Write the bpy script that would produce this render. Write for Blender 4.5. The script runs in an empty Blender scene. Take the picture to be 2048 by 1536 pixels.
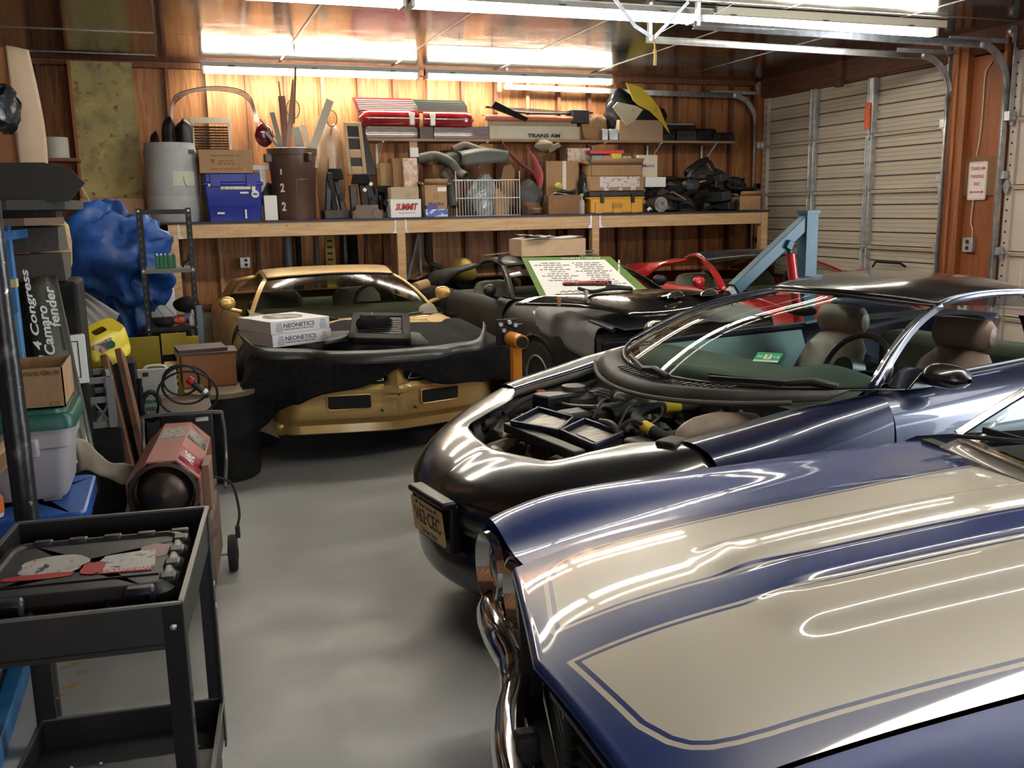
import bpy, bmesh, math, random
from mathutils import Vector, Matrix, noise
import numpy as np
random.seed(7)
PI = math.pi
V = Vector
S = bpy.context.scene
COL = S.collection
# ---------------------------------------------------------------- camera
RM = ((0.94014152, -0.08000825, 0.33125911), (-0.34031913, -0.169652, 0.92487896), (-0.01779918, -0.98225092, -0.18672523))
CAMZ, FPX = 1.72, 1859.0
cd = bpy.data.cameras.new('camera')
cam = bpy.data.objects.new('camera', cd)
COL.objects.link(cam)
cd.sensor_width = 36
cd.lens = FPX / 2048 * 36
cd.clip_start = .05
cam.matrix_world = Matrix(((RM[0][0], -RM[0][1], -RM[0][2], 0), (RM[1][0], -RM[1][1], -RM[1][2], 0), (RM[2][0], -RM[2][1], -RM[2][2], CAMZ), (0, 0, 0, 1)))
S.camera = cam
# ---------------------------------------------------------------- world, daylight, exposure
wd = bpy.data.worlds.new('world')
S.world = wd
wd.use_nodes = True
nt = wd.node_tree
bg = nt.nodes['Background']
sky = nt.nodes.new('ShaderNodeTexSky')
sky.sky_type = 'NISHITA'
sky.sun_disc = False
sky.sun_elevation = math.radians(40)
sky.sun_rotation = math.radians(200)
nt.links.new(sky.outputs[0], bg.inputs[0])
bg.inputs[1].default_value = .12


def area(name, loc, rot, sx, sy, power, col):
    l = bpy.data.lights.new(name, 'AREA')
    l.shape = 'RECTANGLE'
    l.size, l.size_y = sx, sy
    l.energy = power
    l.color = col
    o = bpy.data.objects.new(name, l)
    COL.objects.link(o)
    o.location = loc
    o.rotation_euler = rot
    return o


# daylight falling in through the open third garage door in the right wall and the open door behind the camera
area('daylight_side_door', (7.6, 1.75, 1.5), (0, math.radians(90), 0), 2.8, 2.9, 270, (.86, .93, 1))
area('daylight_rear_door', (.6, -3.15, 1.35), (math.radians(90), 0, 0), 2.9, 2.4, 38, (.86, .93, 1))
TUBE_STRENGTH = 30
S.view_settings.view_transform = 'Standard'
S.view_settings.look = 'None'
S.view_settings.gamma = 1
S.view_settings.use_curve_mapping = False
S.view_settings.exposure = 0.8
S.cycles.use_denoising = True
S.cycles.max_bounces = 8
S.cycles.diffuse_bounces = 4
S.cycles.glossy_bounces = 4
S.cycles.transparent_max_bounces = 8
S.cycles.caustics_reflective = False
S.cycles.caustics_refractive = False
S.cycles.sample_clamp_indirect = 6


# ---------------------------------------------------------------- helpers: rays, materials
def P(px, py, x=None, y=None, z=None):
    """world point of the surface seen at a photo pixel, on the plane x=, y= or z="""
    c = (px - 1024, py - 768, FPX)
    d = [sum(RM[i][j] * c[j] for j in range(3)) for i in range(3)]
    if x is not None: t = x / d[0]
    elif y is not None: t = y / d[1]
    else: t = (z - CAMZ) / d[2]
    return V((d[0] * t, d[1] * t, CAMZ + d[2] * t))


MATS = {}


def mat(name, col=(.5, .5, .5), rough=.5, metal=0, coat=0, var=(), bump=None, rvar=None, emit=None, trans=0, alpha=1, spec=.5, ior=1.45, sheen=0, coat_rough=.03, aniso=0):
    """procedural principled material; var: list of (scale, colour2, lo, hi, (sx,sy,sz), detail, distortion)"""
    if name in MATS: return MATS[name]
    m = bpy.data.materials.new(name)
    MATS[name] = m
    m.use_nodes = True
    t = m.node_tree
    N, L = t.nodes, t.links
    b = N['Principled BSDF']
    c4 = (*col, 1)
    b.inputs['Base Color'].default_value = c4
    b.inputs['Roughness'].default_value = rough
    b.inputs['Metallic'].default_value = metal
    b.inputs['Coat Weight'].default_value = coat
    b.inputs['Coat Roughness'].default_value = coat_rough
    b.inputs['Specular IOR Level'].default_value = spec
    b.inputs['IOR'].default_value = ior
    b.inputs['Transmission Weight'].default_value = trans
    b.inputs['Alpha'].default_value = alpha
    b.inputs['Sheen Weight'].default_value = sheen
    if aniso: b.inputs['Anisotropic'].default_value = aniso
    if emit:
        b.inputs['Emission Color'].default_value = (*emit[0], 1)
        b.inputs['Emission Strength'].default_value = emit[1]
    tc = N.new('ShaderNodeTexCoord') if (var or bump or rvar) else None

    def nz(scale, st=(1, 1, 1), detail=4, dist=0):
        mp = N.new('ShaderNodeMapping')
        mp.inputs['Scale'].default_value = st
        L.new(tc.outputs['Object'], mp.inputs[0])
        n = N.new('ShaderNodeTexNoise')
        n.inputs['Scale'].default_value = scale
        n.inputs['Detail'].default_value = detail
        n.inputs['Distortion'].default_value = dist
        L.new(mp.outputs[0], n.inputs[0])
        return n.outputs[0]

    prev = None
    for v in var:
        v = list(v) + [(1, 1, 1), 4, 0][len(v) - 4:]
        r = N.new('ShaderNodeMapRange')
        r.inputs[1].default_value, r.inputs[2].default_value = v[2], v[3]
        L.new(nz(v[0], v[4], v[5], v[6]), r.inputs[0])
        mx = N.new('ShaderNodeMix')
        mx.data_type = 'RGBA'
        L.new(r.outputs[0], mx.inputs[0])
        mx.inputs[6].default_value = c4
        if prev: L.new(prev, mx.inputs[6])
        mx.inputs[7].default_value = (*v[1], 1)
        prev = mx.outputs[2]
    if prev: L.new(prev, b.inputs['Base Color'])
    if rvar:
        r = N.new('ShaderNodeMapRange')
        r.inputs[1].default_value, r.inputs[2].default_value = .35, .65
        r.inputs[3].default_value, r.inputs[4].default_value = rvar[1], rvar[2]
        L.new(nz(rvar[0], rvar[3] if len(rvar) > 3 else (1, 1, 1)), r.inputs[0])
        L.new(r.outputs[0], b.inputs['Roughness'])
    if bump:
        bp = N.new('ShaderNodeBump')
        bp.inputs['Strength'].default_value = bump[1]
        bp.inputs['Distance'].default_value = bump[2] if len(bump) > 2 else .01
        L.new(nz(bump[0], bump[3] if len(bump) > 3 else (1, 1, 1)), bp.inputs['Height'])
        L.new(bp.outputs[0], b.inputs['Normal'])
    return m


def plain(name, col, rough=.5, **k):
    return mat(name, col, rough, **k)


# ---------------------------------------------------------------- helpers: mesh building
class MB:
    def __init__(s):
        s.v, s.f = [], []

    def add(s, vs, fs):
        o = len(s.v)
        s.v += [V(p) for p in vs]
        s.f += [tuple(i + o for i in q) for q in fs]
        return s

    def box(s, c, d, rot=None, taper=1):
        c = V(c)
        m = (rot if isinstance(rot, Matrix) else Matrix.Rotation(rot, 3, 'Z')) if rot is not None else Matrix.Identity(3)
        vs = []
        for z in (-.5, .5):
            k = taper if z > 0 else 1
            for x, y in ((-.5, -.5), (.5, -.5), (.5, .5), (-.5, .5)):
                vs.append(c + m @ V((x * d[0] * k, y * d[1] * k, z * d[2])))
        return s.add(vs, [(3, 2, 1, 0), (4, 5, 6, 7), (0, 1, 5, 4), (1, 2, 6, 5), (2, 3, 7, 6), (3, 0, 4, 7)])

    def bb(s, x0, x1, y0, y1, z0, z1):
        return s.box(((x0 + x1) / 2, (y0 + y1) / 2, (z0 + z1) / 2), (x1 - x0, y1 - y0, z1 - z0))

    def bar(s, a, b, w, h, up=(0, 0, 1)):
        a, b = V(a), V(b)
        d = b - a
        zx = d.normalized()
        side = zx.cross(V(up))
        if side.length < 1e-4: side = zx.cross(V((1, 0, 0)))
        side.normalize()
        u = side.cross(zx)
        m = Matrix((zx, side, u)).transposed()
        return s.box((a + b) / 2, (d.length, w, h), m)

    def cyl(s, a, b, r0, r1=None, n=14, caps=True):
        r1 = r0 if r1 is None else r1
        a, b = V(a), V(b)
        z = (b - a).normalized()
        x = z.orthogonal().normalized()
        y = z.cross(x)
        vs = []
        for p, r in ((a, r0), (b, r1)):
            for i in range(n):
                q = 2 * PI * i / n
                vs.append(p + (x * math.cos(q) + y * math.sin(q)) * r)
        fs = [(i, (i + 1) % n, n + (i + 1) % n, n + i) for i in range(n)]
        if caps: fs += [tuple(range(n - 1, -1, -1)), tuple(range(n, 2 * n))]
        return s.add(vs, fs)

    def tube(s, pts, r, n=8, caps=True, closed=False):
        pts = [V(p) for p in pts]
        k = len(pts)
        rr = r if isinstance(r, (list, tuple)) else [r] * k
        rows = []
        prev = None
        for i, p in enumerate(pts):
            if closed: t = pts[(i + 1) % k] - pts[i - 1]
            else: t = pts[min(i + 1, k - 1)] - pts[max(i - 1, 0)]
            t.normalize()
            x = t.orthogonal().normalized() if prev is None else (prev - t * prev.dot(t)).normalized()
            prev = x
            y = t.cross(x)
            rows.append([p + (x * math.cos(2 * PI * j / n) + y * math.sin(2 * PI * j / n)) * rr[i] for j in range(n)])
        o = len(s.v)
        s.grid(rows, wrap=True, wrapu=closed)
        if caps and not closed:
            s.f.append(tuple(o + j for j in range(n - 1, -1, -1)))
            s.f.append(tuple(o + (k - 1) * n + j for j in range(n)))
        return s

    def grid(s, rows, wrap=False, wrapu=False, flip=False):
        nr, nc = len(rows), len(rows[0])
        fs = []
        for i in range(nr if wrapu else nr - 1):
            for j in range(nc if wrap else nc - 1):
                q = (i * nc + j, i * nc + (j + 1) % nc, ((i + 1) % nr) * nc + (j + 1) % nc, ((i + 1) % nr) * nc + j)
                fs.append(q[::-1] if flip else q)
        return s.add([p for r in rows for p in r], fs)

    def lathe(s, prof, o=(0, 0, 0), axis=(0, 0, 1), n=24, a0=0, a1=2 * PI):
        z = V(axis).normalized()
        x = z.orthogonal().normalized()
        y = z.cross(x)
        full = abs(a1 - a0 - 2 * PI) < 1e-4
        k = n if full else n + 1
        rows = []
        for r, h in prof:
            rows.append([V(o) + z * h + (x * math.cos(a0 + (a1 - a0) * j / n) + y * math.sin(a0 + (a1 - a0) * j / n)) * max(r, 1e-4) for j in range(k)])
        return s.grid(rows, wrap=full)

    def prism(s, poly, h, o=(0, 0, 0), ux=(1, 0, 0), uy=(0, 1, 0)):
        """polygon in the (ux,uy) plane through o, extruded by h along ux x uy"""
        o, ux, uy = V(o), V(ux), V(uy)
        nn = ux.cross(uy).normalized()
        n = len(poly)
        vs = [o + ux * a + uy * b for a, b in poly] + [o + ux * a + uy * b + nn * h for a, b in poly]
        return s.add(vs, [tuple(range(n - 1, -1, -1)), tuple(range(n, 2 * n))] + [(i, (i + 1) % n, n + (i + 1) % n, n + i) for i in range(n)])

    def ell(s, c, r, n=12, m=8, nz=0, seed=0, rot=None):
        c = V(c)
        rows = []
        for i in range(m + 1):
            a = PI * i / m - PI / 2
            row = []
            for j in range(n):
                q = 2 * PI * j / n
                d = V((math.cos(a) * math.cos(q), math.cos(a) * math.sin(q), math.sin(a)))
                k = 1 + (nz * noise.noise(d * 1.7 + V((seed, seed * 2.3, 0))) * 1.6 if nz else 0)
                p = V((d.x * r[0], d.y * r[1], d.z * r[2])) * k
                if rot is not None: p = rot @ p
                row.append(c + p)
            rows.append(row)
        return s.grid(rows, wrap=True)

    def mirror(s, ax=0):
        n = len(s.v)
        vs = [V([-c if i == ax else c for i, c in enumerate(p)]) for p in s.v]
        fs = [tuple(i for i in reversed(q)) for q in s.f]
        return s.add(vs, fs)


def RX(a): return Matrix.Rotation(a, 3, 'X')
def RY(a): return Matrix.Rotation(a, 3, 'Y')
def RZ(a): return Matrix.Rotation(a, 3, 'Z')


def obj(name, mb, m, parent=None, ang=35, bevel=0, solid=0, label=None, sub=0, weld=False, kind=None):
    me = bpy.data.meshes.new(name)
    me.from_pydata([tuple(p) for p in mb.v], [], mb.f)
    if weld or sub:
        bm = bmesh.new()
        bm.from_mesh(me)
        bmesh.ops.remove_doubles(bm, verts=bm.verts, dist=1e-4)
        bm.to_mesh(me)
        bm.free()
    me.validate()
    for p in me.polygons: p.use_smooth = True
    me.set_sharp_from_angle(angle=math.radians(ang))
    if m: me.materials.append(m)
    o = bpy.data.objects.new(name, me)
    COL.objects.link(o)
    if parent is not None: o.parent = parent
    if sub:
        d = o.modifiers.new('sub', 'SUBSURF')
        d.levels = d.render_levels = sub
    if solid:
        d = o.modifiers.new('solid', 'SOLIDIFY')
        d.thickness = solid
        d.offset = -1
    if bevel:
        d = o.modifiers.new('bevel', 'BEVEL')
        d.width = bevel
        d.segments = 2
        d.limit_method = 'ANGLE'
        d.angle_limit = math.radians(40)
    if label: o['label'] = label
    if kind: o['kind'] = kind
    return o


def thing(name, label, cat, loc=(0, 0, 0), rz=0, group=None, rot=None):
    o = bpy.data.objects.new(name, None)
    COL.objects.link(o)
    o.empty_display_size = .1
    o.location = loc
    if rot is not None: o.rotation_euler = rot
    else: o.rotation_euler = (0, 0, rz)
    o['label'], o['category'] = label, cat
    if group: o['group'] = group
    return o


def tag(o, label, cat, group=None, loc=None, rz=None, rot=None):
    o['label'], o['category'] = label, cat
    if group: o['group'] = group
    if loc is not None: o.location = loc
    if rz is not None: o.rotation_euler = (0, 0, rz)
    if rot is not None: o.rotation_euler = rot
    return o


def struct(name, mb, m, parent=None, **k):
    o = obj(name, mb, m, parent, **k)
    if parent is None: o['kind'] = 'structure'
    return o


def dup(root, loc, rz=None, label=None, rot=None):
    r = root.copy()
    COL.objects.link(r)
    r.location = loc
    if rz is not None: r.rotation_euler = (0, 0, rz)
    if rot is not None: r.rotation_euler = rot
    if label: r['label'] = label
    for ch in root.children:
        c = ch.copy()
        COL.objects.link(c)
        c.parent = r
        for g in ch.children:
            d = g.copy()
            COL.objects.link(d)
            d.parent = c
    return r


def text(s, width, parent, loc, rot, m, name='lettering', height=None, shear=0, ext=.0004, bold=0, spacing=1):
    cu = bpy.data.curves.new(name, 'FONT')
    cu.body = s
    cu.align_x, cu.align_y = 'CENTER', 'CENTER'
    cu.size = 1
    cu.shear = shear
    cu.offset = bold
    cu.space_character = spacing
    cu.resolution_u = 3
    cu.materials.append(m)
    o = bpy.data.objects.new(name, cu)
    COL.objects.link(o)
    bpy.context.view_layer.update()
    d = o.dimensions
    k = width / max(d.x, 1e-3)
    ky = height / max(d.y, 1e-3) if height else k
    cu.extrude = ext / k
    o.scale = (k, ky, k)
    dg = bpy.context.evaluated_depsgraph_get()
    me = bpy.data.meshes.new_from_object(o.evaluated_get(dg), depsgraph=dg)
    sc = V(o.scale)
    bpy.data.objects.remove(o)
    bpy.data.curves.remove(cu)
    me.transform(Matrix.Diagonal((sc.x, sc.y, sc.z, 1)))
    o = bpy.data.objects.new(name, me)
    COL.objects.link(o)
    if parent is not None: o.parent = parent
    o.location = loc
    o.rotation_euler = rot if not isinstance(rot, Matrix) else rot.to_euler()
    return o


def dashes(width, parent, loc, rot, m, height=.012, seed=0):
    """a line of print too small to read: word-length strokes of ink"""
    rg = random.Random(seed + int(width * 1e4))
    b = MB()
    x = -width / 2
    while x < width / 2 - height:
        e = min(x + height * rg.uniform(1.2, 4.2), width / 2)
        q = x
        while q < e:
            s_ = height * rg.uniform(.25, .5)
            b.bb(q, min(q + s_, e), -height * rg.uniform(.3, .5), height * rg.uniform(.25, .5), 0, .0006)
            q += s_ * 1.35
        x = e + height * .7
    o = obj('print_line', b, m, parent, kind='stuff')
    o.location = loc
    o.rotation_euler = rot if not isinstance(rot, Matrix) else rot.to_euler()
    return o


def cr(pts, n=6, closed=False):
    """Catmull-Rom through points (any dimension), n segments per span"""
    p = [V(q) for q in pts]
    k = len(p)
    out = []
    for i in range(k if closed else k - 1):
        if closed: a, b, c, d = p[i - 1], p[i], p[(i + 1) % k], p[(i + 2) % k]
        else:
            b, c = p[i], p[i + 1]
            a = p[i - 1] if i else b * 2 - c
            d = p[i + 2] if i + 2 < k else c * 2 - b
        for j in range(n):
            t = j / n
            out.append(((b * 2) + (c - a) * t + (a * 2 - b * 5 + c * 4 - d) * t * t + (b * 3 - a - c * 3 + d) * t ** 3) * .5)
    if not closed: out.append(p[-1])
    return out


def sp(keys, x):
    """monotone cubic interpolation through (x, y) keys"""
    if x <= keys[0][0]: return keys[0][1]
    if x >= keys[-1][0]: return keys[-1][1]
    n = len(keys)
    h = [keys[i + 1][0] - keys[i][0] for i in range(n - 1)]
    d = [(keys[i + 1][1] - keys[i][1]) / h[i] for i in range(n - 1)]
    i = max(j for j in range(n - 1) if keys[j][0] <= x)

    def sl(k):
        if k == 0: return d[0]
        if k == n - 1: return d[-1]
        if d[k - 1] * d[k] <= 0: return 0
        w1, w2 = 2 * h[k] + h[k - 1], h[k] + 2 * h[k - 1]
        return (w1 + w2) / (w1 / d[k - 1] + w2 / d[k])
    t = (x - keys[i][0]) / h[i]
    a, b = sl(i), sl(i + 1)
    return keys[i][1] * (1 + 2 * t) * (1 - t) ** 2 + h[i] * a * t * (1 - t) ** 2 + keys[i + 1][1] * t * t * (3 - 2 * t) + h[i] * b * t * t * (t - 1)


def loft(secs, nu=6, nv=4):
    """secs: list of rows of points -> smooth grid (rows along the first index)"""
    rows = [cr(r, nv) for r in secs]
    cols = [cr([r[j] for r in rows], nu) for j in range(len(rows[0]))]
    return [[cols[j][i] for j in range(len(cols))] for i in range(len(cols[0]))]


# ---------------------------------------------------------------- shared materials
BLACK = mat('black_plastic', (.009, .009, .01), .4, spec=.35, var=[(9, (.016, .016, .017), .4, .7)])
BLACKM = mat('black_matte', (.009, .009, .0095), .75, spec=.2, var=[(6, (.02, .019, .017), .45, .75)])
RUBBER = mat('rubber', (.018, .018, .018), .75)
STEEL = mat('galvanised_steel', (.42, .44, .46), .42, metal=.75, var=[(14, (.56, .58, .6), .4, .6)])
CHROME = mat('chrome', (.75, .75, .74), .09, metal=1)
ALU = mat('aluminium', (.6, .6, .6), .3, metal=.9)
RUST = mat('rusty_iron', (.09, .05, .035), .7, metal=.3, var=[(18, (.16, .075, .04), .4, .65)])
WHITE = mat('white_paint', (.72, .72, .70), .45)
PAPER = mat('white_paper', (.75, .74, .71), .7)
CARD = mat('cardboard', (.36, .22, .115), .8, var=[(5, (.30, .18, .09), .35, .7), (60, (.40, .25, .14), .5, .8, (1, 1, .1))])
CARDD = mat('dark_cardboard', (.24, .125, .06), .8, var=[(5, (.17, .09, .045), .35, .7)])
CARDL = mat('pale_cardboard', (.45, .32, .21), .8, var=[(5, (.38, .26, .16), .35, .7)])
TAPE = mat('packing_tape', (.62, .5, .42), .22, var=[(22, (.46, .3, .2), .45, .6)], bump=(30, .4))
INK = mat('black_ink', (.02, .02, .022), .6)
REDINK = mat('red_ink', (.5, .03, .03), .5)
BLUEINK = mat('blue_ink', (.03, .08, .35), .5)
PINE = mat('pine_lumber', (.52, .33, .17), .6, var=[(3, (.60, .42, .24), .4, .65, (1, 12, 12)), (40, (.40, .22, .10), .62, .75, (.35, 1, 1))])
DARKWOOD = mat('stained_stud', (.16, .06, .028), .65, var=[(6, (.10, .038, .018), .4, .65, (8, 8, .6))])
# ================================================================ ROOM
XL, XR, YF, YB, ZC = -2.0, 7.35, -3.0, 10.9, 3.28
CONC = mat('painted_concrete', (.40, .405, .40), .5, var=[(1.1, (.33, .335, .33), .4, .7), (7, (.36, .34, .31), .58, .78), (60, (.28, .26, .23), .70, .8)], rvar=(3, .40, .62), bump=(40, .04))
PLY = mat('plywood_sheathing', (.37, .165, .06), .6, var=[(2.2, (.23, .085, .03), .38, .62, (7, 7, .55), 5, 1.6), (9, (.45, .23, .09), .55, .75, (5, 5, .35), 4, .5), (5, (.13, .05, .02), .70, .78, (3, 3, 1.6))])
FOIL = mat('foil_ceiling_board', (.20, .193, .187), .2, metal=.95, var=[(2.5, (.145, .138, .132), .4, .7)], rvar=(2, .09, .15, (1, 3, 1)), bump=(55, .06, .01, (.12, 1, 1)))
FOILT = mat('foil_tape', (.36, .34, .32), .4, metal=.9, bump=(30, .5))
BLOCKM = mat('concrete_block', (.36, .33, .27), .85, var=[(12, (.29, .26, .21), .4, .65)], bump=(60, .3))
b = MB().bb(XL - .2, XR + .2, YF - .2, YB + .2, -.1, 0)
struct('floor', b, CONC)
# orange stain and oil spots are flat marks on the paint
STAIN = mat('rust_stain', (.42, .25, .07), .6, var=[(20, (.40, .36, .30), .45, .6)])
for i, (px, py, w, h) in enumerate([(145, 1330, .13, .012), (160, 1310, .06, .03), (135, 1375, .09, .014), (130, 1388, .05, .01), (165, 1345, .05, .016)]):
    p = P(px, py, z=0)
    pts = [(math.cos(a) * w / 2 * random.uniform(.7, 1.2), math.sin(a) * h * random.uniform(.6, 1.2)) for a in [k * PI / 5 for k in range(10)]]
    obj('rust_stain', MB().prism(pts, .0008, o=(p.x, p.y, .0002), ux=(.9, .4, 0), uy=(-.4, .9, 0)), STAIN, bpy.data.objects['floor'])
# ceiling of foil boards
c = struct('ceiling', MB().bb(XL - .2, XR + .2, YF - .2, YB + .2, ZC + .035, ZC + .1), DARKWOOD)
me = None
for ix in range(-2, 7):
    for iy in range(-1, 5):
        x0, y0 = ix * 1.22, iy * 2.44 - .6
        x1, y1 = min(x0 + 1.216, XR), min(y0 + 2.436, YB)
        if me is None:
            o = obj('panel', MB().box((.608, 1.218, .015), (1.216, 2.436, .03)), FOIL, c)
            me = o.data
        else:
            o = bpy.data.objects.new('panel', me)
            COL.objects.link(o)
            o.parent = c
        o.location = (x0, y0, ZC + random.uniform(0, .003))
        o.scale = ((x1 - x0) / 1.216, (y1 - y0) / 2.436, 1)
for ix in range(-1, 6):
    pts = [(ix * 1.22 + random.uniform(-.004, .004), -1 + .4 * k, ZC - .001) for k in range(30)]
    m = MB()
    for a, q in zip(pts, pts[1:]): m.bar(a, q, .022, .003)
    obj('seam_tape', m, FOILT, c)
for x0, x1, y in ((-2, 0, 9.16), (2.44, 3.66, 9.16), (-2, .0, 10.4), (3.66, 7.3, 6.72)):
    obj('seam_tape', MB().bb(x0, x1, y - .012, y + .012, ZC - .0025, ZC + .001), FOILT, c)
# back wall: plywood, studs, plates, block footing
w = struct('wall_back', MB().bb(XL - .2, XR + .2, YB + .02, YB + .15, 0, ZC + .1), DARKWOOD)
for i in range(8):
    x0 = -2.0 + i * 1.22
    obj('plywood_panel', MB().bb(x0, min(x0 + 1.217, XR), YB, YB + .02, .72, ZC), PLY, w).location.z = random.uniform(-.004, .004)
LIGHTSTUD = mat('new_stud', (.34, .17, .07), .6, var=[(5, (.42, .24, .11), .4, .65, (6, 6, .6))])
ome = None
for i in range(24):
    x = -1.93 + i * .4064 - .02
    if x > XR: break
    o = obj('stud', MB().bb(x - .019, x + .019, YB - .075, YB, .72, ZC - .06), LIGHTSTUD if 4 < i < 18 and i % 3 == 0 else DARKWOOD, w)
obj('top_plate', MB().bb(XL, XR, YB - .09, YB, ZC - .06, ZC), DARKWOOD, w)
obj('sole_plate', MB().bb(XL, XR, YB - .1, YB + .02, .67, .72), DARKWOOD, w)
bme = obj('block', MB().box((0, 0, 0), (.39, .16, .19)), BLOCKM, w, bevel=.006)
k = 0
for r in range(3):
    for i in range(24):
        x = -1.9 + i * .4 + (.2 if r % 2 else 0)
        if x > XR: continue
        o = bme if k == 0 else bme.copy()
        if k: COL.objects.link(o)
        k += 1
        o.location = (x, YB + .02 + random.uniform(0, .004), .1 + r * .2 + .02)
obj('mortar', MB().bb(XL, XR, YB - .04, YB + .06, 0, .67), BLOCKM, w)
# left, front walls
w = struct('wall_left', MB().bb(XL - .15, XL, YF, YB, 0, ZC), PLY)
for i in range(33):
    y = YF + .3 + i * .4064
    obj('stud', MB().bb(XL, XL + .075, y - .019, y + .019, 0, ZC - .04), DARKWOOD, w)
w = struct('wall_front', MB().bb(XL, -.9, YF - .15, YF, 0, ZC).bb(2.1, XR, YF - .15, YF, 0, ZC).bb(-.9, 2.1, YF - .15, YF, 2.55, ZC), PLY)
# right wall: piers and header around three garage doors
REDPLY = mat('reddish_plywood', (.27, .085, .026), .5, var=[(2.5, (.19, .055, .018), .4, .65, (6, 6, .6), 5, 1), (6, (.10, .03, .012), .70, .78, (2, 2, 1.5))])
PIER = [(YF, .2), (3.3, 3.62), (6.79, 7.46), (10.66, YB)]
m = MB()
for a, q in PIER: m.bb(XR, XR + .12, a, q, 0, ZC)
m.bb(XR, XR + .12, YF, YB, 3.05, ZC)
w = struct('wall_right', m, REDPLY)
DRKHEAD = mat('dark_header_board', (.10, .035, .018), .6, var=[(5, (.065, .022, .012), .4, .6, (1, .5, 6))])
obj('header_board', MB().bb(XR - .04, XR, YF, YB, 3.06, ZC), DRKHEAD, w)
for y0, y1 in ((7.30, 7.46), (7.24, 7.29), (7.36, 7.40), (10.66, 10.76), (6.79, 6.83), (3.3, 3.4), (3.52, 3.62)):
    d = .05 if y1 - y0 > .1 else .075
    obj('jamb_board', MB().bb(XR - d, XR, y0, y1, 0, ZC - .05), mat('jamb_wood', (.30, .105, .032), .5, var=[(4, (.20, .06, .02), .4, .65, (8, 8, .5))]), w, bevel=.004)
for y in (9.1, 5.2): obj('centre_post', MB().bb(XR - .09, XR - .04, y - .05, y + .05, 3.0, ZC), DRKHEAD, w)
# ---- garage doors
DOORP = mat('beige_door_steel', (.50, .45, .37), .5, var=[(2, (.44, .395, .325), .4, .7, (1, .3, 3))])
DOORW = mat('white_door_panel', (.62, .56, .48), .55, var=[(1.3, (.52, .46, .41), .4, .7)])
DGAP = mat('panel_groove', (.14, .12, .10), .7)


def garage_door(n, y0, y1, ribbed):
    d = struct('door_%d' % n, MB().bb(XR + .06, XR + .09, y0, y1, 0, 3.05), DGAP)
    H = .61
    for k in range(5):
        z0 = k * H
        if ribbed:
            # ribbed steel: four boards per section, each with two shallow ribs
            for j in range(4):
                za, zb = z0 + .012 + j * .1495, z0 + .012 + (j + 1) * .1495 - .011
                prof = [(0, za), (.018, za + .004)]
                for q in (.33, .66):
                    zz = za + (zb - za) * q
                    prof += [(.018, zz - .006), (.012, zz - .003), (.012, zz + .003), (.018, zz + .006)]
                prof += [(.018, zb - .004), (0, zb)]
                m = MB().grid([[(XR + .055 - a, y0 + .01, z) for a, z in prof], [(XR + .055 - a, y1 - .01, z) for a, z in prof]], flip=True)
                obj('panel', m, DOORP, d, ang=20)
        else:
            obj('panel', MB().bb(XR + .03, XR + .055, y0 + .05, y1 - .05, z0 + .012, z0 + H - .012), DOORW, d, bevel=.006)
        if k < 4:
            obj('rail', MB().bb(XR, XR + .04, y0 + .05, y1 - .05, z0 + H - .028, z0 + H - .006).bb(XR - .006, XR + .03, y0 + .05, y1 - .05, z0 + H - .009, z0 + H + .006), DOORP, d, bevel=.003)
        # stiles, one length per section
        ys = (y0 + .03, y0 + (y1 - y0) * .36, y0 + (y1 - y0) * .68, y1 - .03)
        for i, y in enumerate(ys):
            if not ribbed and i in (1, 2): continue
            e = i in (0, 3)
            m = MB()
            if e: m.bb(XR - .004, XR + .04, y - .045, y + .045, z0 + .01, z0 + H - .01)
            else: m.bb(XR - .02, XR + .04, y - .05, y + .05, z0 + .01, z0 + H - .01).bb(XR - .032, XR - .018, y - .05, y - .035, z0 + .01, z0 + H - .01).bb(XR - .032, XR - .018, y + .03, y + .045, z0 + .01, z0 + H - .01)
            st = obj('stile', m, (DOORP if ribbed else DOORW) if e else STEEL, d, bevel=.003)
            if e:
                m = MB()
                for q in range(5): m.cyl((XR - .0045, y, z0 + .09 + q * .1), (XR - .006, y, z0 + .09 + q * .1), .011, n=10)
                obj('bolt_hole', m, INK, st)
            if k < 4:
                zz = z0 + H
                poly = [(-.035, 0), (-.015, .06), (.015, .06), (.035, 0), (.015, -.06), (-.015, -.06)]
                hg = obj('hinge', MB().prism(poly, .008, o=(XR - .03, y, zz), ux=(0, -1, 0), uy=(0, 0, 1)).cyl((XR - .034, y - .045, zz), (XR - .034, y + .045, zz), .009, n=8), STEEL, d)
    return d


d1 = garage_door(1, 7.5, 10.62, True)
garage_door(2, 3.66, 6.76, False)
tag_y = 8.62
obj('orange_sticker', MB().bb(XR - .036, XR - .0325, 8.60, 8.69, 2.5, 2.78), mat('orange_sticker', (.75, .14, .03), .5, var=[(25, (.35, .06, .02), .62, .66)]), d1)
# latch bar on door 1 and white scrape on door 2
obj('handle', MB().tube([(XR - .02, 7.95, 1.02), (XR - .07, 7.98, 1.06), (XR - .07, 8.35, 1.06), (XR - .02, 8.45, 1.0)], .014), BLACK, d1)
obj('scrape_mark', MB().prism([(0, .02), (.05, .12), (.07, .28), (.06, .42), (.09, .3), (.085, .14), (.045, .02)], .001, o=(XR + .029, 6.62, .75), ux=(0, -1, 0), uy=(0, 0, 1)), mat('chalk_scrape', (.66, .6, .48), .7), bpy.data.objects['door_2'])


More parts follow.
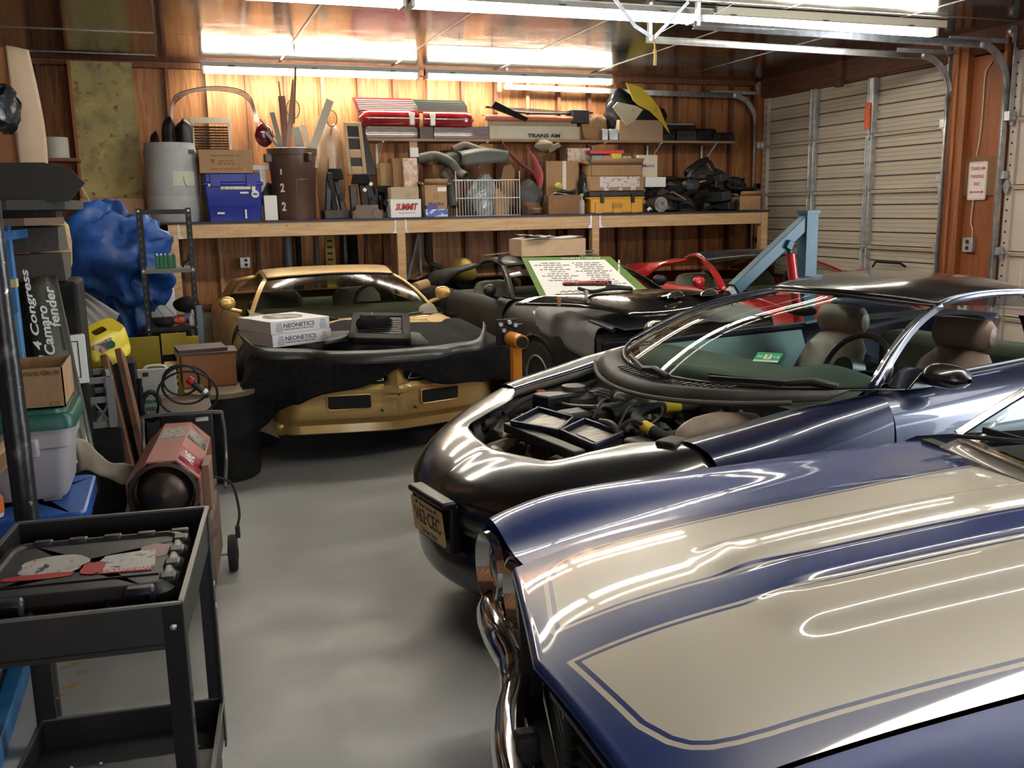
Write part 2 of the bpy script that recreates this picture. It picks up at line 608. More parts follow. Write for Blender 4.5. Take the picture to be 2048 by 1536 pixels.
def door_track(y, side, label, xend=3.9, rail_end=True):
    t = thing('door_track', label, 'door track', (XR, y, 0), 0, None)
    prof = [(.0, -.028), (.0, .028), (.02, .028)] if side > 0 else [(.02, -.028), (0, -.028), (0, .028)]
    prof = [(.022, -.028), (0, -.028), (0, .028), (.022, .028)]
    R_ = .36
    def sweep(path):
        rows = []
        for i, (x, z) in enumerate(path):
            a, q = path[max(i - 1, 0)], path[min(i + 1, len(path) - 1)]
            t_ = V((q[0] - a[0], q[1] - a[1])).normalized()
            nx, nz = -t_.y, t_.x
            rows.append([(x + nx * w_, side * h_, z + nz * w_) for h_, w_ in prof])
        return MB().grid(rows)
    obj('vertical_track', sweep([(-.07, 0), (-.07, 2.3), (-.07, 2.7)]), STEEL, t, solid=.003)
    arc = [(-.07 - R_ + R_ * math.cos(a), 2.7 + (R_ + .02) * math.sin(a)) for a in [k * PI / 20 for k in range(11)]]
    obj('curved_track', sweep(arc), STEEL, t, solid=.003)
    obj('horizontal_track', sweep([(-.43, 3.08), (-1.5, 3.085), (xend - XR, 3.11)]), STEEL, t, solid=.003)
    obj('angle_iron', MB().bb(-.75, -.02, -.002 + side * .03, .002 + side * .03, 3.1, 3.14), STEEL, t)
    obj('flag_bracket', MB().bb(-.06, -.01, side * -.03 - .002, side * -.03 + .002, 2.5, 3.12).bb(-.09, -.005, side * -.03 - .035, side * -.03 + .035, 2.42, 2.5), STEEL, t)
    for z in (.6, 1.2, 1.9): obj('jamb_bracket', MB().bb(-.075, 0, -side * .03 - .01, -side * .03 + .05, z, z + .07), STEEL, t)
    obj('bearing_plate', MB().prism([(-.02, 0), (-.09, .02), (-.09, .15), (-.02, .16)], .004, o=(0, -side * .03, 3.08), ux=(1, 0, 0), uy=(0, 0, 1)).lathe([(.035, 0), (.05, 0), (.05, .03), (.035, .03)], o=(-.06, -side * .03, 3.2), axis=(0, 1, 0), n=18), STEEL, t)
    m = MB().bb(xend - XR + .02, xend - XR + .05, -.02, .02, 3.1, ZC).bar((xend - XR + .03, 0, 3.12), (xend - XR + .35, 0, ZC), .03, .004)
    obj('hanger', m, STEEL, t)
    return t


door_track(10.7, 1, 'steel garage door track at the back wall over the parts bench', 3.8)
door_track(7.47, -1, 'steel track curving down the near side of the beige ribbed door', 3.95)
door_track(6.77, 1, 'steel track curving down beside the white smooth garage door', 4.0)
o = bpy.data.objects['door_track']
obj('wood_hanger', MB().bb(-3.64, -3.59, -.02, .02, 3.05, ZC), DARKWOOD, o)

# ---- fluorescent fixtures
TUBE = mat('lit_tube', (1, 1, 1), .5, emit=((1, .93, .80), TUBE_STRENGTH))
FIXW = mat('fixture_enamel', (.80, .77, .66), .4)


TUBE1 = mat('lit_tube_back_row', (1, 1, 1), .5, emit=((1, .92, .76), TUBE_STRENGTH * 1.5))


def fixture(x, y, L, label, grp):
    t = thing('fluorescent_light', label, 'ceiling light', (x, y, 3.20), 0, None)
    obj('housing', MB().bb(0, L, -.03, .03, -.02, .06).prism([(-.075, .0), (.075, 0), (.03, .05), (-.03, .05)], L, ux=(0, 1, 0), uy=(0, 0, 1)), FIXW, t)
    for yy in (-.045, .045):
        tb = obj('tube', MB().cyl((.03, yy, -.035), (L - .03, yy, -.035), .019, n=10), TUBE1 if y > 10 else TUBE, t)
    for xx in (0.0, L - .025): obj('socket', MB().bb(xx, xx + .025, -.07, .07, -.06, 0), FIXW, t)
    m = MB()
    for xx in (.3, L - .3, L * .5): m.bb(xx - .03, xx + .03, -.0755, -.0745, .008, .016)
    obj('slot', m, INK, t)
    return t


for x, y, L, lab in [(.42, 10.52, 2.3, 'lit strip light along the back wall over the drum and trash can'), (2.8, 10.52, 2.3, 'lit strip light along the back wall over the red tail lights'),
                     (-.35, 6.9, 2.05, 'lit strip light hung across the middle of the garage, over the gold car'), (1.74, 6.9, 2.33, 'lit strip light hung across the middle, before the strap hanger'),
                     (4.1, 6.9, 2.4, 'lit strip light between the door tracks, nearest the pillar'),
                     (1.0, 2.5, 2.4, 'unseen strip light added over the nose of the striped blue car'), (3.45, 2.5, 2.4, 'unseen strip light added over the windshields of the two nearest cars')]:  # this third row is out of view, added for hood streaks and floor light
    fixture(x, y, L, lab, None)
# pale board along the top of the middle row
tag(obj('wood_batten', MB().bb(4.25, 6.6, 6.835, 6.86, 3.215, 3.275), mat('cream_batten', (.72, .65, .48), .5), bevel=.003), 'long pale cream board above the strip light between the door tracks', 'board')
# hanging perforated straps
t = thing('strap_hanger', 'perforated steel straps hanging from the ceiling before the middle light', 'hanger', (3.25, 6.7, 3.28))
obj('strap', MB().bar((0, 0, 0), (.2, 0, -.22), .03, .003, (0, 1, 0)).bar((.2, 0, -.22), (.36, 0, -.30), .03, .003, (0, 1, 0)), STEEL, t)
obj('strap', MB().bar((.36, 0, -.30), (.66, 0, -.02), .025, .003, (0, 1, 0)), STEEL, t)
obj('pull_rope', MB().tube([(.36, 0, -.3), (.37, 0, -.36), (.37, 0, -.40)], .006).tube([(.37, 0, -.38), (.375, 0, -.43), (.372, 0, -.5)], .012), mat('yellow_rope', (.55, .38, .12), .7), t)
# sign on the pier
t = thing('parking_sign', 'white parking sign with red lettering on a brown backing board', 'sign', (XR - .005, 7.08, 1.92))
obj('backing_board', MB().bb(-.014, 0, -.21, .2, -.17, .19), mat('brown_board', (.17, .09, .04), .6), t)
obj('plate', MB().prism([(-.11, -.165), (-.1, -.18), (.1, -.18), (.11, -.165), (.11, .165), (.1, .18), (-.1, .18), (-.11, .165)], .003, o=(-.0145, 0, -.03), ux=(0, -1, 0), uy=(0, 0, 1)), WHITE, t)
RZS = (math.radians(90), 0, math.radians(-90))
for s_, z, w_ in (('TRANS AM', .085, .17), ('PARKING', .01, .155), ('ONLY', -.06, .085)):
    text(s_, w_, t, (-.0192, 0, z), RZS, REDINK, height=.033, bold=.015)
obj('arrow', MB().prism([(-.085, 0), (-.06, .016), (-.06, .005), (.06, .005), (.06, .016), (.085, 0), (.06, -.016), (.06, -.005), (-.06, -.005), (-.06, -.016)], .0008, o=(-.0178, 0, -.135), ux=(0, -1, 0), uy=(0, 0, 1)), REDINK, t)
m = MB()
for a, q, c_, d_ in ((-.1, .1, .168, .171), (-.1, .1, -.171, -.168)): m.bb(-.0185, -.0176, a, q, c_ - .03, d_ - .03)
for y in (-.101, .098): m.bb(-.0185, -.0176, y, y + .003, -.2, .14)
obj('border', m, REDINK, t)
# wire and outlet on the pier
m = MB().tube(cr([(XR - .01, 7.02, 2.98), (XR - .015, 7.06, 2.93), (XR - .012, 7.09, 2.85), (XR - .012, 7.09, 2.4), (XR - .012, 7.12, 2.12)], 5), .006).tube(cr([(XR - .012, 7.12, 1.72), (XR - .012, 7.13, 1.5), (XR - .014, 7.10, 1.42), (XR - .014, 7.11, 1.28)], 5), .006)
tag(obj('wire', m, mat('cream_wire', (.62, .5, .36), .5)), 'cream wire running down the red plywood pier behind the sign', 'wire')
t = thing('outlet_box', 'grey steel outlet box on the red plywood pier under the wire', 'outlet', (XR, 7.12, 1.28))
obj('box', MB().bb(-.05, 0, -.06, .06, -.07, .07), STEEL, t, bevel=.004)
for z in (.03, -.03): obj('socket', MB().cyl((-.0505, 0, z), (-.055, 0, z), .02), INK, t)
t = thing('outlet_box', 'grey double outlet on the back wall left of the gold car roof', 'outlet', (.74, YB - .078, 1.17))
obj('box', MB().bb(-.055, .055, -.05, 0, -.06, .06), STEEL, t, bevel=.004)
for z in (.025, -.025): obj('socket', MB().cyl((0.01, -.0505, z), (.01, -.055, z), .018), INK, t)
obj('cord', MB().tube([(.01, -.01, .06), (.02, -.01, .15), (.03, 0, .4)], .004), mat('cream_wire'), t)
# ================================================================ CAR A: blue coupe with white hood stripes
CARBLUE = mat('blue_car_paint', (.008, .036, .20), .32, metal=.15, coat=1, coat_rough=.035)
GLASS = mat('car_glass', (.80, .90, .84), .02, trans=1, ior=1.1, spec=.6, alpha=1)
DARKGL = mat('side_glass', (.30, .36, .33), .03, trans=.85, ior=1.1)
INTER = mat('dark_interior', (.02, .02, .021), .75)
TYRE = mat('tyre_rubber', (.014, .014, .014), .8, bump=(40, .2))


def sm(x, a, b):
    t = min(max((x - a) / (b - a), 0), 1)
    return t * t * (3 - 2 * t)


def thin_glass(name, tint, ior=1.5, rough=.0):
    """sheet glass: tinted see-through plus a glossy coat by angle"""
    if name in MATS: return MATS[name]
    m = bpy.data.materials.new(name)
    MATS[name] = m
    m.use_nodes = True
    t = m.node_tree
    t.nodes.clear()
    N, L = t.nodes, t.links
    o = N.new('ShaderNodeOutputMaterial')
    mx = N.new('ShaderNodeMixShader')
    tr = N.new('ShaderNodeBsdfTransparent')
    gl = N.new('ShaderNodeBsdfGlossy')
    fr = N.new('ShaderNodeFresnel')
    ge = N.new('ShaderNodeNewGeometry')
    mr_ = N.new('ShaderNodeMapRange')
    mr_.inputs[3].default_value, mr_.inputs[4].default_value = ior, 1 / ior
    L.new(ge.outputs['Backfacing'], mr_.inputs[0])
    L.new(mr_.outputs[0], fr.inputs[0])
    tr.inputs[0].default_value = (*tint, 1)
    gl.inputs[1].default_value = rough
    L.new(fr.outputs[0], mx.inputs[0])
    L.new(tr.outputs[0], mx.inputs[1])
    L.new(gl.outputs[0], mx.inputs[2])
    L.new(mx.outputs[0], o.inputs[0])
    return m


WGLASS = thin_glass('windshield_glass', (.62, .70, .64))
CGLASS = thin_glass('clear_glass', (.8, .84, .8))


def wheel(parent, x, y, r, side, w=.2, rim=None, name='wheel'):
    """side: +1 the face looks to +y of the car frame"""
    o = obj(name, MB().lathe([(r * .62, -w / 2), (r * .9, -w / 2), (r, -w / 2 + .03), (r, w / 2 - .03), (r * .92, w / 2), (r * .64, w / 2), (r * .62, w / 2 - .03)], o=(x, y, r), axis=(0, side, 0), n=36), TYRE, parent)
    m = MB().lathe([(r * .64, w / 2 - .005), (r * .6, w / 2 + .005), (r * .56, w / 2 - .03), (r * .3, w / 2 - .06), (r * .14, w / 2 - .03), (.0, w / 2 - .025)], o=(x, y, r), axis=(0, side, 0), n=36)
    obj('rim', m, rim or ALU, o)
    return o


carA = thing('blue_coupe', 'blue coupe with white stripes and thin pinstripe borders along its hood', 'car', (.6585, 1.684, 0), math.radians(-7.5))
HBASE = [(0, .79), (.05, .812), (.12, .835), (.25, .868), (.45, .902), (.8, .945), (1.2, .982), (1.55, 1.0)]
CROWN = [(.02, .745), (.06, .79), (.15, .833), (.3, .868), (.6, .893), (1.2, .925), (1.7, .945)]


def zhoodA(s, t):
    a = abs(t)
    z = sp(HBASE, s) - .038 * (a / .53) ** 2
    z += .016 * sm(s, .38, .62) * (1 - sm(a, .045, .075))
    f0 = .40 + .10 * abs(a - .13)
    z += .020 * sm(s, f0, f0 + .12) * (1 - sm(a, .20, .265)) * sm(a, .05, .09)
    z -= .012 * sm(s, .4, .7) * math.exp(-((a - .085) / .022) ** 2)
    return z


s0A = lambda a: .0 + .13 * a
rows = []
NT = 89
for i in range(150):
    row = []
    for j in range(NT):
        t = -.527 + 1.054 * j / (NT - 1)
        u = (i / 149)
        s = s0A(abs(t)) + (1.40 + .10 * (t / .53) ** 2 - s0A(abs(t))) * (u ** 1.15)
        row.append((s, t, zhoodA(s, t)))
    rows.append(row)
m = MB().grid(rows, flip=True)
# front lip of the hood rolls down
lip = []
for k in range(7):
    a_ = k / 6 * PI / 2
    lip.append([(s0A(abs(r[1])) - .018 * math.sin(a_), r[1], r[2] - .022 * (1 - math.cos(a_))) for r in rows[0]])
m.grid(lip)
hood = obj('hood', m, None, carA, ang=60, weld=True)
POLY = [(.036, .060), (.062, .2), (.088, .33), (.118, .395), (.145, .427), (.18, .447), (.225, .458), (.28, .463), (.6, .466), (1.0, .47), (1.3, .50), (1.62, .54), (1.62, .060)]


def polysd(p, q):
    x, y = p, q
    d = 1e9
    ins = False
    n = len(POLY)
    for i in range(n):
        ax, ay = POLY[i]
        bx, by = POLY[(i + 1) % n]
        ex, ey = bx - ax, by - ay
        h = max(0, min(1, ((x - ax) * ex + (y - ay) * ey) / (ex * ex + ey * ey)))
        d = min(d, math.hypot(x - ax - ex * h, y - ay - ey * h))
        if (ay > y) != (by > y) and x < (bx - ax) * (y - ay) / (by - ay) + ax: ins = not ins
    return d if ins else -d


at_ = hood.data.attributes.new('stripe', 'FLOAT', 'POINT')
at_.data.foreach_set('value', [polysd(v.co.x, abs(v.co.y)) for v in hood.data.vertices])
m_ = mat('striped_hood_paint', (.012, .042, .23), .32, metal=.0, coat=1, coat_rough=.035)
t_ = m_.node_tree
N, L = t_.nodes, t_.links
an = N.new('ShaderNodeAttribute')
an.attribute_name = 'stripe'
mr = N.new('ShaderNodeMapRange')
mr.inputs[1].default_value, mr.inputs[2].default_value = -.01, .04
L.new(an.outputs['Fac'], mr.inputs[0])
cr_ = N.new('ShaderNodeValToRGB')
cr_.color_ramp.interpolation = 'CONSTANT'
e = cr_.color_ramp.elements
BL, WH = (.008, .036, .20, 1), (.74, .69, .59, 1)
e[0].position, e[0].color = 0, BL
e[1].position, e[1].color = .2, WH
for p_, c_ in ((.42, BL), (.62, WH)):
    q = e.new(p_)
    q.color = c_
L.new(mr.outputs[0], cr_.inputs[0])
L.new(cr_.outputs[0], N['Principled BSDF'].inputs['Base Color'])
hood.data.materials.append(m_)


def fenderA(sg):
    rows = []
    for i in range(60):
        u = (i / 59) ** 1.6
        row = []
        prof = []
        for j in range(12):
            s = .085 + (1.52 - .085) * u
            ze = zhoodA(max(s, .01), .53) - .004
            cz = sp(CROWN, s)
            dz = cz - ze
            k = 1 - .055 * (1 - sm(s, .03, .35)) + .02 * sm(s, .5, 1.5)
            prof = [(.535, ze), (.60, ze - .004), (.68, ze + .25 * dz - .006), (.77, ze + .75 * dz - .002), (.85, cz), (.91, cz - .012), (.955, cz - .045), (.975, cz - .10), (.985, cz - .2), (.99, .60), (.985, .50), (.95, .30)]
        s_lo = .12
        for j, (a, z) in enumerate(prof):
            ss = s - .030 * (1 - u) ** 6 * min(1, (a - .535) / .40)
            aa = a if j < 3 else .535 + (a - .535) * k
            if j >= 8: ss = max(ss, .17)
            row.append((ss, sg * aa, max(z, .3)))
        rows.append(cr(row, 4))
    c_s = .98
    for r in rows:
        for p in r:
            d = V((p.x - c_s, p.z - .33))
            if d.length < .39 and p.z < .8 and abs(p.y) > .9:
                d = d.normalized() * .39 if d.length > 1e-3 else V((0, .39))
                if .33 + d.y > .3: p.x, p.z = c_s + d.x, .33 + d.y
    return MB().grid(rows, flip=sg > 0)


for sg, lab in ((1, None), (-1, None)):
    fd = obj('fender', fenderA(sg), CARBLUE, carA, ang=50)
    # lamp panel: front face under the fender brow, with two round lamps in tall chrome bezels
    rows = []
    for k in range(9):
        q = k / 8
        a = .50 + .475 * q
        d_ = .150 - .085 * q
        rows.append([(d_ - .035, sg * a, .775 - .035 * q), (d_ - .005, sg * a, .745 - .02 * q), (d_, sg * a, .62), (d_ + .008, sg * a, .5), (d_ + .04, sg * a, .42)])
    obj('lamp_panel', MB().grid(rows, flip=sg < 0), CARBLUE, carA)
    for a, nm in ((.875, 'outer'), (.655, 'inner')):
        ring, inn = [], []
        rws = []
        for r_, d_ in ((1.12, .0), (1.06, -.022), (.98, -.024), (.9, .0), (.74, .035)):
            rws.append([(.137 - .185 * (a + .088 * r_ * math.cos(q) - .5) + d_, sg * (a + .088 * r_ * math.cos(q)), .638 + .112 * r_ * math.sin(q)) for q in [2 * PI * j / 32 for j in range(32)]])
        bz = obj('headlight_bezel', MB().grid(rws, wrap=True), CHROME, carA)
        obj('lens', MB().lathe([(.075, .0), (.07, .012), (.05, .022), (.025, .028), (0, .03)], o=(.165 - .185 * (a - .5), sg * a, .635), axis=(-1, -.26 * sg, 0), n=28), mat('headlight_glass', (.32, .33, .33), .08, metal=.6, coat=1), bz)
# header under the hood lip, black grille halves and surround
m = MB()
rows = []
for j in range(41):
    t = -.53 + 1.06 * j / 40
    s = s0A(abs(t))
    rows.append([(s - .017, t, .765 - .03 * abs(t)), (s + .0, t, .745 - .03 * abs(t)), (s + .05, t, .735 - .03 * abs(t))])
obj('header_panel', m.grid(rows, flip=True), CARBLUE, carA)
GR = mat('grille_black', (.012, .012, .013), .5)
for sg in (1, -1):
    m = MB()
    g = obj('grille', MB().prism([(.10, .05), (.16, .52), (.2, .52), (.2, .05)], .34, o=(0, 0, .40), ux=(1, 0, 0), uy=(0, sg, 0)), INTER, carA)
    for k in range(9):
        z = .43 + k * .036
        obj('bar', MB().bar((.075, sg * .05, z), (.145, sg * .52, z), .03, .008), GR, g)
    obj('grille_surround', MB().bar((.03, sg * .04, .735), (.10, sg * .525, .715), .05, .02).bar((.085, sg * .525, .72), (.10, sg * .51, .41), .05, .03, (0, 1, 0)).bar((.03, sg * .04, .43), (.10, sg * .52, .41), .05, .02), mat('grille_frame', (.05, .05, .052), .35, metal=.5), carA)
obj('front_valance', MB().grid([[(.12 + .05 * abs(t), t, .44), (.10 + .05 * abs(t), t, .36), (.16, t, .22)] for t in [(-.95 + .1 * k) for k in range(20)]], flip=True), CARBLUE, carA, solid=.01)
# chrome bumper: raised under the lamps, dropped in the middle
path = [(.24, .985, .50), (.12, .965, .50), (.065, .88, .50), (.055, .75, .50), (.06, .66, .495), (.07, .585, .475), (.055, .50, .44), (.015, .40, .42), (-.015, .25, .42), (-.03, .08, .42)]
path = cr(path + [(s, -t, z) for s, t, z in reversed(path)], 6)
rows = []
for i, p in enumerate(path):
    a, q = path[max(i - 1, 0)], path[min(i + 1, len(path) - 1)]
    tn = (q - a).normalized()
    n_ = V((tn.y, -tn.x, 0)).normalized()
    h = .062 if abs(p.y) > .55 else .052
    sec = [(-.035, h * .8), (-.0, h), (.032, h * .75), (.05, h * .2), (.05, -h * .3), (.035, -h * .9), (.0, -h), (-.035, -h * .9)]
    rows.append([p - n_ * -d + V((0, 0, z)) if False else p + n_ * (-d if False else d) * 1 + V((0, 0, z)) for d, z in sec])
bm_ = obj('front_bumper', MB().grid(rows, wrap=True), CHROME, carA, ang=60)
# bumper guard and a small road lamp hanging under it
obj('bumper_guard', MB().box((.01, .20, .43), (.06, .055, .15)), mat('guard_rubber', (.03, .03, .03), .6), carA, bevel=.015)
fl = obj('fog_lamp', MB().lathe([(0, -.06), (.03, -.055), (.055, -.02), (.06, 0), (.052, .005), (.045, -.005), (.0, -.008)], o=(.06, .12, .30), axis=(-1, -.2, .5), n=24), CHROME, carA)
# cowl, windshield, trim, wiper
wb = lambda q: V((1.43 + .10 * (q ** 2), q * .71, 1.005 - .015 * q * q))
wt = lambda q: V((2.03 + .10 * q * q, q * .58, 1.335 - .03 * q * q))
Q = [-1 + k / 12 for k in range(25)]
rows = [[wb(q) * (1 - v) + wt(q) * v + V((0, 0, .035 * math.sin(PI * v))) for q in Q] for v in [k / 8 for k in range(9)]]
obj('windshield', MB().grid(rows), WGLASS, carA)
m = MB().tube([wb(q) + V((-.004, 0, .004)) for q in Q], .011)
for sg in (1, -1):
    m.tube([rows[i][0 if sg < 0 else -1] + V((0, sg * .008, .006)) for i in range(9)], .014)
m.tube([wt(q) for q in Q], .011)
obj('windshield_trim', m, CHROME, carA)
obj('cowl_panel', MB().grid([[(1.37 + .1 * q * q, q * .72, .99 - .03 * q * q), (1.42 + .1 * q * q, q * .72, .996 - .02 * q * q), (1.46 + .1 * q * q, q * .72, 1.0 - .015 * q * q)] for q in Q]), mat('cowl_grey', (.10, .085, .07), .4, coat=.4), carA, solid=.004)
for y0, y1 in ((.62, .05), (-.05, -.6)):
    obj('wiper', MB().tube([(1.44, y0, 1.02), (1.52, (y0 + y1) / 2, 1.06), (1.52, y1, 1.07)], .007).bar((1.5, y0 - .05, 1.045), (1.52, y1 - .05, 1.06), .01, .018), BLACK, carA)
# the rest of the body, beyond the frame of the photograph
side = [(1.525, 1.0, .945, .25), (2.3, 1.0, .93, .23), (2.9, 1.0, .93, .23), (3.6, 1.0, .95, .25), (4.3, .97, .94, .3), (4.95, .9, .88, .4)]
for sg in (1, -1):
    for nm, a, q in (('door', 0, 3), ('quarter_panel', 3, 6)):
        lst = side[a:q] if nm == 'door' else side[a - 1:q]
        if nm == 'quarter_panel': lst = [(2.915, 1.0, .93, .23)] + lst[1:]
        rows = loft([[(s, sg * (w_ - .09), z), (s, sg * (w_ - .02), z - .05), (s, sg * w_, z - .2), (s, sg * w_, .5), (s, sg * (w_ - .05), zl)] for s, w_, z, zl in lst], 6, 4)
        for r in rows:
            for p in r:
                d = V((p.x - 3.75, p.z - .33))
                if d.length < .39 and p.z < .75:
                    d = d.normalized() * .39 if d.length > 1e-3 else V((0, .39))
                    if .33 + d.y > .25: p.x, p.z = 3.75 + d.x, .33 + d.y
        obj(nm, MB().grid(rows, flip=sg > 0), CARBLUE, carA, ang=50)
    for s in (.98, 3.75): wheel(carA, s, sg * .84, .33, sg)
rf = loft([[(s, t * w_, z - .03 * t * t) for t in (-1, -.6, 0, .6, 1)] for s, w_, z in ((2.05, .58, 1.34), (2.4, .60, 1.375), (2.9, .58, 1.36), (3.2, .56, 1.29))], 5, 4)
obj('roof', MB().grid(rf), CARBLUE, carA, solid=.02)
obj('rear_window', MB().grid([[(3.2, -.55, 1.27), (3.2, .55, 1.27)], [(3.75, -.62, .98), (3.75, .62, .98)]]), WGLASS, carA)
for sg in (1, -1):
    obj('roof_pillar', MB().bar((3.1, sg * .56, 1.29), (3.85, sg * .78, .93), .3, .05, (0, 1, 0)), CARBLUE, carA)
obj('trunk_lid', MB().grid(loft([[(s, t * w_, z - .04 * t * t) for t in (-1, 0, 1)] for s, w_, z in ((3.75, .9, .97), (4.3, .88, .97), (4.9, .84, .91), (4.97, .82, .7), (4.95, .8, .4))], 4, 4)), CARBLUE, carA)
obj('floor_pan', MB().bb(.3, 4.9, -.72, .72, .22, .28), INTER, carA)
obj('firewall', MB().bb(1.5, 1.54, -.85, .85, .25, .95), INTER, carA)
obj('dashboard', MB().bb(1.55, 1.9, -.75, .75, .7, .95), INTER, carA, bevel=.05)
for sg in (1, -1):
    obj('seat', MB().box((2.55, sg * .38, .5), (.5, .52, .2)).box((2.82, sg * .38, .85), (.16, .5, .6)), INTER, carA, bevel=.06)
# ================================================================ CAR B: dark blue coupe with its hood off
NAVY = mat('navy_car_paint', (.006, .012, .045), .3, metal=.3, coat=1, coat_rough=.03, spec=.6)
BLKPAINT = mat('black_fascia_paint', (.006, .006, .0065), .3, coat=1, coat_rough=.11)
SEATL = mat('brown_leather', (.20, .145, .115), .42, bump=(30, .15))
GREYTRIM = mat('grey_door_trim', (.26, .36, .38), .6)
DUSTY = mat('dusty_black_plastic', (.02, .019, .018), .5, var=[(8, (.045, .04, .033), .45, .75)])
CASTAL = mat('cast_aluminium', (.26, .24, .21), .5, metal=.6, var=[(15, (.12, .10, .08), .45, .7)])
carB = thing('navy_coupe', 'dark navy coupe with its hood removed and the engine bay showing', 'car', (.93, 3.56, 0), math.radians(9.5))


def arch(rows, cs, r, cz=.33, zmin=.22, wmin=.8):
    for row in rows:
        for p in row:
            d = V((p.x - cs, p.z - cz))
            if d.length < r and abs(p.y) > wmin and p.z < cz + r:
                d = d.normalized() * r if d.length > 1e-3 else V((0, r))
                if cz + d.y > zmin: p.x, p.z = cs + d.x, cz + d.y
    return rows


half = [((.265, 0, .728), (-.012, 0, .56)), ((.275, .12, .733), (-.002, .12, .56)), ((.305, .25, .738), (.028, .26, .56)), ((.345, .36, .744), (.085, .41, .565)),
        ((.47, .42, .772), (.175, .545, .57)), ((.62, .48, .80), (.335, .70, .58)), ((.70, .56, .815), (.53, .825, .59)), ((.74, .64, .825), (.74, .905, .60))]
cols = []
for k, (I, Cc) in enumerate(half):
    I, Cc = V(I), V(Cc)
    w_ = min(1, max(0, (k - 3) / 4))
    p = []
    for u, f in ((0, 0), (.2, .055 * (1 - w_) + .02 * w_), (.45, .2 * (1 - w_) + .05 * w_), (.72, .46 * (1 - w_) + .22 * w_), (.9, .74 * (1 - w_) + .5 * w_), (1, 1)):
        q = I.lerp(Cc, u)
        q.z = I.z + (Cc.z - I.z) * f
        p.append(q)
    out = V((Cc.x - .5, Cc.y, 0)).normalized()
    p += [Cc + V((0, 0, -.07)), Cc + V((0, 0, -.115)) - out * .035, Cc - out * .04 + V((0, 0, -.16)), Cc - out * .015 + V((0, 0, -.24)), Cc - out * .02 + V((0, 0, -.33)), Cc - out * .08 + V((0, 0, -.385))]
    cols.append(p)
full = [[V((p.x, -p.y, p.z)) for p in c_] for c_ in reversed(cols[1:])] + cols
g = loft(full, 7, 5)
for c_ in g:
    for p in c_:
        # crease down the beak and the two flanking hollows
        if p.z > .57:
            t = p.y
            up = sm(p.z, .57, .66)
            lp = 1 - sm(p.x, .20, .27) if abs(t) < .3 else 0
            p.z += up * lp * (.005 * math.exp(-(t / .03) ** 2) - .004 * math.exp(-((abs(t) - .10 - .5 * max(p.x - .05, 0)) / .05) ** 2))
obj('nose_cover', MB().grid(g, flip=True), BLKPAINT, carB, ang=55, solid=.004)
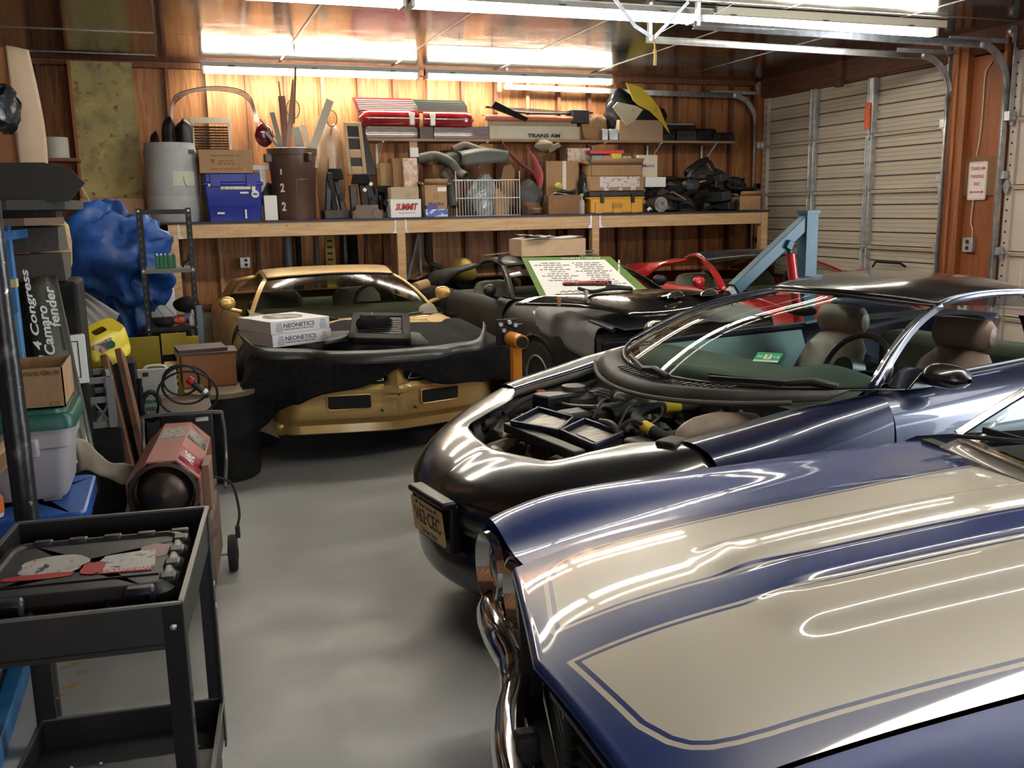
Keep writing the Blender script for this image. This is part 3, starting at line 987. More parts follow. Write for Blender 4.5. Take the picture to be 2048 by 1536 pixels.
# hood-opening lips, fenders, doors
for sg in (1, -1):
    secs = []
    for s, ti, zi, tc, zc, w_ in ((.745, .64, .825, .755, .828, .905), (.9, .655, .845, .775, .853, .932), (1.1, .67, .872, .80, .882, .947), (1.3, .70, .90, .83, .912, .955), (1.45, .745, .918, .85, .928, .957), (1.592, .80, .935, .866, .943, .957)):
        secs.append([(s, sg * ti, zi - .02), (s, sg * (ti + .004), zi), (s, sg * (ti * .5 + tc * .5), (zi + zc) / 2 + .006), (s, sg * tc, zc), (s, sg * (tc + (w_ - tc) * .55), zc - .03), (s, sg * (w_ - .012), zc - .11), (s, sg * w_, .66), (s, sg * (w_ + .004), .58), (s, sg * (w_ - .006), .42), (s, sg * (w_ - .03), .24)])
    obj('fender', MB().grid(arch(loft(secs, 10, 5), 1.02, .37), flip=sg > 0), NAVY, carB, ang=50)
    # inner wing: dark on the engine side
    obj('inner_wing', MB().grid([[(s, sg * t, z), (s + .01, sg * (t - .03), .62), (s + .02, sg * (t - .10), .40)] for s, t, z in ((.40, .44, .73), (.62, .56, .79), (.745, .645, .805), (.9, .66, .83), (1.1, .675, .855), (1.3, .70, .88), (1.45, .74, .90))], flip=sg < 0), mat('inner_wing_dark', (.010, .011, .014), .5, var=[(7, (.028, .026, .024), .42, .65)]), carB, solid=.004)
    secs = []
    for s, tb, zb, w_ in ((1.60, .812, .952, .957), (1.9, .80, .957, .962), (2.4, .79, .962, .965), (2.87, .775, .972, .962)):
        secs.append([(s, sg * (tb - .03), zb - .01), (s, sg * tb, zb), (s, sg * (tb + (w_ - tb) * .45), zb - .022), (s, sg * (w_ - .02), zb - .09), (s, sg * (w_), .74), (s, sg * (w_ - .008), .66), (s, sg * (w_ + .006), .55), (s, sg * (w_ - .01), .38), (s, sg * (w_ - .04), .21)])
    dr = obj('door', MB().grid(loft(secs, 6, 5), flip=sg > 0), NAVY, carB, ang=50)
    obj('belt_molding', MB().tube([(s, sg * (t - .006), z + .006) for s, t, z in ((1.72, .80, .955), (2.1, .795, .962), (2.5, .785, .968), (2.9, .775, .976))], .009), BLACK, dr)
    obj('door_card', MB().grid([[(s, sg * t, .955 - .01), (s, sg * (t - .06), .8), (s, sg * (t - .03), .62), (s, sg * (t - .05), .3)] for s, t in ((1.62, .775), (2.2, .765), (2.85, .75))], flip=sg < 0), GREYTRIM, dr)
    secs = []
    for s, tb, zb, w_, zl in ((2.88, .775, .974, .962, .21), (3.3, .76, 1.0, .965, .22), (3.8, .74, 1.0, .962, .24), (4.4, .72, .985, .93, .3), (4.85, .66, .95, .82, .42)):
        secs.append([(s, sg * (tb - .02), zb), (s, sg * (tb + (w_ - tb) * .5), zb - .012), (s, sg * (w_ - .02), zb - .09), (s, sg * (w_), .74), (s, sg * (w_ - .006), .55), (s, sg * (w_ - .04), zl)])
    obj('quarter_panel', MB().grid(arch(loft(secs, 8, 5), 3.6, .37), flip=sg > 0), NAVY, carB, ang=50)
    for s in (1.02, 3.6): wheel(carB, s, sg * .82, .325, sg, .22)
    # door mirror
    mr = MB()
    rows = []
    for i in range(9):
        v = i / 8
        yc = .87 + .175 * v
        r = (.35, .8, .97, 1, 1, .97, .9, .72, .2)[i]
        rows.append([(1.86 + .045 * v + r * .075 * math.cos(q), sg * yc, 1.005 - .01 * v + r * (.058 if math.sin(q) > 0 else .042) * math.sin(q)) for q in [2 * PI * j / 18 for j in range(18)]])
    mo = obj('door_mirror', mr.grid(rows, wrap=True, flip=sg < 0).prism([(1.72, .955), (1.95, .955), (1.93, .99), (1.84, 1.03), (1.80, 1.02)], .10, o=(0, sg * .80 if sg < 0 else .80 + .10, 0), ux=(1, 0, 0), uy=(0, 0, 1)) if sg > 0 else mr.grid(rows, wrap=True, flip=True).prism([(1.72, .955), (1.95, .955), (1.93, .99), (1.84, 1.03), (1.80, 1.02)], .11, o=(0, -.79, 0), ux=(1, 0, 0), uy=(0, 0, 1)), BLKPAINT, carB, bevel=.006)
# greenhouse
wb = lambda q: V((1.19 + .40 * abs(q) ** 2.3, q * .815, .935 + .03 * q * q))
wt = lambda q: V((2.10 + .27 * abs(q) ** 2.2, q * .525, 1.272 - .045 * q * q))
Q = [-1 + k / 14 for k in range(29)]
rows = [[wb(q) * (1 - v) + wt(q) * v + V((-.012, 0, .05)) * math.sin(PI * v) for q in Q] for v in [k / 10 for k in range(11)]]
ws = obj('windshield', MB().grid(rows), thin_glass('green_windshield', (.74, .86, .80), 1.45), carB)
fr_ = [V((r[0] if k == 0 else r[-1])) for k in (0,) for r in rows]
m = MB().tube(fr_, .014)
obj('windshield_trim', MB().tube([wb(q) + V((0, 0, .004)) for q in Q], .008).tube([wt(q) + V((.004, 0, .002)) for q in Q], .007), BLACK, carB)
PILCH = mat('pillar_bright_trim', (.30, .33, .42), .15, metal=.9)
for sg, j in ((-1, 0), (1, -1)):
    pts = [r[j] for r in rows]
    m = MB().grid([[p + V((-.012, sg * -.004, .004)), p + V((.02, sg * .022, .012)), p + V((.035, sg * .022, -.010)), p + V((.03, sg * .0, -.025))] for p in pts], flip=sg > 0)
    pl = obj('windshield_pillar', m, NAVY, carB, solid=.006)
    obj('bright_strip', MB().tube([p + V((.014, sg * .024, .014)) for p in pts], .004), PILCH, pl)
secs = []
for s, w_, z, cr2 in ((2.385, .525, 1.227, 0), (2.5, .54, 1.255, 0), (2.7, .55, 1.268, 0), (2.95, .555, 1.262, 0), (3.1, .55, 1.245, 0)):
    f = 2.112 + (s - 2.385) * (3.02 - 2.112) / (3.1 - 2.385)
    zc = sp([(2.1, 1.276), (2.3, 1.306), (2.6, 1.327), (2.9, 1.325), (3.1, 1.30)], f)
    row = []
    for q in (-1, -.85, -.5, 0, .5, .85, 1):
        k = abs(q) ** 2.2
        row.append((f + (s - f) * k, q * w_, zc + (z - zc) * abs(q) ** 3))
    secs.append(row)
rg = loft(secs, 6, 5)
obj('roof', MB().grid(rg), BLKPAINT, carB, ang=60, solid=.015)
for q in (8, 22):
    obj('roof_seam', MB().tube([r[q] + V((0, 0, .001)) for r in rg], .004), INK, carB)
obj('roof_seam', MB().tube([p + V((0, 0, .001)) for p in rg[17]], .004), INK, carB)
for sg, j in ((-1, 0), (1, -1)):
    obj('roof_rail', MB().tube([r[j] + V((0, sg * .004, -.006)) for r in rg], .014), PILCH if sg < 0 else NAVY, carB)
    a = rg[-1][j]
    obj('roof_pillar', MB().grid([[a + V((-.10, 0, -.005)), a + V((.02, sg * .012, .0)), a + V((.35, sg * .03, -.02))], [V((3.02, sg * .66, 1.12)), V((3.10, sg * .69, 1.12)), V((3.62, sg * .70, 1.10))], [V((3.14, sg * .76, .99)), V((3.22, sg * .78, .99)), V((3.9, sg * .74, 1.0))]], flip=sg > 0), NAVY, carB, solid=.02)
hg = [[(s + .06 * (1 - q * q), q * w_, z + .03 * (1 - q * q)) for q in (-1, -.5, 0, .5, 1)] for s, w_, z in ((3.12, .54, 1.245), (3.6, .60, 1.15), (4.1, .66, 1.02))]
obj('hatch_glass', MB().grid(loft(hg, 4, 3)), WGLASS, carB)
obj('deck', MB().grid(loft([[(s, q * w_, z) for q in (-1, 0, 1)] for s, w_, z in ((4.1, .72, 1.0), (4.6, .70, .99), (4.85, .66, .95), (4.93, .6, .7), (4.9, .6, .35))], 4, 3)), NAVY, carB)
# cowl, seal, wipers
cf = lambda q: V((1.01 + .30 * q * q, q * .72, .885 + .045 * q * q))
QC = [-1.10 + k * 1.99 / 30 for k in range(31)]
obj('cowl_panel', MB().grid([[cf(q), cf(q).lerp(wb(q), .3) + V((0, 0, .028)), cf(q).lerp(wb(q), .65) + V((0, 0, .012)), wb(q) + V((.02, 0, -.006))] for q in QC]), DUSTY, carB, solid=.006)
obj('cowl_seal', MB().tube([cf(q) + V((-.012, 0, -.006)) for q in QC[2:]], .011), mat('grey_seal', (.07, .06, .05), .7), carB)
sl = MB()
for k in range(22):
    q = -.55 + k * .045
    a = cf(q).lerp(wb(q), .45) + V((0, 0, .03))
    sl.bar(a, a + V((.05, 0, .002)), .012, .006)
obj('cowl_louver', sl, BLACK, carB, kind='stuff')
for q0, q1, qe in ((-.74, -.30, -.93), (.12, .52, -.1)):
    a = wb(q0) + V((-.06, 0, .03))
    wp = obj('wiper', MB().tube([wb(qe) + V((-.055, 0, .012)), a.lerp(wb(qe) + V((-.055, 0, .02)), .5) + V((0, 0, .012)), a], [.019, .018, .012], n=10).bar(a, wb(q1) + V((.02, 0, .025)), .014, .02), BLACK, carB, bevel=.003)
    obj('wiper_blade', MB().bar(wb(q0) + V((-.035, .04, .02)), wb(q1) + V((.04, .02, .03)), .008, .022), RUBBER, wp)
# inspection sticker on the glass
GRN = mat('green_sticker', (.02, .30, .13), .5)
pc = rows[2][7].lerp(rows[3][7], .2)
ux = (rows[2][9] - rows[2][5]).normalized()
uy = (rows[4][7] - rows[2][7]).normalized()
nn = ux.cross(uy).normalized()
if nn.z < 0: nn = -nn
ux = -ux
fx = ux
fm = Matrix((fx, nn.cross(fx).normalized(), nn)).transposed()
st_ = obj('inspection_sticker', MB().box((0, 0, 0), (.115, .075, .001)), GRN, carB)
st_.matrix_local = Matrix.Translation(pc + nn * .006) @ fm.to_4x4()
obj('sticker_square', MB().box((0, .002, .001), (.036, .036, .001)), mat('cream_sticker', (.6, .6, .4), .5), st_)
obj('sticker_square', MB().box((0, -.03, .001), (.112, .014, .001)), mat('pale_green', (.45, .6, .5), .5), st_)
text('20', .022, st_, (-.037, .002, .0013), (0, 0, 0), PAPER)
text('14', .022, st_, (.037, .002, .0013), (0, 0, 0), PAPER)
text('7', .014, st_, (0, .002, .002), (0, 0, 0), INK)
# interior
obj('dashboard', MB().grid(loft([[(1.52, t, .80), (1.54 + .1 * abs(t), t, .92), (1.78, t, .95 + (.04 if -.6 < t < -.2 else 0)), (1.95, t, .86), (1.98, t, .6)] for t in (-.74, -.55, -.4, -.2, 0, .3, .74)], 4, 4)), mat('dash_green_grey', (.042, .055, .05), .6), carB)
sw = obj('steering_wheel', MB().tube([(2.02 + .075 * math.sin(q), -.38 + .185 * math.cos(q), .93 + .165 * math.sin(q)) for q in [2 * PI * k / 28 for k in range(28)]], .015, closed=True), BLACK, carB)
obj('spoke', MB().bar((2.0, -.55, .92), (2.0, -.21, .92), .03, .05).cyl((2.02, -.38, .93), (1.93, -.38, .95), .06), BLACK, sw)
for y, nm in ((-.38, ''), (.40, '')):
    st = obj('seat', MB().grid(loft([[(2.15, y - .25, .50), (2.13, y, .46), (2.15, y + .25, .50)], [(1.97, y - .24, .46), (1.95, y, .48), (1.97, y + .24, .46)], [(2.05, y - .25, .52), (2.05, y, .50), (2.05, y + .25, .52)], [(2.47, y - .25, .48), (2.47, y, .44), (2.47, y + .25, .48)]], 4, 5)), SEATL, carB, solid=.05)
    bk = MB().grid([[(2.51 + .30 * v - .07 * math.cos(q) * k, y + .26 * k * math.sin(q) * (1 - .18 * v), .45 + .52 * v + .01 * math.cos(q)) for q in [2 * PI * j / 20 for j in range(20)]] for v, k in ((0, .8), (.1, 1), (.5, 1.02), (.85, .95), (.97, .7), (1, .3))], wrap=True)
    b_ = obj('backrest', bk, SEATL, carB)
    hr = MB().grid([[(2.81 + .055 * k * math.cos(q), y + x_, 1.045 + .085 * k * math.sin(q)) for q in [2 * PI * j / 20 for j in range(20)]] for x_, k in ((-.172, .001), (-.17, .2), (-.165, .6), (-.14, .93), (-.08, 1), (0, 1.02), (.08, 1), (.14, .93), (.165, .6), (.17, .2), (.172, .001))], wrap=True)
    obj('headrest', hr, SEATL, b_)
obj('seat_belt', MB().bar((3.04, -.70, 1.16), (3.0, -.66, .66), .045, .004, (0, 1, 0)), BLACK, carB)
obj('belt_guide', MB().tube(cr([(2.98, -.61, 1.02), (3.0, -.64, 1.05), (2.98, -.68, 1.045), (2.96, -.69, .985)], 4), .008), GREYTRIM, carB)
obj('rear_seat', MB().bb(3.35, 3.6, -.6, .6, .4, .92), mat('green_grey_cloth', (.09, .10, .075), .8), carB, bevel=.06)
obj('floor_pan', MB().bb(.5, 4.8, -.70, .70, .2, .25), INTER, carB)
obj('firewall', MB().bb(1.46, 1.5, -.74, .74, .3, .84), INTER, carB)
obj('rear_view_mirror', MB().ell((2.02, -.02, 1.19), (.02, .11, .03)), BLACK, carB)
# ------------- engine bay
eb = lambda n, m, mm, **k: obj(n, m, mm, carB, **k)
BP = lambda px, py, z: carB_inv @ P(px, py, z=z)
carB_inv = (Matrix.Translation((.93, 3.56, 0)) @ Matrix.Rotation(math.radians(9.5), 4, 'Z')).inverted()
eb('bay_floor', MB().bb(.2, 1.46, -.62, .62, .38, .42), INTER)
# radiator cover with two framed trays
a, b = BP(1018, 853, .735), BP(1160, 912, .735)
eb('radiator_bar', MB().bar(a, b, .06, .045), DUSTY, bevel=.006)
TRAYB = mat('tray_frame_blue', (.012, .016, .045), .4)
for i, (c4, lab) in enumerate(((((1022, 850), (1118, 868), (1146, 842), (1078, 822)), 1), (((1122, 868), (1188, 898), (1245, 872), (1170, 845)), 1))):
    pts = [BP(x, y, .76) for x, y in c4]
    cen = sum(pts, V()) / 4
    fr = MB()
    for p, q in zip(pts, pts[1:] + pts[:1]): fr.bar(p + V((0, 0, .012)), q + V((0, 0, .010)), .014, .022)
    tr = eb('radiator_tray', MB().add(pts + [p + V((0, 0, -.05)) for p in pts], [(0, 1, 2, 3), (7, 6, 5, 4), (0, 4, 5, 1), (1, 5, 6, 2), (2, 6, 7, 3), (3, 7, 4, 0)]), DUSTY)
    obj('tray_rim', fr, TRAYB, tr, bevel=.004)
    inn = [cen + (p - cen) * .62 + V((0, 0, .004)) + (pts[2] - cen) * .14 for p in pts]
    obj('foil_label', MB().add(inn, [(0, 1, 2, 3)]), mat('dusty_foil_label', (.24, .225, .19), .4, metal=.4, var=[(9, (.08, .07, .06), .45, .62, (1, 3, 1))]), tr)
def lump(name, px, py, z, r, m_, seed=0, nz=.15, **k):
    return eb(name, MB().ell(BP(px, py, z), r, 14, 9, nz, seed), m_, **k)
eb('air_box', MB().box(BP(1195, 775, .74), (.30, .26, .16), .15, .8), mat('dusty_grey_plastic', (.06, .055, .05), .6), bevel=.02)
eb('battery', MB().box(BP(1085, 800, .70), (.20, .18, .14), .1), BLACK, bevel=.01)
p = BP(1082, 788, .79)
eb('battery_terminal', MB().cyl(p + V((0, 0, -.03)), p + V((0, 0, .02)), .025), mat('red_cap', (.5, .02, .02), .4), bevel=.008)
p = BP(1083, 818, .74)
eb('filler_cap', MB().cyl(p + V((0, 0, -.03)), p, .034).cyl(p, p + V((0, 0, .012)), .03), mat('grey_white_cap', (.45, .43, .4), .5), bevel=.004)
eb('upper_intake', MB().box(BP(1300, 805, .74), (.34, .30, .12), .2, .85), CASTAL, bevel=.03)
eb('intake_runner', MB().tube(cr([BP(1180, 806, .74), BP(1200, 790, .76), BP(1225, 800, .74)], 4), .035), CASTAL)
p, q = BP(1214, 836, .74), BP(1268, 822, .74)
tb = eb('throttle_body', MB().lathe([(.035, .04), (.045, .0), (.056, -.002), (.058, .03), (.05, .05), (.055, .14), (.06, .2), (0, .21)], o=p, axis=(q - p).normalized(), n=22), DUSTY)
lump('alternator', 1180, 815, .70, (.09, .10, .08), CASTAL, 3)
lump('compressor', 1235, 795, .70, (.10, .08, .08), CASTAL, 8)
for i in range(3):
    a, b = BP(1165, 787 + 5 * i, .76), BP(1220, 783 + 6 * i, .77)
    eb('silver_pipe', MB().tube(cr([a, a.lerp(b, .5) + V((0, 0, .02)), b], 4), .009), ALU)
YEL = mat('yellow_tape', (.62, .42, .03), .5)
hose = cr([BP(1400, 812, .74), BP(1345, 815, .78), BP(1290, 818, .80), BP(1272, 835, .79), BP(1285, 850, .78), BP(1320, 870, .76), BP(1365, 892, .72)], 6)
h = eb('radiator_hose', MB().tube(hose, .027, n=12), RUBBER)
for a in (5, 25):
    obj('yellow_band', MB().tube(hose[a:a + 4], .0285, n=12), YEL, h)
p = BP(1462, 838, .82)
rs = eb('fluid_reservoir', MB().lathe([(0, -.12), (.075, -.11), (.085, -.02), (.07, .0), (.05, .02), (.05, .035), (0, .036)], o=p, n=20), mat('cream_reservoir', (.42, .38, .25), .5))
obj('cap', MB().cyl(p + V((0, 0, .036)), p + V((0, 0, .062)), .036), BLACK, rs)
eb('coolant_tank', MB().ell(BP(1440, 862, .79), (.22, .075, .085), 16, 10, .12, 4, RZ(-.05)), mat('brown_stained_tank', (.15, .105, .075), .55, var=[(7, (.24, .19, .15), .45, .7)]))
eb('relay_box', MB().box(BP(1345, 893, .80), (.11, .09, .06), .3), DUSTY, bevel=.008)
eb('splash_panel', MB().grid([[(.40, -.40, .76), (.55, -.45, .79), (.66, -.52, .805), (.74, -.64, .82)], [(.60, -.34, .74), (.72, -.42, .75), (.82, -.52, .76), (.9, -.62, .77)]]), BLACK, solid=.008)
for i, (pts, r) in enumerate([([(1100, 800, .78), (1140, 812, .77), (1190, 815, .80)], .012), ([(1235, 860, .78), (1265, 840, .82), (1300, 860, .76), (1310, 880, .74)], .008), ([(1010, 820, .72), (1060, 800, .75), (1120, 770, .80)], .014), ([(1300, 850, .79), (1325, 825, .81), (1318, 800, .78)], .006), ([(1312, 790, .82), (1350, 785, .84), (1370, 786, .83)], .006), ([(1350, 868, .77), (1365, 855, .8), (1352, 842, .78)], .005), ([(985, 870, .68), (1000, 850, .70), (1018, 840, .72)], .03), ([(1110, 850, .74), (1150, 835, .76), (1180, 830, .76)], .02), ([(1380, 872, .78), (1420, 860, .80), (1440, 872, .79)], .005), ([(1200, 842, .78), (1225, 848, .80), (1240, 875, .76)], .012)]):
    eb('hose', MB().tube(cr([BP(*p) for p in pts], 5), r, n=8), RUBBER if i % 3 else DUSTY)
random.seed(11)
for i, (px, py, z, r) in enumerate([(1010, 872, .66, .07), (1030, 905, .60, .08), (1075, 915, .60, .07), (1110, 935, .62, .07), (1340, 835, .70, .07), (1300, 838, .70, .05), (1260, 862, .70, .06), (1280, 790, .74, .05), (1160, 765, .74, .05), (1250, 765, .76, .05), (1320, 862, .72, .05), (1045, 845, .70, .06), (1030, 800, .74, .05), (1145, 755, .80, .03)]):
    lump('engine_fitting', px, py, z, (r * random.uniform(.7, 1.1), r * random.uniform(.7, 1.1), r * random.uniform(.6, .9)), (CASTAL, DUSTY, RUST, CASTAL, DUSTY)[i % 5], i, .3)
lump('horn_bracket', 1005, 893, .64, (.10, .03, .03), mat('tan_bracket', (.25, .2, .13), .6), 5, .3)
lump('cream_duct', 1128, 928, .63, (.08, .04, .05), mat('cream_duct', (.5, .43, .3), .5), 7, .2)
# rail along the far wing, box and looms in front of it
q = cr([(.52, .58, .755), (.74, .63, .80), (1.0, .645, .835), (1.28, .67, .872)], 6)
eb('wing_rail', MB().tube(q, .016, n=8), mat('grey_seal'))
eb('wiring_loom', MB().tube(cr([(.60, .50, .74), (.8, .56, .79), (1.0, .52, .81), (1.15, .50, .84)], 6), .014, n=8), RUBBER)
eb('fuse_box', MB().box((.92, .50, .76), (.24, .14, .10), .1), BLACK, bevel=.012)
eb('strut_tower', MB().lathe([(.13, -.1), (.12, .0), (.07, .02), (.06, .05), (.03, .055), (0, .055)], o=(1.02, .52, .78), n=24), DUSTY)
eb('strut_tower', MB().lathe([(.13, -.1), (.12, .0), (.07, .02), (.06, .05), (.03, .055), (0, .055)], o=(1.05, -.54, .74), n=24), DUSTY)
for i, (x, y, z) in enumerate(((.50, .50, .70), (.58, .35, .66), (.42, .30, .60), (.38, -.02, .58), (.45, -.22, .60), (.36, .18, .62))):
    eb('front_fitting', MB().ell((x, y, z), (.06, .07, .05), 12, 8, .3, i + 40), (DUSTY, RUST, CASTAL)[i % 3])
for i, y in enumerate((.10, -.10)):
    eb('ignition_lead', MB().tube(cr([(.85, y, .76), (.95, y + .05, .83), (1.05, y + .1, .80)], 5), .006, n=6), RUBBER)
eb('valve_cover', MB().box((.95, .22, .74), (.40, .13, .08), .03), DUSTY, bevel=.02)
eb('valve_cover', MB().box((.98, -.26, .70), (.36, .13, .08), -.03), DUSTY, bevel=.02)
# licence plate on its bracket
pl = MB().box((-.028, -.03, .575), (.07, .34, .03)).box((-.0, -.03, .47), (.05, .32, .2))
br_ = obj('plate_bracket', pl, BLACK, carB, bevel=.012)
PLT = mat('licence_plate_yellow', (.62, .42, .17), .45, var=[(3, (.70, .52, .24), .4, .65)])
pp = obj('licence_plate', MB().prism([(-.152, -.066), (-.142, -.076), (.142, -.076), (.152, -.066), (.152, .066), (.142, .076), (-.142, .076), (-.152, .066)], .003), PLT, br_)
pp.location = (-.047, -.03, .475)
pp.rotation_euler = (math.radians(90 + 6), 0, math.radians(-90))
for s_, w_, y_, h_ in (('New Jersey', .13, .056, .022), ('V62\u00b7CEC', .25, .0, .066), ('Garden State', .15, -.058, .022)):
    text(s_, w_, pp, (0, y_, .0034), (0, 0, 0), INK, height=h_, bold=.01 if h_ > .05 else 0)
for x in (-.09, .09): obj('bolt', MB().cyl((x, .06, .003), (x, .06, .006), .007), INK, pp)
for sg in (1, -1):
    obj('fog_lamp', MB().lathe([(.07, 0), (.062, -.02), (.05, .0), (0, .01)], o=(.055, sg * .36, .43), axis=(-.9, sg * .4, 0), n=20), mat('lamp_dark_glass', (.1, .1, .1), .1, coat=1), carB)
# ================================================================ CARS C, D, E: coupes with a shared body plan
GOLD = mat('gold_car_paint', (.56, .37, .13), .34, metal=.4, coat=.5, coat_rough=.1, var=[(3, (.48, .31, .10), .4, .7)])
PRIMER = mat('dusty_black_primer', (.012, .0115, .0115), .55, spec=.3, var=[(4, (.026, .024, .023), .42, .7)], coat=.05)
RED = mat('red_car_paint', (.36, .012, .014), .3, coat=.8, coat_rough=.08)


def fbody(root, paint, ln=4.8, W=.925, hz=((0, .70), (.1, .755), (.3, .80), (.7, .855), (1.2, .905), (1.65, .93)), ws=(1.36, .26, .78, .93), wt=(2.06, .2, .56, 1.215), roofz=1.26, roofe=2.75, tail=3.9, roofm=None, nose=True, glass=None, mirror=True, mirm=None, wheelx=(.98, 3.72), belt=.93, rim=None, pill=None):
    zc = lambda s: sp(hz, s)
    kk = lambda s: sp([(0, .80), (.2, .90), (.6, .97), (1.2, 1)], s)
    fr = lambda t: .26 * abs(t) ** 1.4
    glass = glass or WGLASS
    rows = [[(fr(t) + (1.40 + .12 * t * t - fr(t)) * u, t, zc(fr(t) * .3 + (1.40 - fr(t) * .3) * u) - .03 * (t / .62) ** 2 + .018 * (1 - sm(abs(t), .10, .22)) * sm(u, .05, .5)) for t in [-.61 + 1.22 * j / 24 for j in range(25)]] for u in [i / 20 for i in range(21)]]
    obj('hood', MB().grid(rows, flip=True), paint, root, ang=50, solid=.01)
    for sg in (1, -1):
        secs = []
        for s in (.15, .3, .6, .95, 1.3, 1.6):
            z = zc(s)
            k = kk(s)
            secs.append([(s + .1 * (1 - k) * 2, sg * .615, z - .032), (s, sg * .67 * (k * .5 + .5), z - .02), (s, sg * .76 * k, z - .008), (s, sg * .84 * k, z - .05), (s, sg * .90 * k, z - .15), (s, sg * W * k, .58), (s, sg * (W - .005) * k, .45), (s + .02, sg * (W - .05) * k, .24)])
        obj('fender', MB().grid(arch(loft(secs, 9, 5), wheelx[0], .37, wmin=.7), flip=sg > 0), paint, root, ang=50)
        b = belt
        secs = [[(s, sg * (.80), b), (s, sg * .855, b - .025), (s, sg * .905, b - .12), (s, sg * W, .60), (s, sg * (W - .005), .42), (s, sg * (W - .06), .22)] for s in (1.61, 2.2, 2.9)]
        dr = obj('door', MB().grid(loft(secs, 5, 5), flip=sg > 0), paint, root, ang=50)
        obj('door_handle', MB().box((2.7, sg * .92, .70), (.14, .02, .035)), CHROME if paint is GOLD else BLACK, dr, bevel=.006)
        secs = [[(s, sg * tb, b + dz), (s, sg * (tb + .06), b - .025 + dz), (s, sg * (w_ - .02), b - .12), (s, sg * w_, .60), (s, sg * (w_ - .005), .45), (s, sg * (w_ - .06), .26)] for s, tb, w_, dz in ((2.915, .80, W, 0), (3.4, .80, W + .01, .01), (3.9, .76, W, .0), (ln - .25, .74, .88, -.03), (ln - .03, .72, .84, -.05))]
        obj('quarter_panel', MB().grid(arch(loft(secs, 7, 5), wheelx[1], .37), flip=sg > 0), paint, root, ang=50)
        for x in wheelx: wheel(root, x, sg * .80, .33, sg, .21, rim)
        if mirror:
            mo = obj('door_mirror', MB().grid([[(1.86 + .05 * k * math.cos(q) - .03 * v, sg * (.845 + .13 * v), 1.0 + .055 * k * math.sin(q)) for q in [2 * PI * j / 14 for j in range(14)]] for v, k in ((0, .3), (.12, .75), (.4, 1), (.7, .95), (.9, .65), (1, .2))], wrap=True, flip=sg < 0), mirm or paint, root)
            obj('mirror_stalk', MB().tube([(1.88, sg * .80, .92), (1.87, sg * .88, .945), (1.86, sg * .91, .96)], .016), mirm or paint, mo)
    # greenhouse
    B_ = lambda q: V((ws[0] + ws[1] * abs(q) ** 2.2, q * ws[2], ws[3] + .0 * q * q))
    T_ = lambda q: V((wt[0] + wt[1] * abs(q) ** 2.2, q * wt[2], wt[3] - .04 * q * q))
    Q = [-1 + k / 10 for k in range(21)]
    rows = [[B_(q) * (1 - v) + T_(q) * v + V((-.01, 0, .03)) * math.sin(PI * v) for q in Q] for v in [k / 8 for k in range(9)]]
    obj('windshield', MB().grid(rows), glass, root)
    m = MB().tube([B_(q) + V((-.004, 0, .004)) for q in Q], .010).tube([T_(q) + V((0, 0, .004)) for q in Q], .009)
    obj('windshield_trim', m, BLACK, root)
    obj('cowl_panel', MB().grid([[B_(q) + V((-.05 - .12 * abs(q) ** 2, 0, -.03 - .0 * q)), B_(q) + V((.02, 0, -.004))] for q in Q]), paint, root, solid=.01)
    for q0 in (-.5, .15):
        obj('wiper', MB().tube([B_(q0) + V((-.02, 0, .012)), B_(q0 + .25) + V((.03, 0, .03)), B_(q0 + .5) + V((.04, 0, .035))], .007), BLACK, root)
    secs = []
    for i in range(5):
        u = i / 4
        row = []
        for q in (-1, -.85, -.5, 0, .5, .85, 1):
            a = T_(q)
            e = V((roofe + .1 * q * q, q * .56, roofz - .03 - .06 * q * q))
            p = a.lerp(e, u)
            p.z += (roofz - (a.z * (1 - u) + e.z * u)) * math.sin(PI * u) * (1 - .3 * q * q) * 1.0
            row.append(p)
        secs.append(row)
    rg = loft(secs, 5, 4)
    rf = obj('roof', MB().grid(rg), roofm or paint, root, ang=60, solid=.015)
    for sg, j in ((-1, 0), (1, -1)):
        pts = [r[j] for r in rows]
        obj('windshield_pillar', MB().grid([[p + V((-.015, sg * -.006, .006)), p + V((.02, sg * .024, .010)), p + V((.055, sg * .026, -.016)), p + V((.05, sg * -.004, -.03))] for p in pts], flip=sg > 0), pill or paint, root, solid=.006)
        obj('roof_rail', MB().tube([r[j] + V((0, sg * .002, -.008)) for r in rg], .016), pill or paint, root)
        a = rg[-1][j]
        obj('sail_panel', MB().grid([[a + V((-.10, sg * .004, -.005)), a + V((.15, sg * .01, -.01)), a + V((.4, sg * .02, -.045))], [V((3.02, sg * .70, 1.08)), V((3.25, sg * .71, 1.08)), V((3.65, sg * .70, 1.06))], [V((3.22, sg * .80, belt)), V((3.5, sg * .80, belt)), V((tail + .1, sg * .76, belt + .02))]], flip=sg > 0), pill or paint, root, solid=.02)
    hg = [[(s, q * w_, z + .03 * (1 - q * q)) for q in (-1, -.5, 0, .5, 1)] for s, w_, z in ((roofe + .08, .55, roofz - .08), ((roofe + tail) / 2, .60, roofz - .17), (tail, .66, belt + .04))]
    obj('rear_window', MB().grid(loft(hg, 3, 3)), WGLASS, root)
    obj('deck_lid', MB().grid(loft([[(s, q * w_, z) for q in (-1, 0, 1)] for s, w_, z in ((tail, .80, belt + .02), (ln - .3, .78, belt), (ln - .04, .74, belt - .04), (ln, .72, .7), (ln - .03, .7, .35))], 4, 3)), paint, root)
    obj('floor_pan', MB().bb(.45, ln - .2, -.68, .68, .2, .25), INTER, root)
    obj('firewall', MB().bb(1.5, 1.54, -.8, .8, .25, .86), INTER, root)
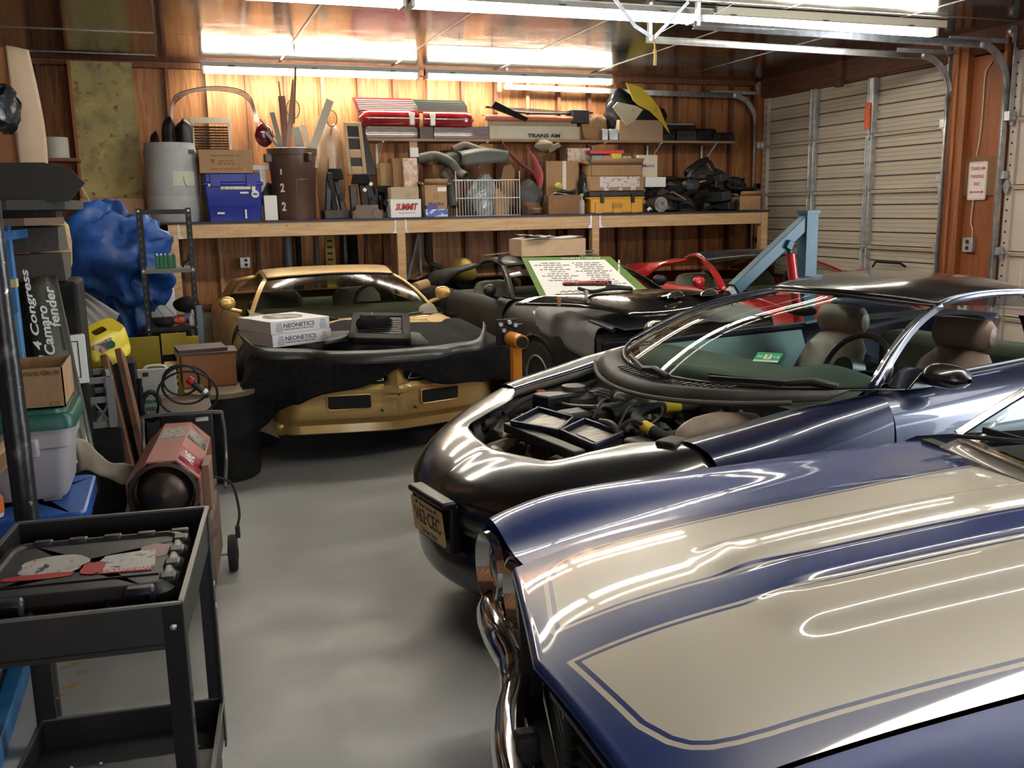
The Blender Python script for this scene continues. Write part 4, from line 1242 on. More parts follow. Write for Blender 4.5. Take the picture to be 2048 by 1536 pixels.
    obj('dashboard', MB().grid(loft([[(1.5, t, .86), (1.65, t, .92), (1.9, t, .93), (2.0, t, .82), (2.0, t, .55)] for t in (-.76, 0, .76)], 3, 4)), mat('tan_dash', (.10, .085, .06), .6), root)
    sw = obj('steering_wheel', MB().tube([(2.08 + .07 * math.sin(q), -.36 + .18 * math.cos(q), .91 + .16 * math.sin(q)) for q in [2 * PI * k / 24 for k in range(24)]], .014, closed=True).bar((2.08, -.52, .91), (2.08, -.2, .91), .03, .04), BLACK, root)
    SE = mat('tan_vinyl', (.13, .115, .085), .6)
    for y in (-.37, .37):
        s_ = obj('seat', MB().box((2.5, y, .48), (.5, .5, .16)).grid([[(2.72 + .22 * v - .06 * math.cos(q) * k, y + .25 * k * math.sin(q), .45 + .55 * v) for q in [2 * PI * j / 16 for j in range(16)]] for v, k in ((0, .9), (.5, 1), (.85, .95), (.97, .75), (1, .3))], wrap=True), SE, root, bevel=.03)
    obj('rear_seat', MB().bb(3.2, 3.4, -.6, .6, .4, .88), SE, root, bevel=.05)
    return zc, rows


# ---------------- car C, gold, under a black cloth
carC = thing('gold_coupe', 'gold coupe facing out with a black cloth over its hood', 'car', (1.34, 6.02, 0), math.radians(91.7))
HZC = ((0, .70), (.1, .75), (.3, .79), (.7, .825), (1.2, .852), (1.65, .87))
zcC, _ = fbody(carC, GOLD, mirm=GOLD, glass=thin_glass('dusty_windshield', (.42, .45, .40), 1.3, .1), ln=4.62, roofz=1.225, wt=(1.98, .2, .55, 1.19), ws=(1.36, .26, .76, .865), belt=.885, hz=HZC)
GD = GOLD
cols, lowc = [], []
TT = [-.78 + 1.56 * j / 40 for j in range(41)]
fC = lambda t: .02 + .22 * abs(t) ** 1.15 + .12 * sm(abs(t), .66, .80)
for t in TT:
    s, e = fC(t), .035 * (1 - sm(abs(t), .02, .07))
    cols.append([(s + .03, t, .585), (s - .012 - e, t, .575), (s - .03 - e, t, .545), (s - .022 - e, t, .515), (s - .008 - e * .6, t, .50), (s - .004 - e * .6, t, .43), (s - .010 - e * .6, t, .385), (s + .005 - e * .4, t, .35), (s + .035, t, .335), (s + .06, t, .30), (s + .05, t, .245), (s + .10, t, .225)])
obj('bumper_cover', MB().grid(cols, flip=True), GOLD, carC, ang=40, solid=.008)
# beak between the grilles, headlight surrounds, grille meshes
obj('beak', MB().grid([[(fC(t) - .005 - .05 * (1 - abs(t) / w_) + .05 * v, t, .565 + .16 * v) for t in [w_ * q for q in (-1, -.5, -.10, 0, .10, .5, 1)]] for v, w_ in ((0, .10), (.25, .055), (.6, .065), (1, .14))], flip=False), GOLD, carC, ang=25, solid=.006)
for sg in (1, -1):
    g = obj('grille', MB().grid([[(fC(t) + .06, sg * t, .56), (fC(t) + .075, sg * t, .70 - .05 * t)] for t in (.07, .2, .35, .5, .62)], flip=sg > 0), mat('grille_mesh', (.02, .02, .02), .5, bump=(300, .5)), carC)
    obj('chrome_edge', MB().tube([(fC(.085) - .005, sg * .085, .60), (fC(.15) + .0, sg * .15, .70), (fC(.12), sg * .12, .66), (fC(.085) - .005, sg * .085, .60), (fC(.3) - .0, sg * .3, .592), (fC(.55), sg * .55, .59)], .005), mat('dull_chrome', (.5, .5, .48), .3, metal=.9), g)
    obj('headlight_surround', MB().grid([[(fC(t) + .04, sg * t, .57), (fC(t) + .03, sg * t, .64), (fC(t) + .06, sg * t, .74)] for t in (.52, .62, .72, .78)], flip=sg > 0), GOLD, carC, solid=.01)
    c_ = (fC(.31) - .006, sg * .31, .455)
    poly = [(.145, .038), (.135, .048), (-.135, .048), (-.145, .038), (-.145, -.036), (-.13, -.05), (.13, -.05), (.145, -.036)]
    ux = (V((fC(.46), sg * .46, 0)) - V((fC(.16), sg * .16, 0))).normalized()
    sl = obj('bumper_slot', MB().prism(poly, .02 if sg > 0 else -.02, o=V((fC(.31) - .017, sg * .315, .465)), ux=ux, uy=(0, 0, 1)), mat('slot_shade_black', (.006, .006, .006), .8), carC)  # black plate on the bumper face, the hole's shade put into its colour
    rim_ = [V((fC(.31) - .016, sg * .315, .465)) + ux * a + V((0, 0, b)) for a, b in poly]
    obj('slot_rim', MB().tube(rim_, .006, closed=True), GOLD, sl)
    obj('lower_spoiler', MB().grid([[(s, sg * t, z), (s + .01, sg * (t + .01), z - .1)] for s, t, z in ((.28, .72, .33), (.36, .80, .33), (.5, .86, .33), (.62, .88, .33))], flip=sg > 0), GOLD, carC, solid=.012)
obj('emblem_crease', MB().prism([(-.11, .0), (0, -.022), (.11, 0), (0, .006)], .004, o=(fC(0) - .045, 0, .50), ux=(0, -1, 0), uy=(0, 0, 1)), GOLD, carC)
for t, z in ((0, .505), (.11, .40), (-.12, .40)): obj('bolt', MB().cyl((fC(t) - .06 + .2 * 0, t, z), (fC(t) + .02, t, z), .006, n=8), INK, carC)
obj('wire_loop', MB().tube(cr([(.30, .80, .52), (.28, .84, .44), (.30, .82, .38), (.34, .78, .40)], 4), .004), INK, carC)

# ---------------- black cloth draped over the hood of C
random.seed(5)
def topC(s, t, tab=HZC):
    a = abs(t)
    z = sp(tab, max(s, 0))
    return z - .03 * min(1, a / .62) ** 2 + (.018 if a > .66 else 0) + .018 * (1 - sm(a, .10, .24)) - .5 * max(0, a - .78) ** 1.2
CLOTH = mat('black_felt_cloth', (.010, .0095, .0105), .95, spec=.1, var=[(30, (.016, .015, .016), .45, .65), (3, (.018, .0165, .016), .5, .75)], sheen=.02)
rows = []
NU, NV = 64, 46
for i in range(NV + 1):
    row = []
    v = i / NV
    for j in range(NU + 1):
        u = -1.22 + 2.44 * j / NU          # arc length across
        t = max(-.87, min(.87, u))
        ex_t = abs(u) - abs(t)
        hem = sp([(-1.22, .26), (-.9, .24), (-.6, .20), (-.3, .16), (-.1, .07), (0, .03), (.1, .08), (.3, .15), (.55, .20), (.75, .30), (.9, .42), (1.22, .45)], u)
        rear = 1.02 + .10 * math.sin(u * 3.1 + .6) + .035 * math.sin(u * 11) + .22 * sm(-u, .3, .8)
        s0 = .02 + .24 * abs(t) ** 1.25 - .035
        L_ = rear - s0
        d = v * (L_ + hem + .03)
        fold = noise.noise(V((u * 3.1, v * 2.2, 3.3)))
        if d < L_:
            s, ex_s = rear - d, 0
        else:
            s, ex_s = s0, d - L_
        z = topC(s, t)
        drop = math.hypot(ex_t, ex_s) if (ex_t > 0 and ex_s > 0) else ex_t + ex_s
        drop = min(drop, .48)
        hang = sm(drop, .02, .2)
        x = s - (.03 * hang + .025 * hang * math.sin(u * 13 + fold * 3)) * (1 if ex_s > 0 else 0) - .02 * (ex_s > 0)
        y = t + (1 if t > 0 else -1) * ((.035 + .03 * math.sin(s * 14 + fold * 4)) * hang + .06 * sm(ex_t, 0, .1) if ex_t > 0 else 0)
        row.append((x, y, z + .024 - drop + .006 * fold))
    rows.append(row)
cl = obj('hood_cloth', MB().grid(rows), CLOTH, None, ang=80, solid=.004)
tag(cl, 'black felt cloth draped over the hood of the gold coupe', 'cloth', loc=carC.location, rz=carC.rotation_euler.z)

# ---------------- car D, primer black, behind
carD = thing('black_coupe', 'dusty black coupe with a white text board leaning on its windshield', 'car', (3.72, 6.10, 0), math.radians(96.3))
HZD = ((0, .76), (.1, .795), (.3, .83), (.7, .87), (1.2, .905), (1.65, .93))
fbody(carD, PRIMER, ln=4.7, hz=HZD, mirm=BLACK, glass=thin_glass('smoky_glass', (.35, .38, .36), 1.35, .05), roofz=1.255, rim=mat('dusty_rim', (.30, .28, .24), .5, metal=.7))
NOSEB = mat('black_nose_rubber', (.013, .013, .014), .42)
cols = []
fD = lambda t: .0 + .20 * abs(t) ** 1.5
for t in [-.84 + 1.68 * j / 40 for j in range(41)]:
    s = fD(t)
    cols.append([(s + .12, t, .80 - .02 * abs(t)), (s + .03, t, .785), (s, t, .76), (s - .01, t, .62), (s + .0, t, .44), (s + .05, t, .36), (s + .1, t, .24)])
obj('nose_cover', MB().grid(cols, flip=True), NOSEB, carD, ang=40, solid=.01)
for sg in (1, -1):
    for a, b in ((.06, .34), (.36, .80)):
        m_ = (a + b) / 2
        ux = (V((fD(b), sg * b, 0)) - V((fD(a), sg * a, 0))).normalized()
        h = (b - a) / 2
        poly = [(h, .055), (h - .02, .07), (-h + .02, .07), (-h, .055), (-h, -.055), (-h + .02, -.07), (h - .02, -.07), (h, -.055)]
        o_ = V((fD(m_) - .012, sg * m_, .665))
        dp = obj('lamp_cover', MB().prism(poly, .012, o=o_ + V((-.006, 0, 0)), ux=ux if sg < 0 else -ux, uy=(0, 0, 1)), mat('smoked_panel', (.012, .013, .017), .25), carD, bevel=.008)
        obj('rim', MB().tube([o_ + ux * x + V((-.010, 0, z)) for x, z in poly], .008, closed=True), NOSEB, dp)
        if sg > 0 and a > .3:
            bird = [(0, -.03), (.012, -.012), (.034, -.004), (.038, .024), (.026, .01), (.014, .008), (.006, .022), (0, .012), (-.006, .022), (-.014, .008), (-.026, .01), (-.038, .024), (-.034, -.004), (-.012, -.012)]
            obj('bird_emblem', MB().prism(bird, .004, o=o_ + V((-.022, 0, -.005)), ux=-ux, uy=(0, 0, 1)), mat('silver_emblem', (.6, .6, .6), .3, metal=.6), dp)
# grey fender cover over the nose of D
GREYC = mat('grey_bra_fabric', (.22, .21, .215), .85, var=[(5, (.28, .265, .265), .4, .7), (40, (.17, .16, .165), .5, .7)], bump=(20, .2))
rows = []
for i in range(25):
    v = i / 24
    row = []
    for j in range(49):
        u = -1.12 + 2.24 * j / 48
        t = max(-.86, min(.86, u))
        ex = abs(u) - abs(t)
        s0 = fD(min(abs(t), .84)) + .01
        s = s0 + (1.15 - .12 * abs(u) - s0) * v
        z = topC(s + .03, t * .97, HZD) + .042
        k = sp([(0, .80), (.2, .90), (.6, .97), (1.2, 1)], max(s, 0))
        row.append((s + .01 * noise.noise(V((u * 5, v * 3, 1))), t * (k * .5 + .5) * 1.02 + (.02 + .012 * math.sin(s * 17)) * (1 if t > 0 else -1) * sm(ex, 0, .06), z - ex * (1.0 - .35 * v) + .008 * noise.noise(V((u * 4, v * 5, 9)))))
    rows.append(row)
for p in rows: pass
fcv = obj('fender_cover', MB().grid(rows, flip=True), GREYC, None, ang=70, solid=.004)
tag(fcv, 'grey fabric cover laid over the front fenders of the dusty black coupe', 'cover', loc=carD.location, rz=carD.rotation_euler.z)

# ---------------- car E, red, by the garage door
carE = thing('red_coupe', 'red coupe with a black roof panel parked by the beige garage door', 'car', (5.47, 5.78, 0), math.radians(88))
fbody(carE, RED, ln=4.75, W=.91, hz=((0, .66), (.1, .72), (.3, .77), (.7, .84), (1.2, .90), (1.65, .93)), ws=(1.32, .28, .76, .93), wt=(2.18, .16, .55, 1.20), roofz=1.24, roofe=2.7, tail=4.0, roofm=mat('black_roof', (.02, .02, .02), .25, coat=.5), pill=RED, mirm=RED, glass=thin_glass('green_tint', (.45, .53, .43), 1.4, .02))
obj('nose_cover', MB().grid([[(.16 * t * t + .1, t, .70), (.16 * t * t, t, .62), (.16 * t * t - .02, t, .5), (.16 * t * t + .02, t, .38), (.16 * t * t + .1, t, .25)] for t in [-.8 + .08 * j for j in range(21)]], flip=True), RED, carE, solid=.01)
# ================================================================ BENCH AND UPPER SHELF
def PX(px, Y): return P(px, 430, y=Y).x
def PZ(px, py, Y): return P(px, py, y=Y).z
ZB = 1.632
BENCHBLUE = mat('dark_blue_bench_top', (.012, .014, .035), .5)
bench = thing('parts_bench', 'long pine bench with a dark blue top along the back wall', 'bench', (3.5, 10.4, 0))
L0, L1 = PX(330, 10), PX(1536, 10)
obj('top', MB().bb(L0 - .12 - 3.5, L1 - 3.5, -.44, .42, ZB - .02, ZB), BENCHBLUE, bench)
posts = [PX(x, 10) for x in (343, 800, 1190, 1528)]
for i, x in enumerate(posts):
    obj('post', MB().bb(x - .045 - 3.5, x + .045 - 3.5, -.42, -.33, 0, ZB - .02 if i < 3 else ZB + .005), PINE, bench, bevel=.003)
    obj('rear_post', MB().bb(x - .045 - 3.5, x + .045 - 3.5, .30, .39, 0, ZB - .02), DARKWOOD, bench)
for a, b in zip(posts, posts[1:]):
    obj('beam', MB().bb(a + .046 - 3.5, b - .046 - 3.5, -.415, -.375, ZB - .165, ZB - .02), PINE, bench, bevel=.003)
    for x, s in ((a + .046, 1), (b - .046, -1)):
        obj('bracket', MB().prism([(0, 0), (.02, 0), (.02, -.10), (.05, -.145), (0, -.145)], .003, o=(x - 3.5, -.4165, ZB - .02), ux=(s, 0, 0), uy=(0, 0, 1)), STEEL, bench)
    obj('rear_beam', MB().bb(a - 3.5, b - 3.5, .36, .40, ZB - .165, ZB - .02), DARKWOOD, bench)
ZS = 2.49
shelf = thing('wall_shelf', 'long upper board shelf on white brackets over the bench', 'shelf', (5, 10.6, ZS))
S0, S1 = PX(738, 10.42), PX(1466, 10.42)
obj('board', MB().bb(S0 - 5, S1 - 5, -.19, .2, -.025, 0), mat('shelf_board', (.34, .22, .13), .6, var=[(4, (.26, .15, .08), .4, .7, (1, 8, 8))]), shelf)
for px in (770, 975, 1206, 1316, 1425):
    x = PX(px, 10.5)
    obj('bracket', MB().bb(x - 5.012, x - 4.988, -.17, .2, -.035, -.026).bb(x - 5.012, x - 4.988, .19, .2, -.3, -.026).bar((x - 5, -.14, -.04), (x - 5, .195, -.28), .018, .004, (1, 0, 0)), WHITE, shelf)


def rect(x0, x1, yt, yb, Y, dep, base=None):
    """world centre-bottom and size of a box whose front face fills a pixel rectangle at depth Y"""
    xa, xb = PX(x0, Y), PX(x1, Y)
    xm = (x0 + x1) / 2
    z0 = base if base is not None else PZ(xm, yb, Y)
    z1 = PZ(xm, yt, Y)
    return V(((xa + xb) / 2, Y + dep / 2, z0)), (xb - xa, dep, max(z1 - z0, .02))


def carton(r, label, m=None, rz=0, flaps='closed', tape=True, group=None, name='cardboard_box', cat='box', tapem=None):
    c, (w, d, h) = r
    m = m or CARD
    t = thing(name, label, cat, c, rz, group)
    T = .005
    if flaps in ('open', 'none'):
        obj('body', MB().bb(-w / 2, w / 2, -d / 2, -d / 2 + T, 0, h).bb(-w / 2, w / 2, d / 2 - T, d / 2, 0, h).bb(-w / 2, -w / 2 + T, -d / 2, d / 2, 0, h).bb(w / 2 - T, w / 2, -d / 2, d / 2, 0, h).bb(-w / 2, w / 2, -d / 2, d / 2, 0, T), m, t)
        for (ax, sx, ang) in (('x', 1, 1.9), ('x', -1, 2.3), ('y', 1, 2.1), ('y', -1, 2.5)) if flaps == 'open' else ():
            f = (w if ax == 'y' else d) * .48
            if ax == 'x':
                e = V((sx * w / 2, 0, h))
                obj('flap', MB().add([e + V((0, -d / 2, 0)), e + V((0, d / 2, 0)), e + V((sx * f * .5 * math.sin(ang), d / 2, -f * .5 * math.cos(ang))), e + V((sx * f * .5 * math.sin(ang), -d / 2, -f * .5 * math.cos(ang)))], [(0, 1, 2, 3)]), m, t, solid=.004)
            else:
                e = V((0, sx * d / 2, h))
                f = min(f, d * .5)
                obj('flap', MB().add([e + V((-w / 2, 0, 0)), e + V((w / 2, 0, 0)), e + V((w / 2, sx * f * .7 * math.sin(ang), -f * .7 * math.cos(ang))), e + V((-w / 2, sx * f * .7 * math.sin(ang), -f * .7 * math.cos(ang)))], [(0, 1, 2, 3)]), m, t, solid=.004)
    else:
        obj('body', MB().bb(-w / 2, w / 2, -d / 2, d / 2, 0, h - .004), m, t, bevel=.004)
        for sy in (1, -1): obj('flap', MB().bb(-w / 2 + .002, w / 2 - .002, min(sy * .002, sy * (d / 2 - .002)), max(sy * .002, sy * (d / 2 - .002)), h - .004, h), m, t)
        if tape: obj('tape', MB().bb(-w / 2 - .0015, w / 2 + .0015, -.028, .028, h, h + .001).bb(-w / 2 - .0015, -w / 2, -.028, .028, h - .07, h).bb(w / 2, w / 2 + .0015, -.028, .028, h - .07, h), tapem or TAPE, t)
    return t, w, d, h


def solo(name, mb, m, label, cat, loc=(0, 0, 0), rz=0, group=None, **k):
    return tag(obj(name, mb, m, **k), label, cat, group, loc, rz)


UP = (math.radians(90), 0, 0)
YB1 = 10.06
# 1 drum, and the black trim standing in it
GDRUM = mat('grey_plastic_drum', (.36, .37, .37), .5, var=[(3, (.25, .25, .25), .45, .7), (20, (.16, .15, .14), .68, .75)])
dx = (PX(296, 10.3) + PX(404, 10.3)) / 2
R = (PX(404, 10.3) - PX(296, 10.3)) / 2
dh = PZ(350, 287, 10.3) - ZB
drum = thing('plastic_drum', 'grey plastic drum standing on the left end of the bench', 'drum', (dx, 10.32, ZB))
obj('body', MB().lathe([(0, .0), (R * .93, 0), (R * .97, .03), (R, .10), (R, dh * .32), (R * .985, dh * .335), (R, dh * .35), (R, dh * .66), (R * .985, dh * .68), (R, dh * .70), (R * .98, dh * .9), (R * .93, dh * .97), (R * .95, dh), (R * .9, dh), (R * .88, dh * .9), (R * .88, .05), (0, .04)], n=44), GDRUM, drum)
obj('handle_slot', MB().lathe([(R * .985, dh * .86), (R * .995, dh * .86), (R * .985, dh * .915), (R * .97, dh * .915)], n=6, a0=-1.62, a1=-1.25), INK, drum).rotation_euler.z = math.radians(0)
lb = MB()
rows = [[((R + .003) * math.cos(a), (R + .003) * math.sin(a), z) for a in [-1.55 + .9 * k / 8 for k in range(9)]] for z in (dh * .46, dh * .64)]
obj('paper_label', lb.grid(rows), mat('pale_green_label', (.50, .55, .42), .7), drum)
obj('wire_hook', MB().tube(cr([(R * .42, -R * .93, dh * .57), (R * .45, -R * .95, dh * .5), (R * .55, -R * .9, dh * .45), (R * .65, -R * .82, dh * .48)], 4), .006), mat('pale_wire', (.5, .48, .4), .5), drum)
for i, (px0, px1, yt, rz) in enumerate([(336, 368, 232, .3), (362, 400, 236, -.4), (312, 332, 262, .1)]):
    c, (w, d, h) = rect(px0, px1, yt, 288, 10.3, .1, ZB + dh - .25)
    solo('plastic_trim', MB().grid(loft([[(-w / 2, 0, 0), (0, -.04, 0), (w / 2, 0, 0)], [(-w / 2, 0, h * .6), (0, -.06, h * .6), (w / 2, 0, h * .6)], [(-w * .4, -.01, h * .85), (.02, -.06, h * .88), (w / 2, .02, h * .85)], [(-w * .1, .02, h * .97), (.02, -.02, h), (w * .4, .05, h * .9)]], 4, 4)), BLACK, ('tall black plastic trim piece leaning in the grey drum, left of the other tall one', 'black plastic trim piece arching at the right side of the grey drum', 'short black plastic trim piece at the left side of the grey drum')[i], 'trim piece', c, rz, solid=.02)
# 2 chrome hoops
hp = thing('chrome_trim_hoop', 'bundle of bent bright trim strips arching above the grey drum', 'trim strip', (PX(345, 10.5), 10.5, ZB + dh - .1))
for k in range(4):
    pts = [(341 + k * 1.5, 310), (340 + k * 1.5, 260), (341 + k * 2, 215), (352 + k * 3, 190 + k * 2), (385, 178 + k * 2), (430, 173 + k * 2.6), (475, 178 + k * 3), (500 - k, 193 + k * 3), (512 - k * 2, 220), (516 - k * 2, 245)]
    obj('strip', MB().tube(cr([P(x, y, y=10.5 + .012 * k) - V(hp.location) for x, y in pts], 5), .006, n=6), mat('bright_trim', (.85, .85, .85), .15, metal=1), hp)
# 3 louvre standing behind
c, (w, d, h) = rect(395, 474, 235, 400, 10.62, .04, ZB)
lv = thing('window_louver', 'pale framed window louver standing behind the brown box', 'louver', c, .02)
obj('frame', MB().bb(-w / 2, -w / 2 + .03, -.02, .02, 0, h).bb(w / 2 - .03, w / 2, -.02, .02, 0, h).bb(-w / 2, w / 2, -.025, .025, h - .06, h), mat('beige_frame', (.55, .47, .36), .6), lv)
for k in range(9): obj('slat', MB().box((0, 0, h - .10 - k * .028), (w - .06, .03, .006), RX(.6)), DUSTY, lv)
for k in range(4): obj('slat', MB().bb(-w / 2 + .06 + k * .1, -w / 2 + .075 + k * .1, -.01, .01, 0, h - .36), DUSTY, lv)
# 4 blue tote and box on top
TOTE = mat('blue_tote_plastic', (.010, .026, .25), .35)
c, (w, d, h) = rect(410, 530, 346, 440, YB1, .42, ZB)
tt = thing('storage_tote', 'bright blue lidded tote with stickers on the bench beside the grey drum', 'storage box', c, .02)
obj('body', MB().grid([[(sx * w / 2 * k, sy * d / 2 * k, z) for sx, sy in ((-1, -1), (1, -1), (1, 1), (-1, 1))] for z, k in ((0, .86), (h * .3, .89), (h * .32, .91), (h * .78, .95))], wrap=True).add([(-w * .43, -d * .43, 0), (w * .43, -d * .43, 0), (w * .43, d * .43, 0), (-w * .43, d * .43, 0)], [(3, 2, 1, 0)]), TOTE, tt, bevel=.012)
ld = obj('lid', MB().bb(-w / 2, w / 2, -d / 2, d / 2, h * .74, h * .82).bb(-w * .46, w * .46, -d * .46, d * .46, h * .8, h), TOTE, tt, bevel=.012)
for x in (-.3, .3): obj('latch', MB().bb(w * x - .05, w * x + .05, -d / 2 - .012, -d / 2, h * .72, h * .98), TOTE, tt, bevel=.004)
f = -d * .475 - .001
for nm, x0, x1, z0, z1, mm in (('sticker', -.22, .28, .66, .72, mat('yellow_white_sticker', (.6, .58, .45), .5, var=[(30, (.5, .3, .05), .5, .6)])), ('sticker', .30, .36, .63, .74, PAPER), ('sticker', .1, .24, .57, .61, PAPER), ('sticker', -.3, -.18, .15, .19, PAPER), ('sticker', .16, .19, .05, .24, PAPER), ('sticker', -.42, -.3, .73, .78, PAPER)):
    obj(nm, MB().bb(w * x0, w * x1, f - .016 - (.008 if z0 < .5 else 0) * -1, f - .0, h * z0, h * z1), mm, tt)
obj('round_sticker', MB().cyl((w * .35, f - .018, h * .56), (w * .35, f - .001, h * .56), .038, n=24), PAPER, tt)
obj('sticker_emblem', MB().prism([(-.02, -.012), (.02, -.012), (.025, .01), (.01, .004), (0, .016), (-.01, .004), (-.025, .01)], .001, o=(w * .35, f - .0182, h * .56), ux=(1, 0, 0), uy=(0, 0, 1)), BLUEINK, tt)
t, w, d, h = carton(rect(406, 512, 299, 345, YB1 + .02, .34, c.z + h), 'printed brown box on top of the bright blue tote', CARD, .015)
for k_, (y, k) in enumerate(((.74, .55), (.52, .26), (.40, .32), (.18, .6))): dashes(w * k, t, (0, -d / 2 - .001, h * y), UP, mat('brown_ink', (.16, .08, .03), .7), .017, k_)
obj('stamp', MB().prism([(-.02, .02), (.02, .02), (.006, -.004), (0, -.03), (-.006, -.004)], .001, o=(-w * .25, -d / 2 - .0002, h * .5), ux=(1, 0, 0), uy=(0, 0, 1)), mat('brown_ink'), t)
# 5 small white carton, and a black bag behind it
t, w, d, h = carton(rect(530, 556, 391, 440, YB1, .16, ZB), 'narrow white carton between the blue tote and the brown trash can', PAPER, 0, tape=False)
solo('black_bag', MB().ell((0, 0, .14), (.11, .09, .15), 14, 10, .22, 3), mat('black_bag_film', (.015, .016, .018), .25, bump=(14, .6)), 'crumpled black bag behind the narrow white carton', 'bag', (PX(545, 10.45), 10.5, ZB + .1))
solo('grey_bar', MB().bb(-.22, .22, -.03, .03, 0, .05).bb(-.03, .03, -.02, .02, ZB - PZ(530, 340, 10.7), .01), STEEL, 'grey metal bar lying behind the brown box on the blue tote', 'bar', (PX(530, 10.7), 10.72, PZ(530, 340, 10.7)))
# 6 brown trash can
BRN = mat('brown_can_plastic', (.07, .035, .025), .42, var=[(4, (.09, .05, .036), .4, .7)])
cx = PX(592, 10.3)
R = (PX(641, 10.3) - PX(543, 10.3)) / 2
h = PZ(590, 297, 10.3) - ZB
tc = thing('trash_can', 'brown ribbed trash can full of trim strips with 122 painted in white', 'trash can', (cx, 10.32, ZB))
obj('body', MB().lathe([(0, 0), (R * .80, 0), (R * .82, .02), (R * .93, h * .7), (R * .95, h * .71), (R * .96, h * .9), (R, h * .905), (R * 1.02, h * .99), (R * .97, h), (R * .95, h * .92), (R * .8, .05), (0, .04)], n=44), BRN, tc)
for a in (3.5, 5.2): obj('handle', MB().box((R * 1.02 * math.cos(a), R * 1.02 * math.sin(a), h * .86), (.12, .05, .09), a), BRN, tc, bevel=.01)
rows = lambda z0, z1, a0, a1: [[(R * (.80 + .15 * z / h) * 1.035 * math.cos(a), R * (.80 + .15 * z / h) * 1.035 * math.sin(a), z) for a in [a0 + (a1 - a0) * k / 8 for k in range(9)]] for z in (z0, z1)]
pm = MB()
for z0, z1, a0, a1 in ((h * .55, h * .57, -1.6, -.9), (h * .2, h * .57, -1.6, -1.55), (h * .2, h * .57, -.95, -.9)): pm.grid(rows(z0, z1, a0, a1))
obj('panel_rib', pm, BRN, tc)
for s_, z in (('1', .64), ('2', .40), ('2', .14)):
    a = math.radians(-128)
    text(s_, .05 if s_ == '2' else .02, tc, (R * (.84 + .15 * z) * math.cos(a), R * (.84 + .15 * z) * math.sin(a), h * z + .03), (math.radians(90), 0, a + PI / 2), PAPER, height=.09, bold=.03)
ZT = ZB + h
STK = [mat('stick_brown', (.20, .11, .06), .6), mat('stick_grey', (.22, .22, .21), .45), mat('stick_pale', (.5, .45, .36), .5), mat('stick_pink', (.35, .2, .15), .5)]
for i, (x0, y0, x1, y1, wd, mi, lab) in enumerate([
    (572, 293, 563, 192, .07, 0, 'broad brown wooden slat standing in the trash can'), (572, 295, 557, 162, .012, 0, 'thin dark splinter stick rising from the trash can'),
    (576, 293, 588, 160, .045, 3, 'tallest brown trim strip standing in the trash can'), (589, 200, 591, 135, .022, 0, 'tip rod poking above all other sticks of the trash can'),
    (562, 294, 544, 225, .05, 1, 'grey flat strip at the left of the trash can'), (628, 290, 660, 200, .085, 2, 'pale wide trim panel slanting right out of the trash can'),
    (632, 296, 655, 215, .02, 1, 'thin bright rod slanting beside the pale trim panel'), (556, 294, 530, 262, .03, 1, 'short grey hooked rod at the left rim of the trash can'),
    (600, 292, 590, 255, .09, 1, 'short grey plate standing in the middle of the trash can'), (618, 292, 605, 250, .05, 2, 'curved tan strip in the trash can'),
    (625, 294, 640, 262, .07, 3, 'short orange brown board at the right of the trash can'), (566, 293, 520, 238, .015, 3, 'pinkish slanting rod at the far left of the trash can')]):
    a, b = P(x0, y0, y=10.3), P(x1, y1, y=10.38)
    a = a + (a - b).normalized() * .25
    solo('trim_strip', MB().bar((0, 0, 0), b - a, wd, .012, (0, 1, 0)), STK[mi], lab, 'strip', a)
for px, py, r, lab in ((586, 218, .07, 'round wire screen behind the sticks in the trash can'), (663, 237, .06, 'small wire screen at the right of the trash can')):
    m = MB().tube([(r * math.cos(q), 0, r * 1.4 * math.sin(q)) for q in [2 * PI * k / 20 for k in range(20)]], .005, closed=True, n=6)
    for k in (-.6, -.3, 0, .3, .6): m.bar((r * k, 0, -r * 1.3 * math.sqrt(1 - k * k)), (r * k, 0, r * 1.3 * math.sqrt(1 - k * k)), .003, .003).bar((-r * math.sqrt(1 - k * k), 0, r * 1.4 * k), (r * math.sqrt(1 - k * k), 0, r * 1.4 * k), .003, .003)
    solo('wire_screen', m.bar((0, 0, -r * 1.3), (-.05, 0, -.35), .008, .008).bar((-.05, 0, -.34), (-.09, -.05, -.75), .008, .008), RUST, lab, 'screen', P(px, py, y=10.45))
solo('tail_lamp', MB().ell((0, 0, 0), (.10, .05, .12), 14, 10, .1, 2), mat('dark_red_lens', (.09, .006, .01), .2, coat=1), 'dark red lamp hanging over the left rim of the trash can', 'lamp', P(528, 270, y=10.42))
# 7 wrapped bundle
c, (w, d, h) = rect(640, 697, 246, 350, 10.45, .2, ZB)
solo('wrapped_bundle', MB().grid([[(w / 2 * k * (.92 + .08 * math.cos(2 * a)) * math.cos(a), .12 * k * math.sin(a), z) for a in [2 * PI * j / 24 for j in range(24)]] for z, k in ((0, .9), (h * .4, 1.02), (h * .8, .95), (h * .93, .8), (h, .55), (h, .02))], wrap=True), mat('plastic_wrapped_card', (.38, .24, .15), .25, var=[(5, (.55, .44, .34), .5, .62, (1, 1, .4))], bump=(12, .5)), 'tall brown bundle wrapped in clear tape behind the trash can', 'bundle', c)
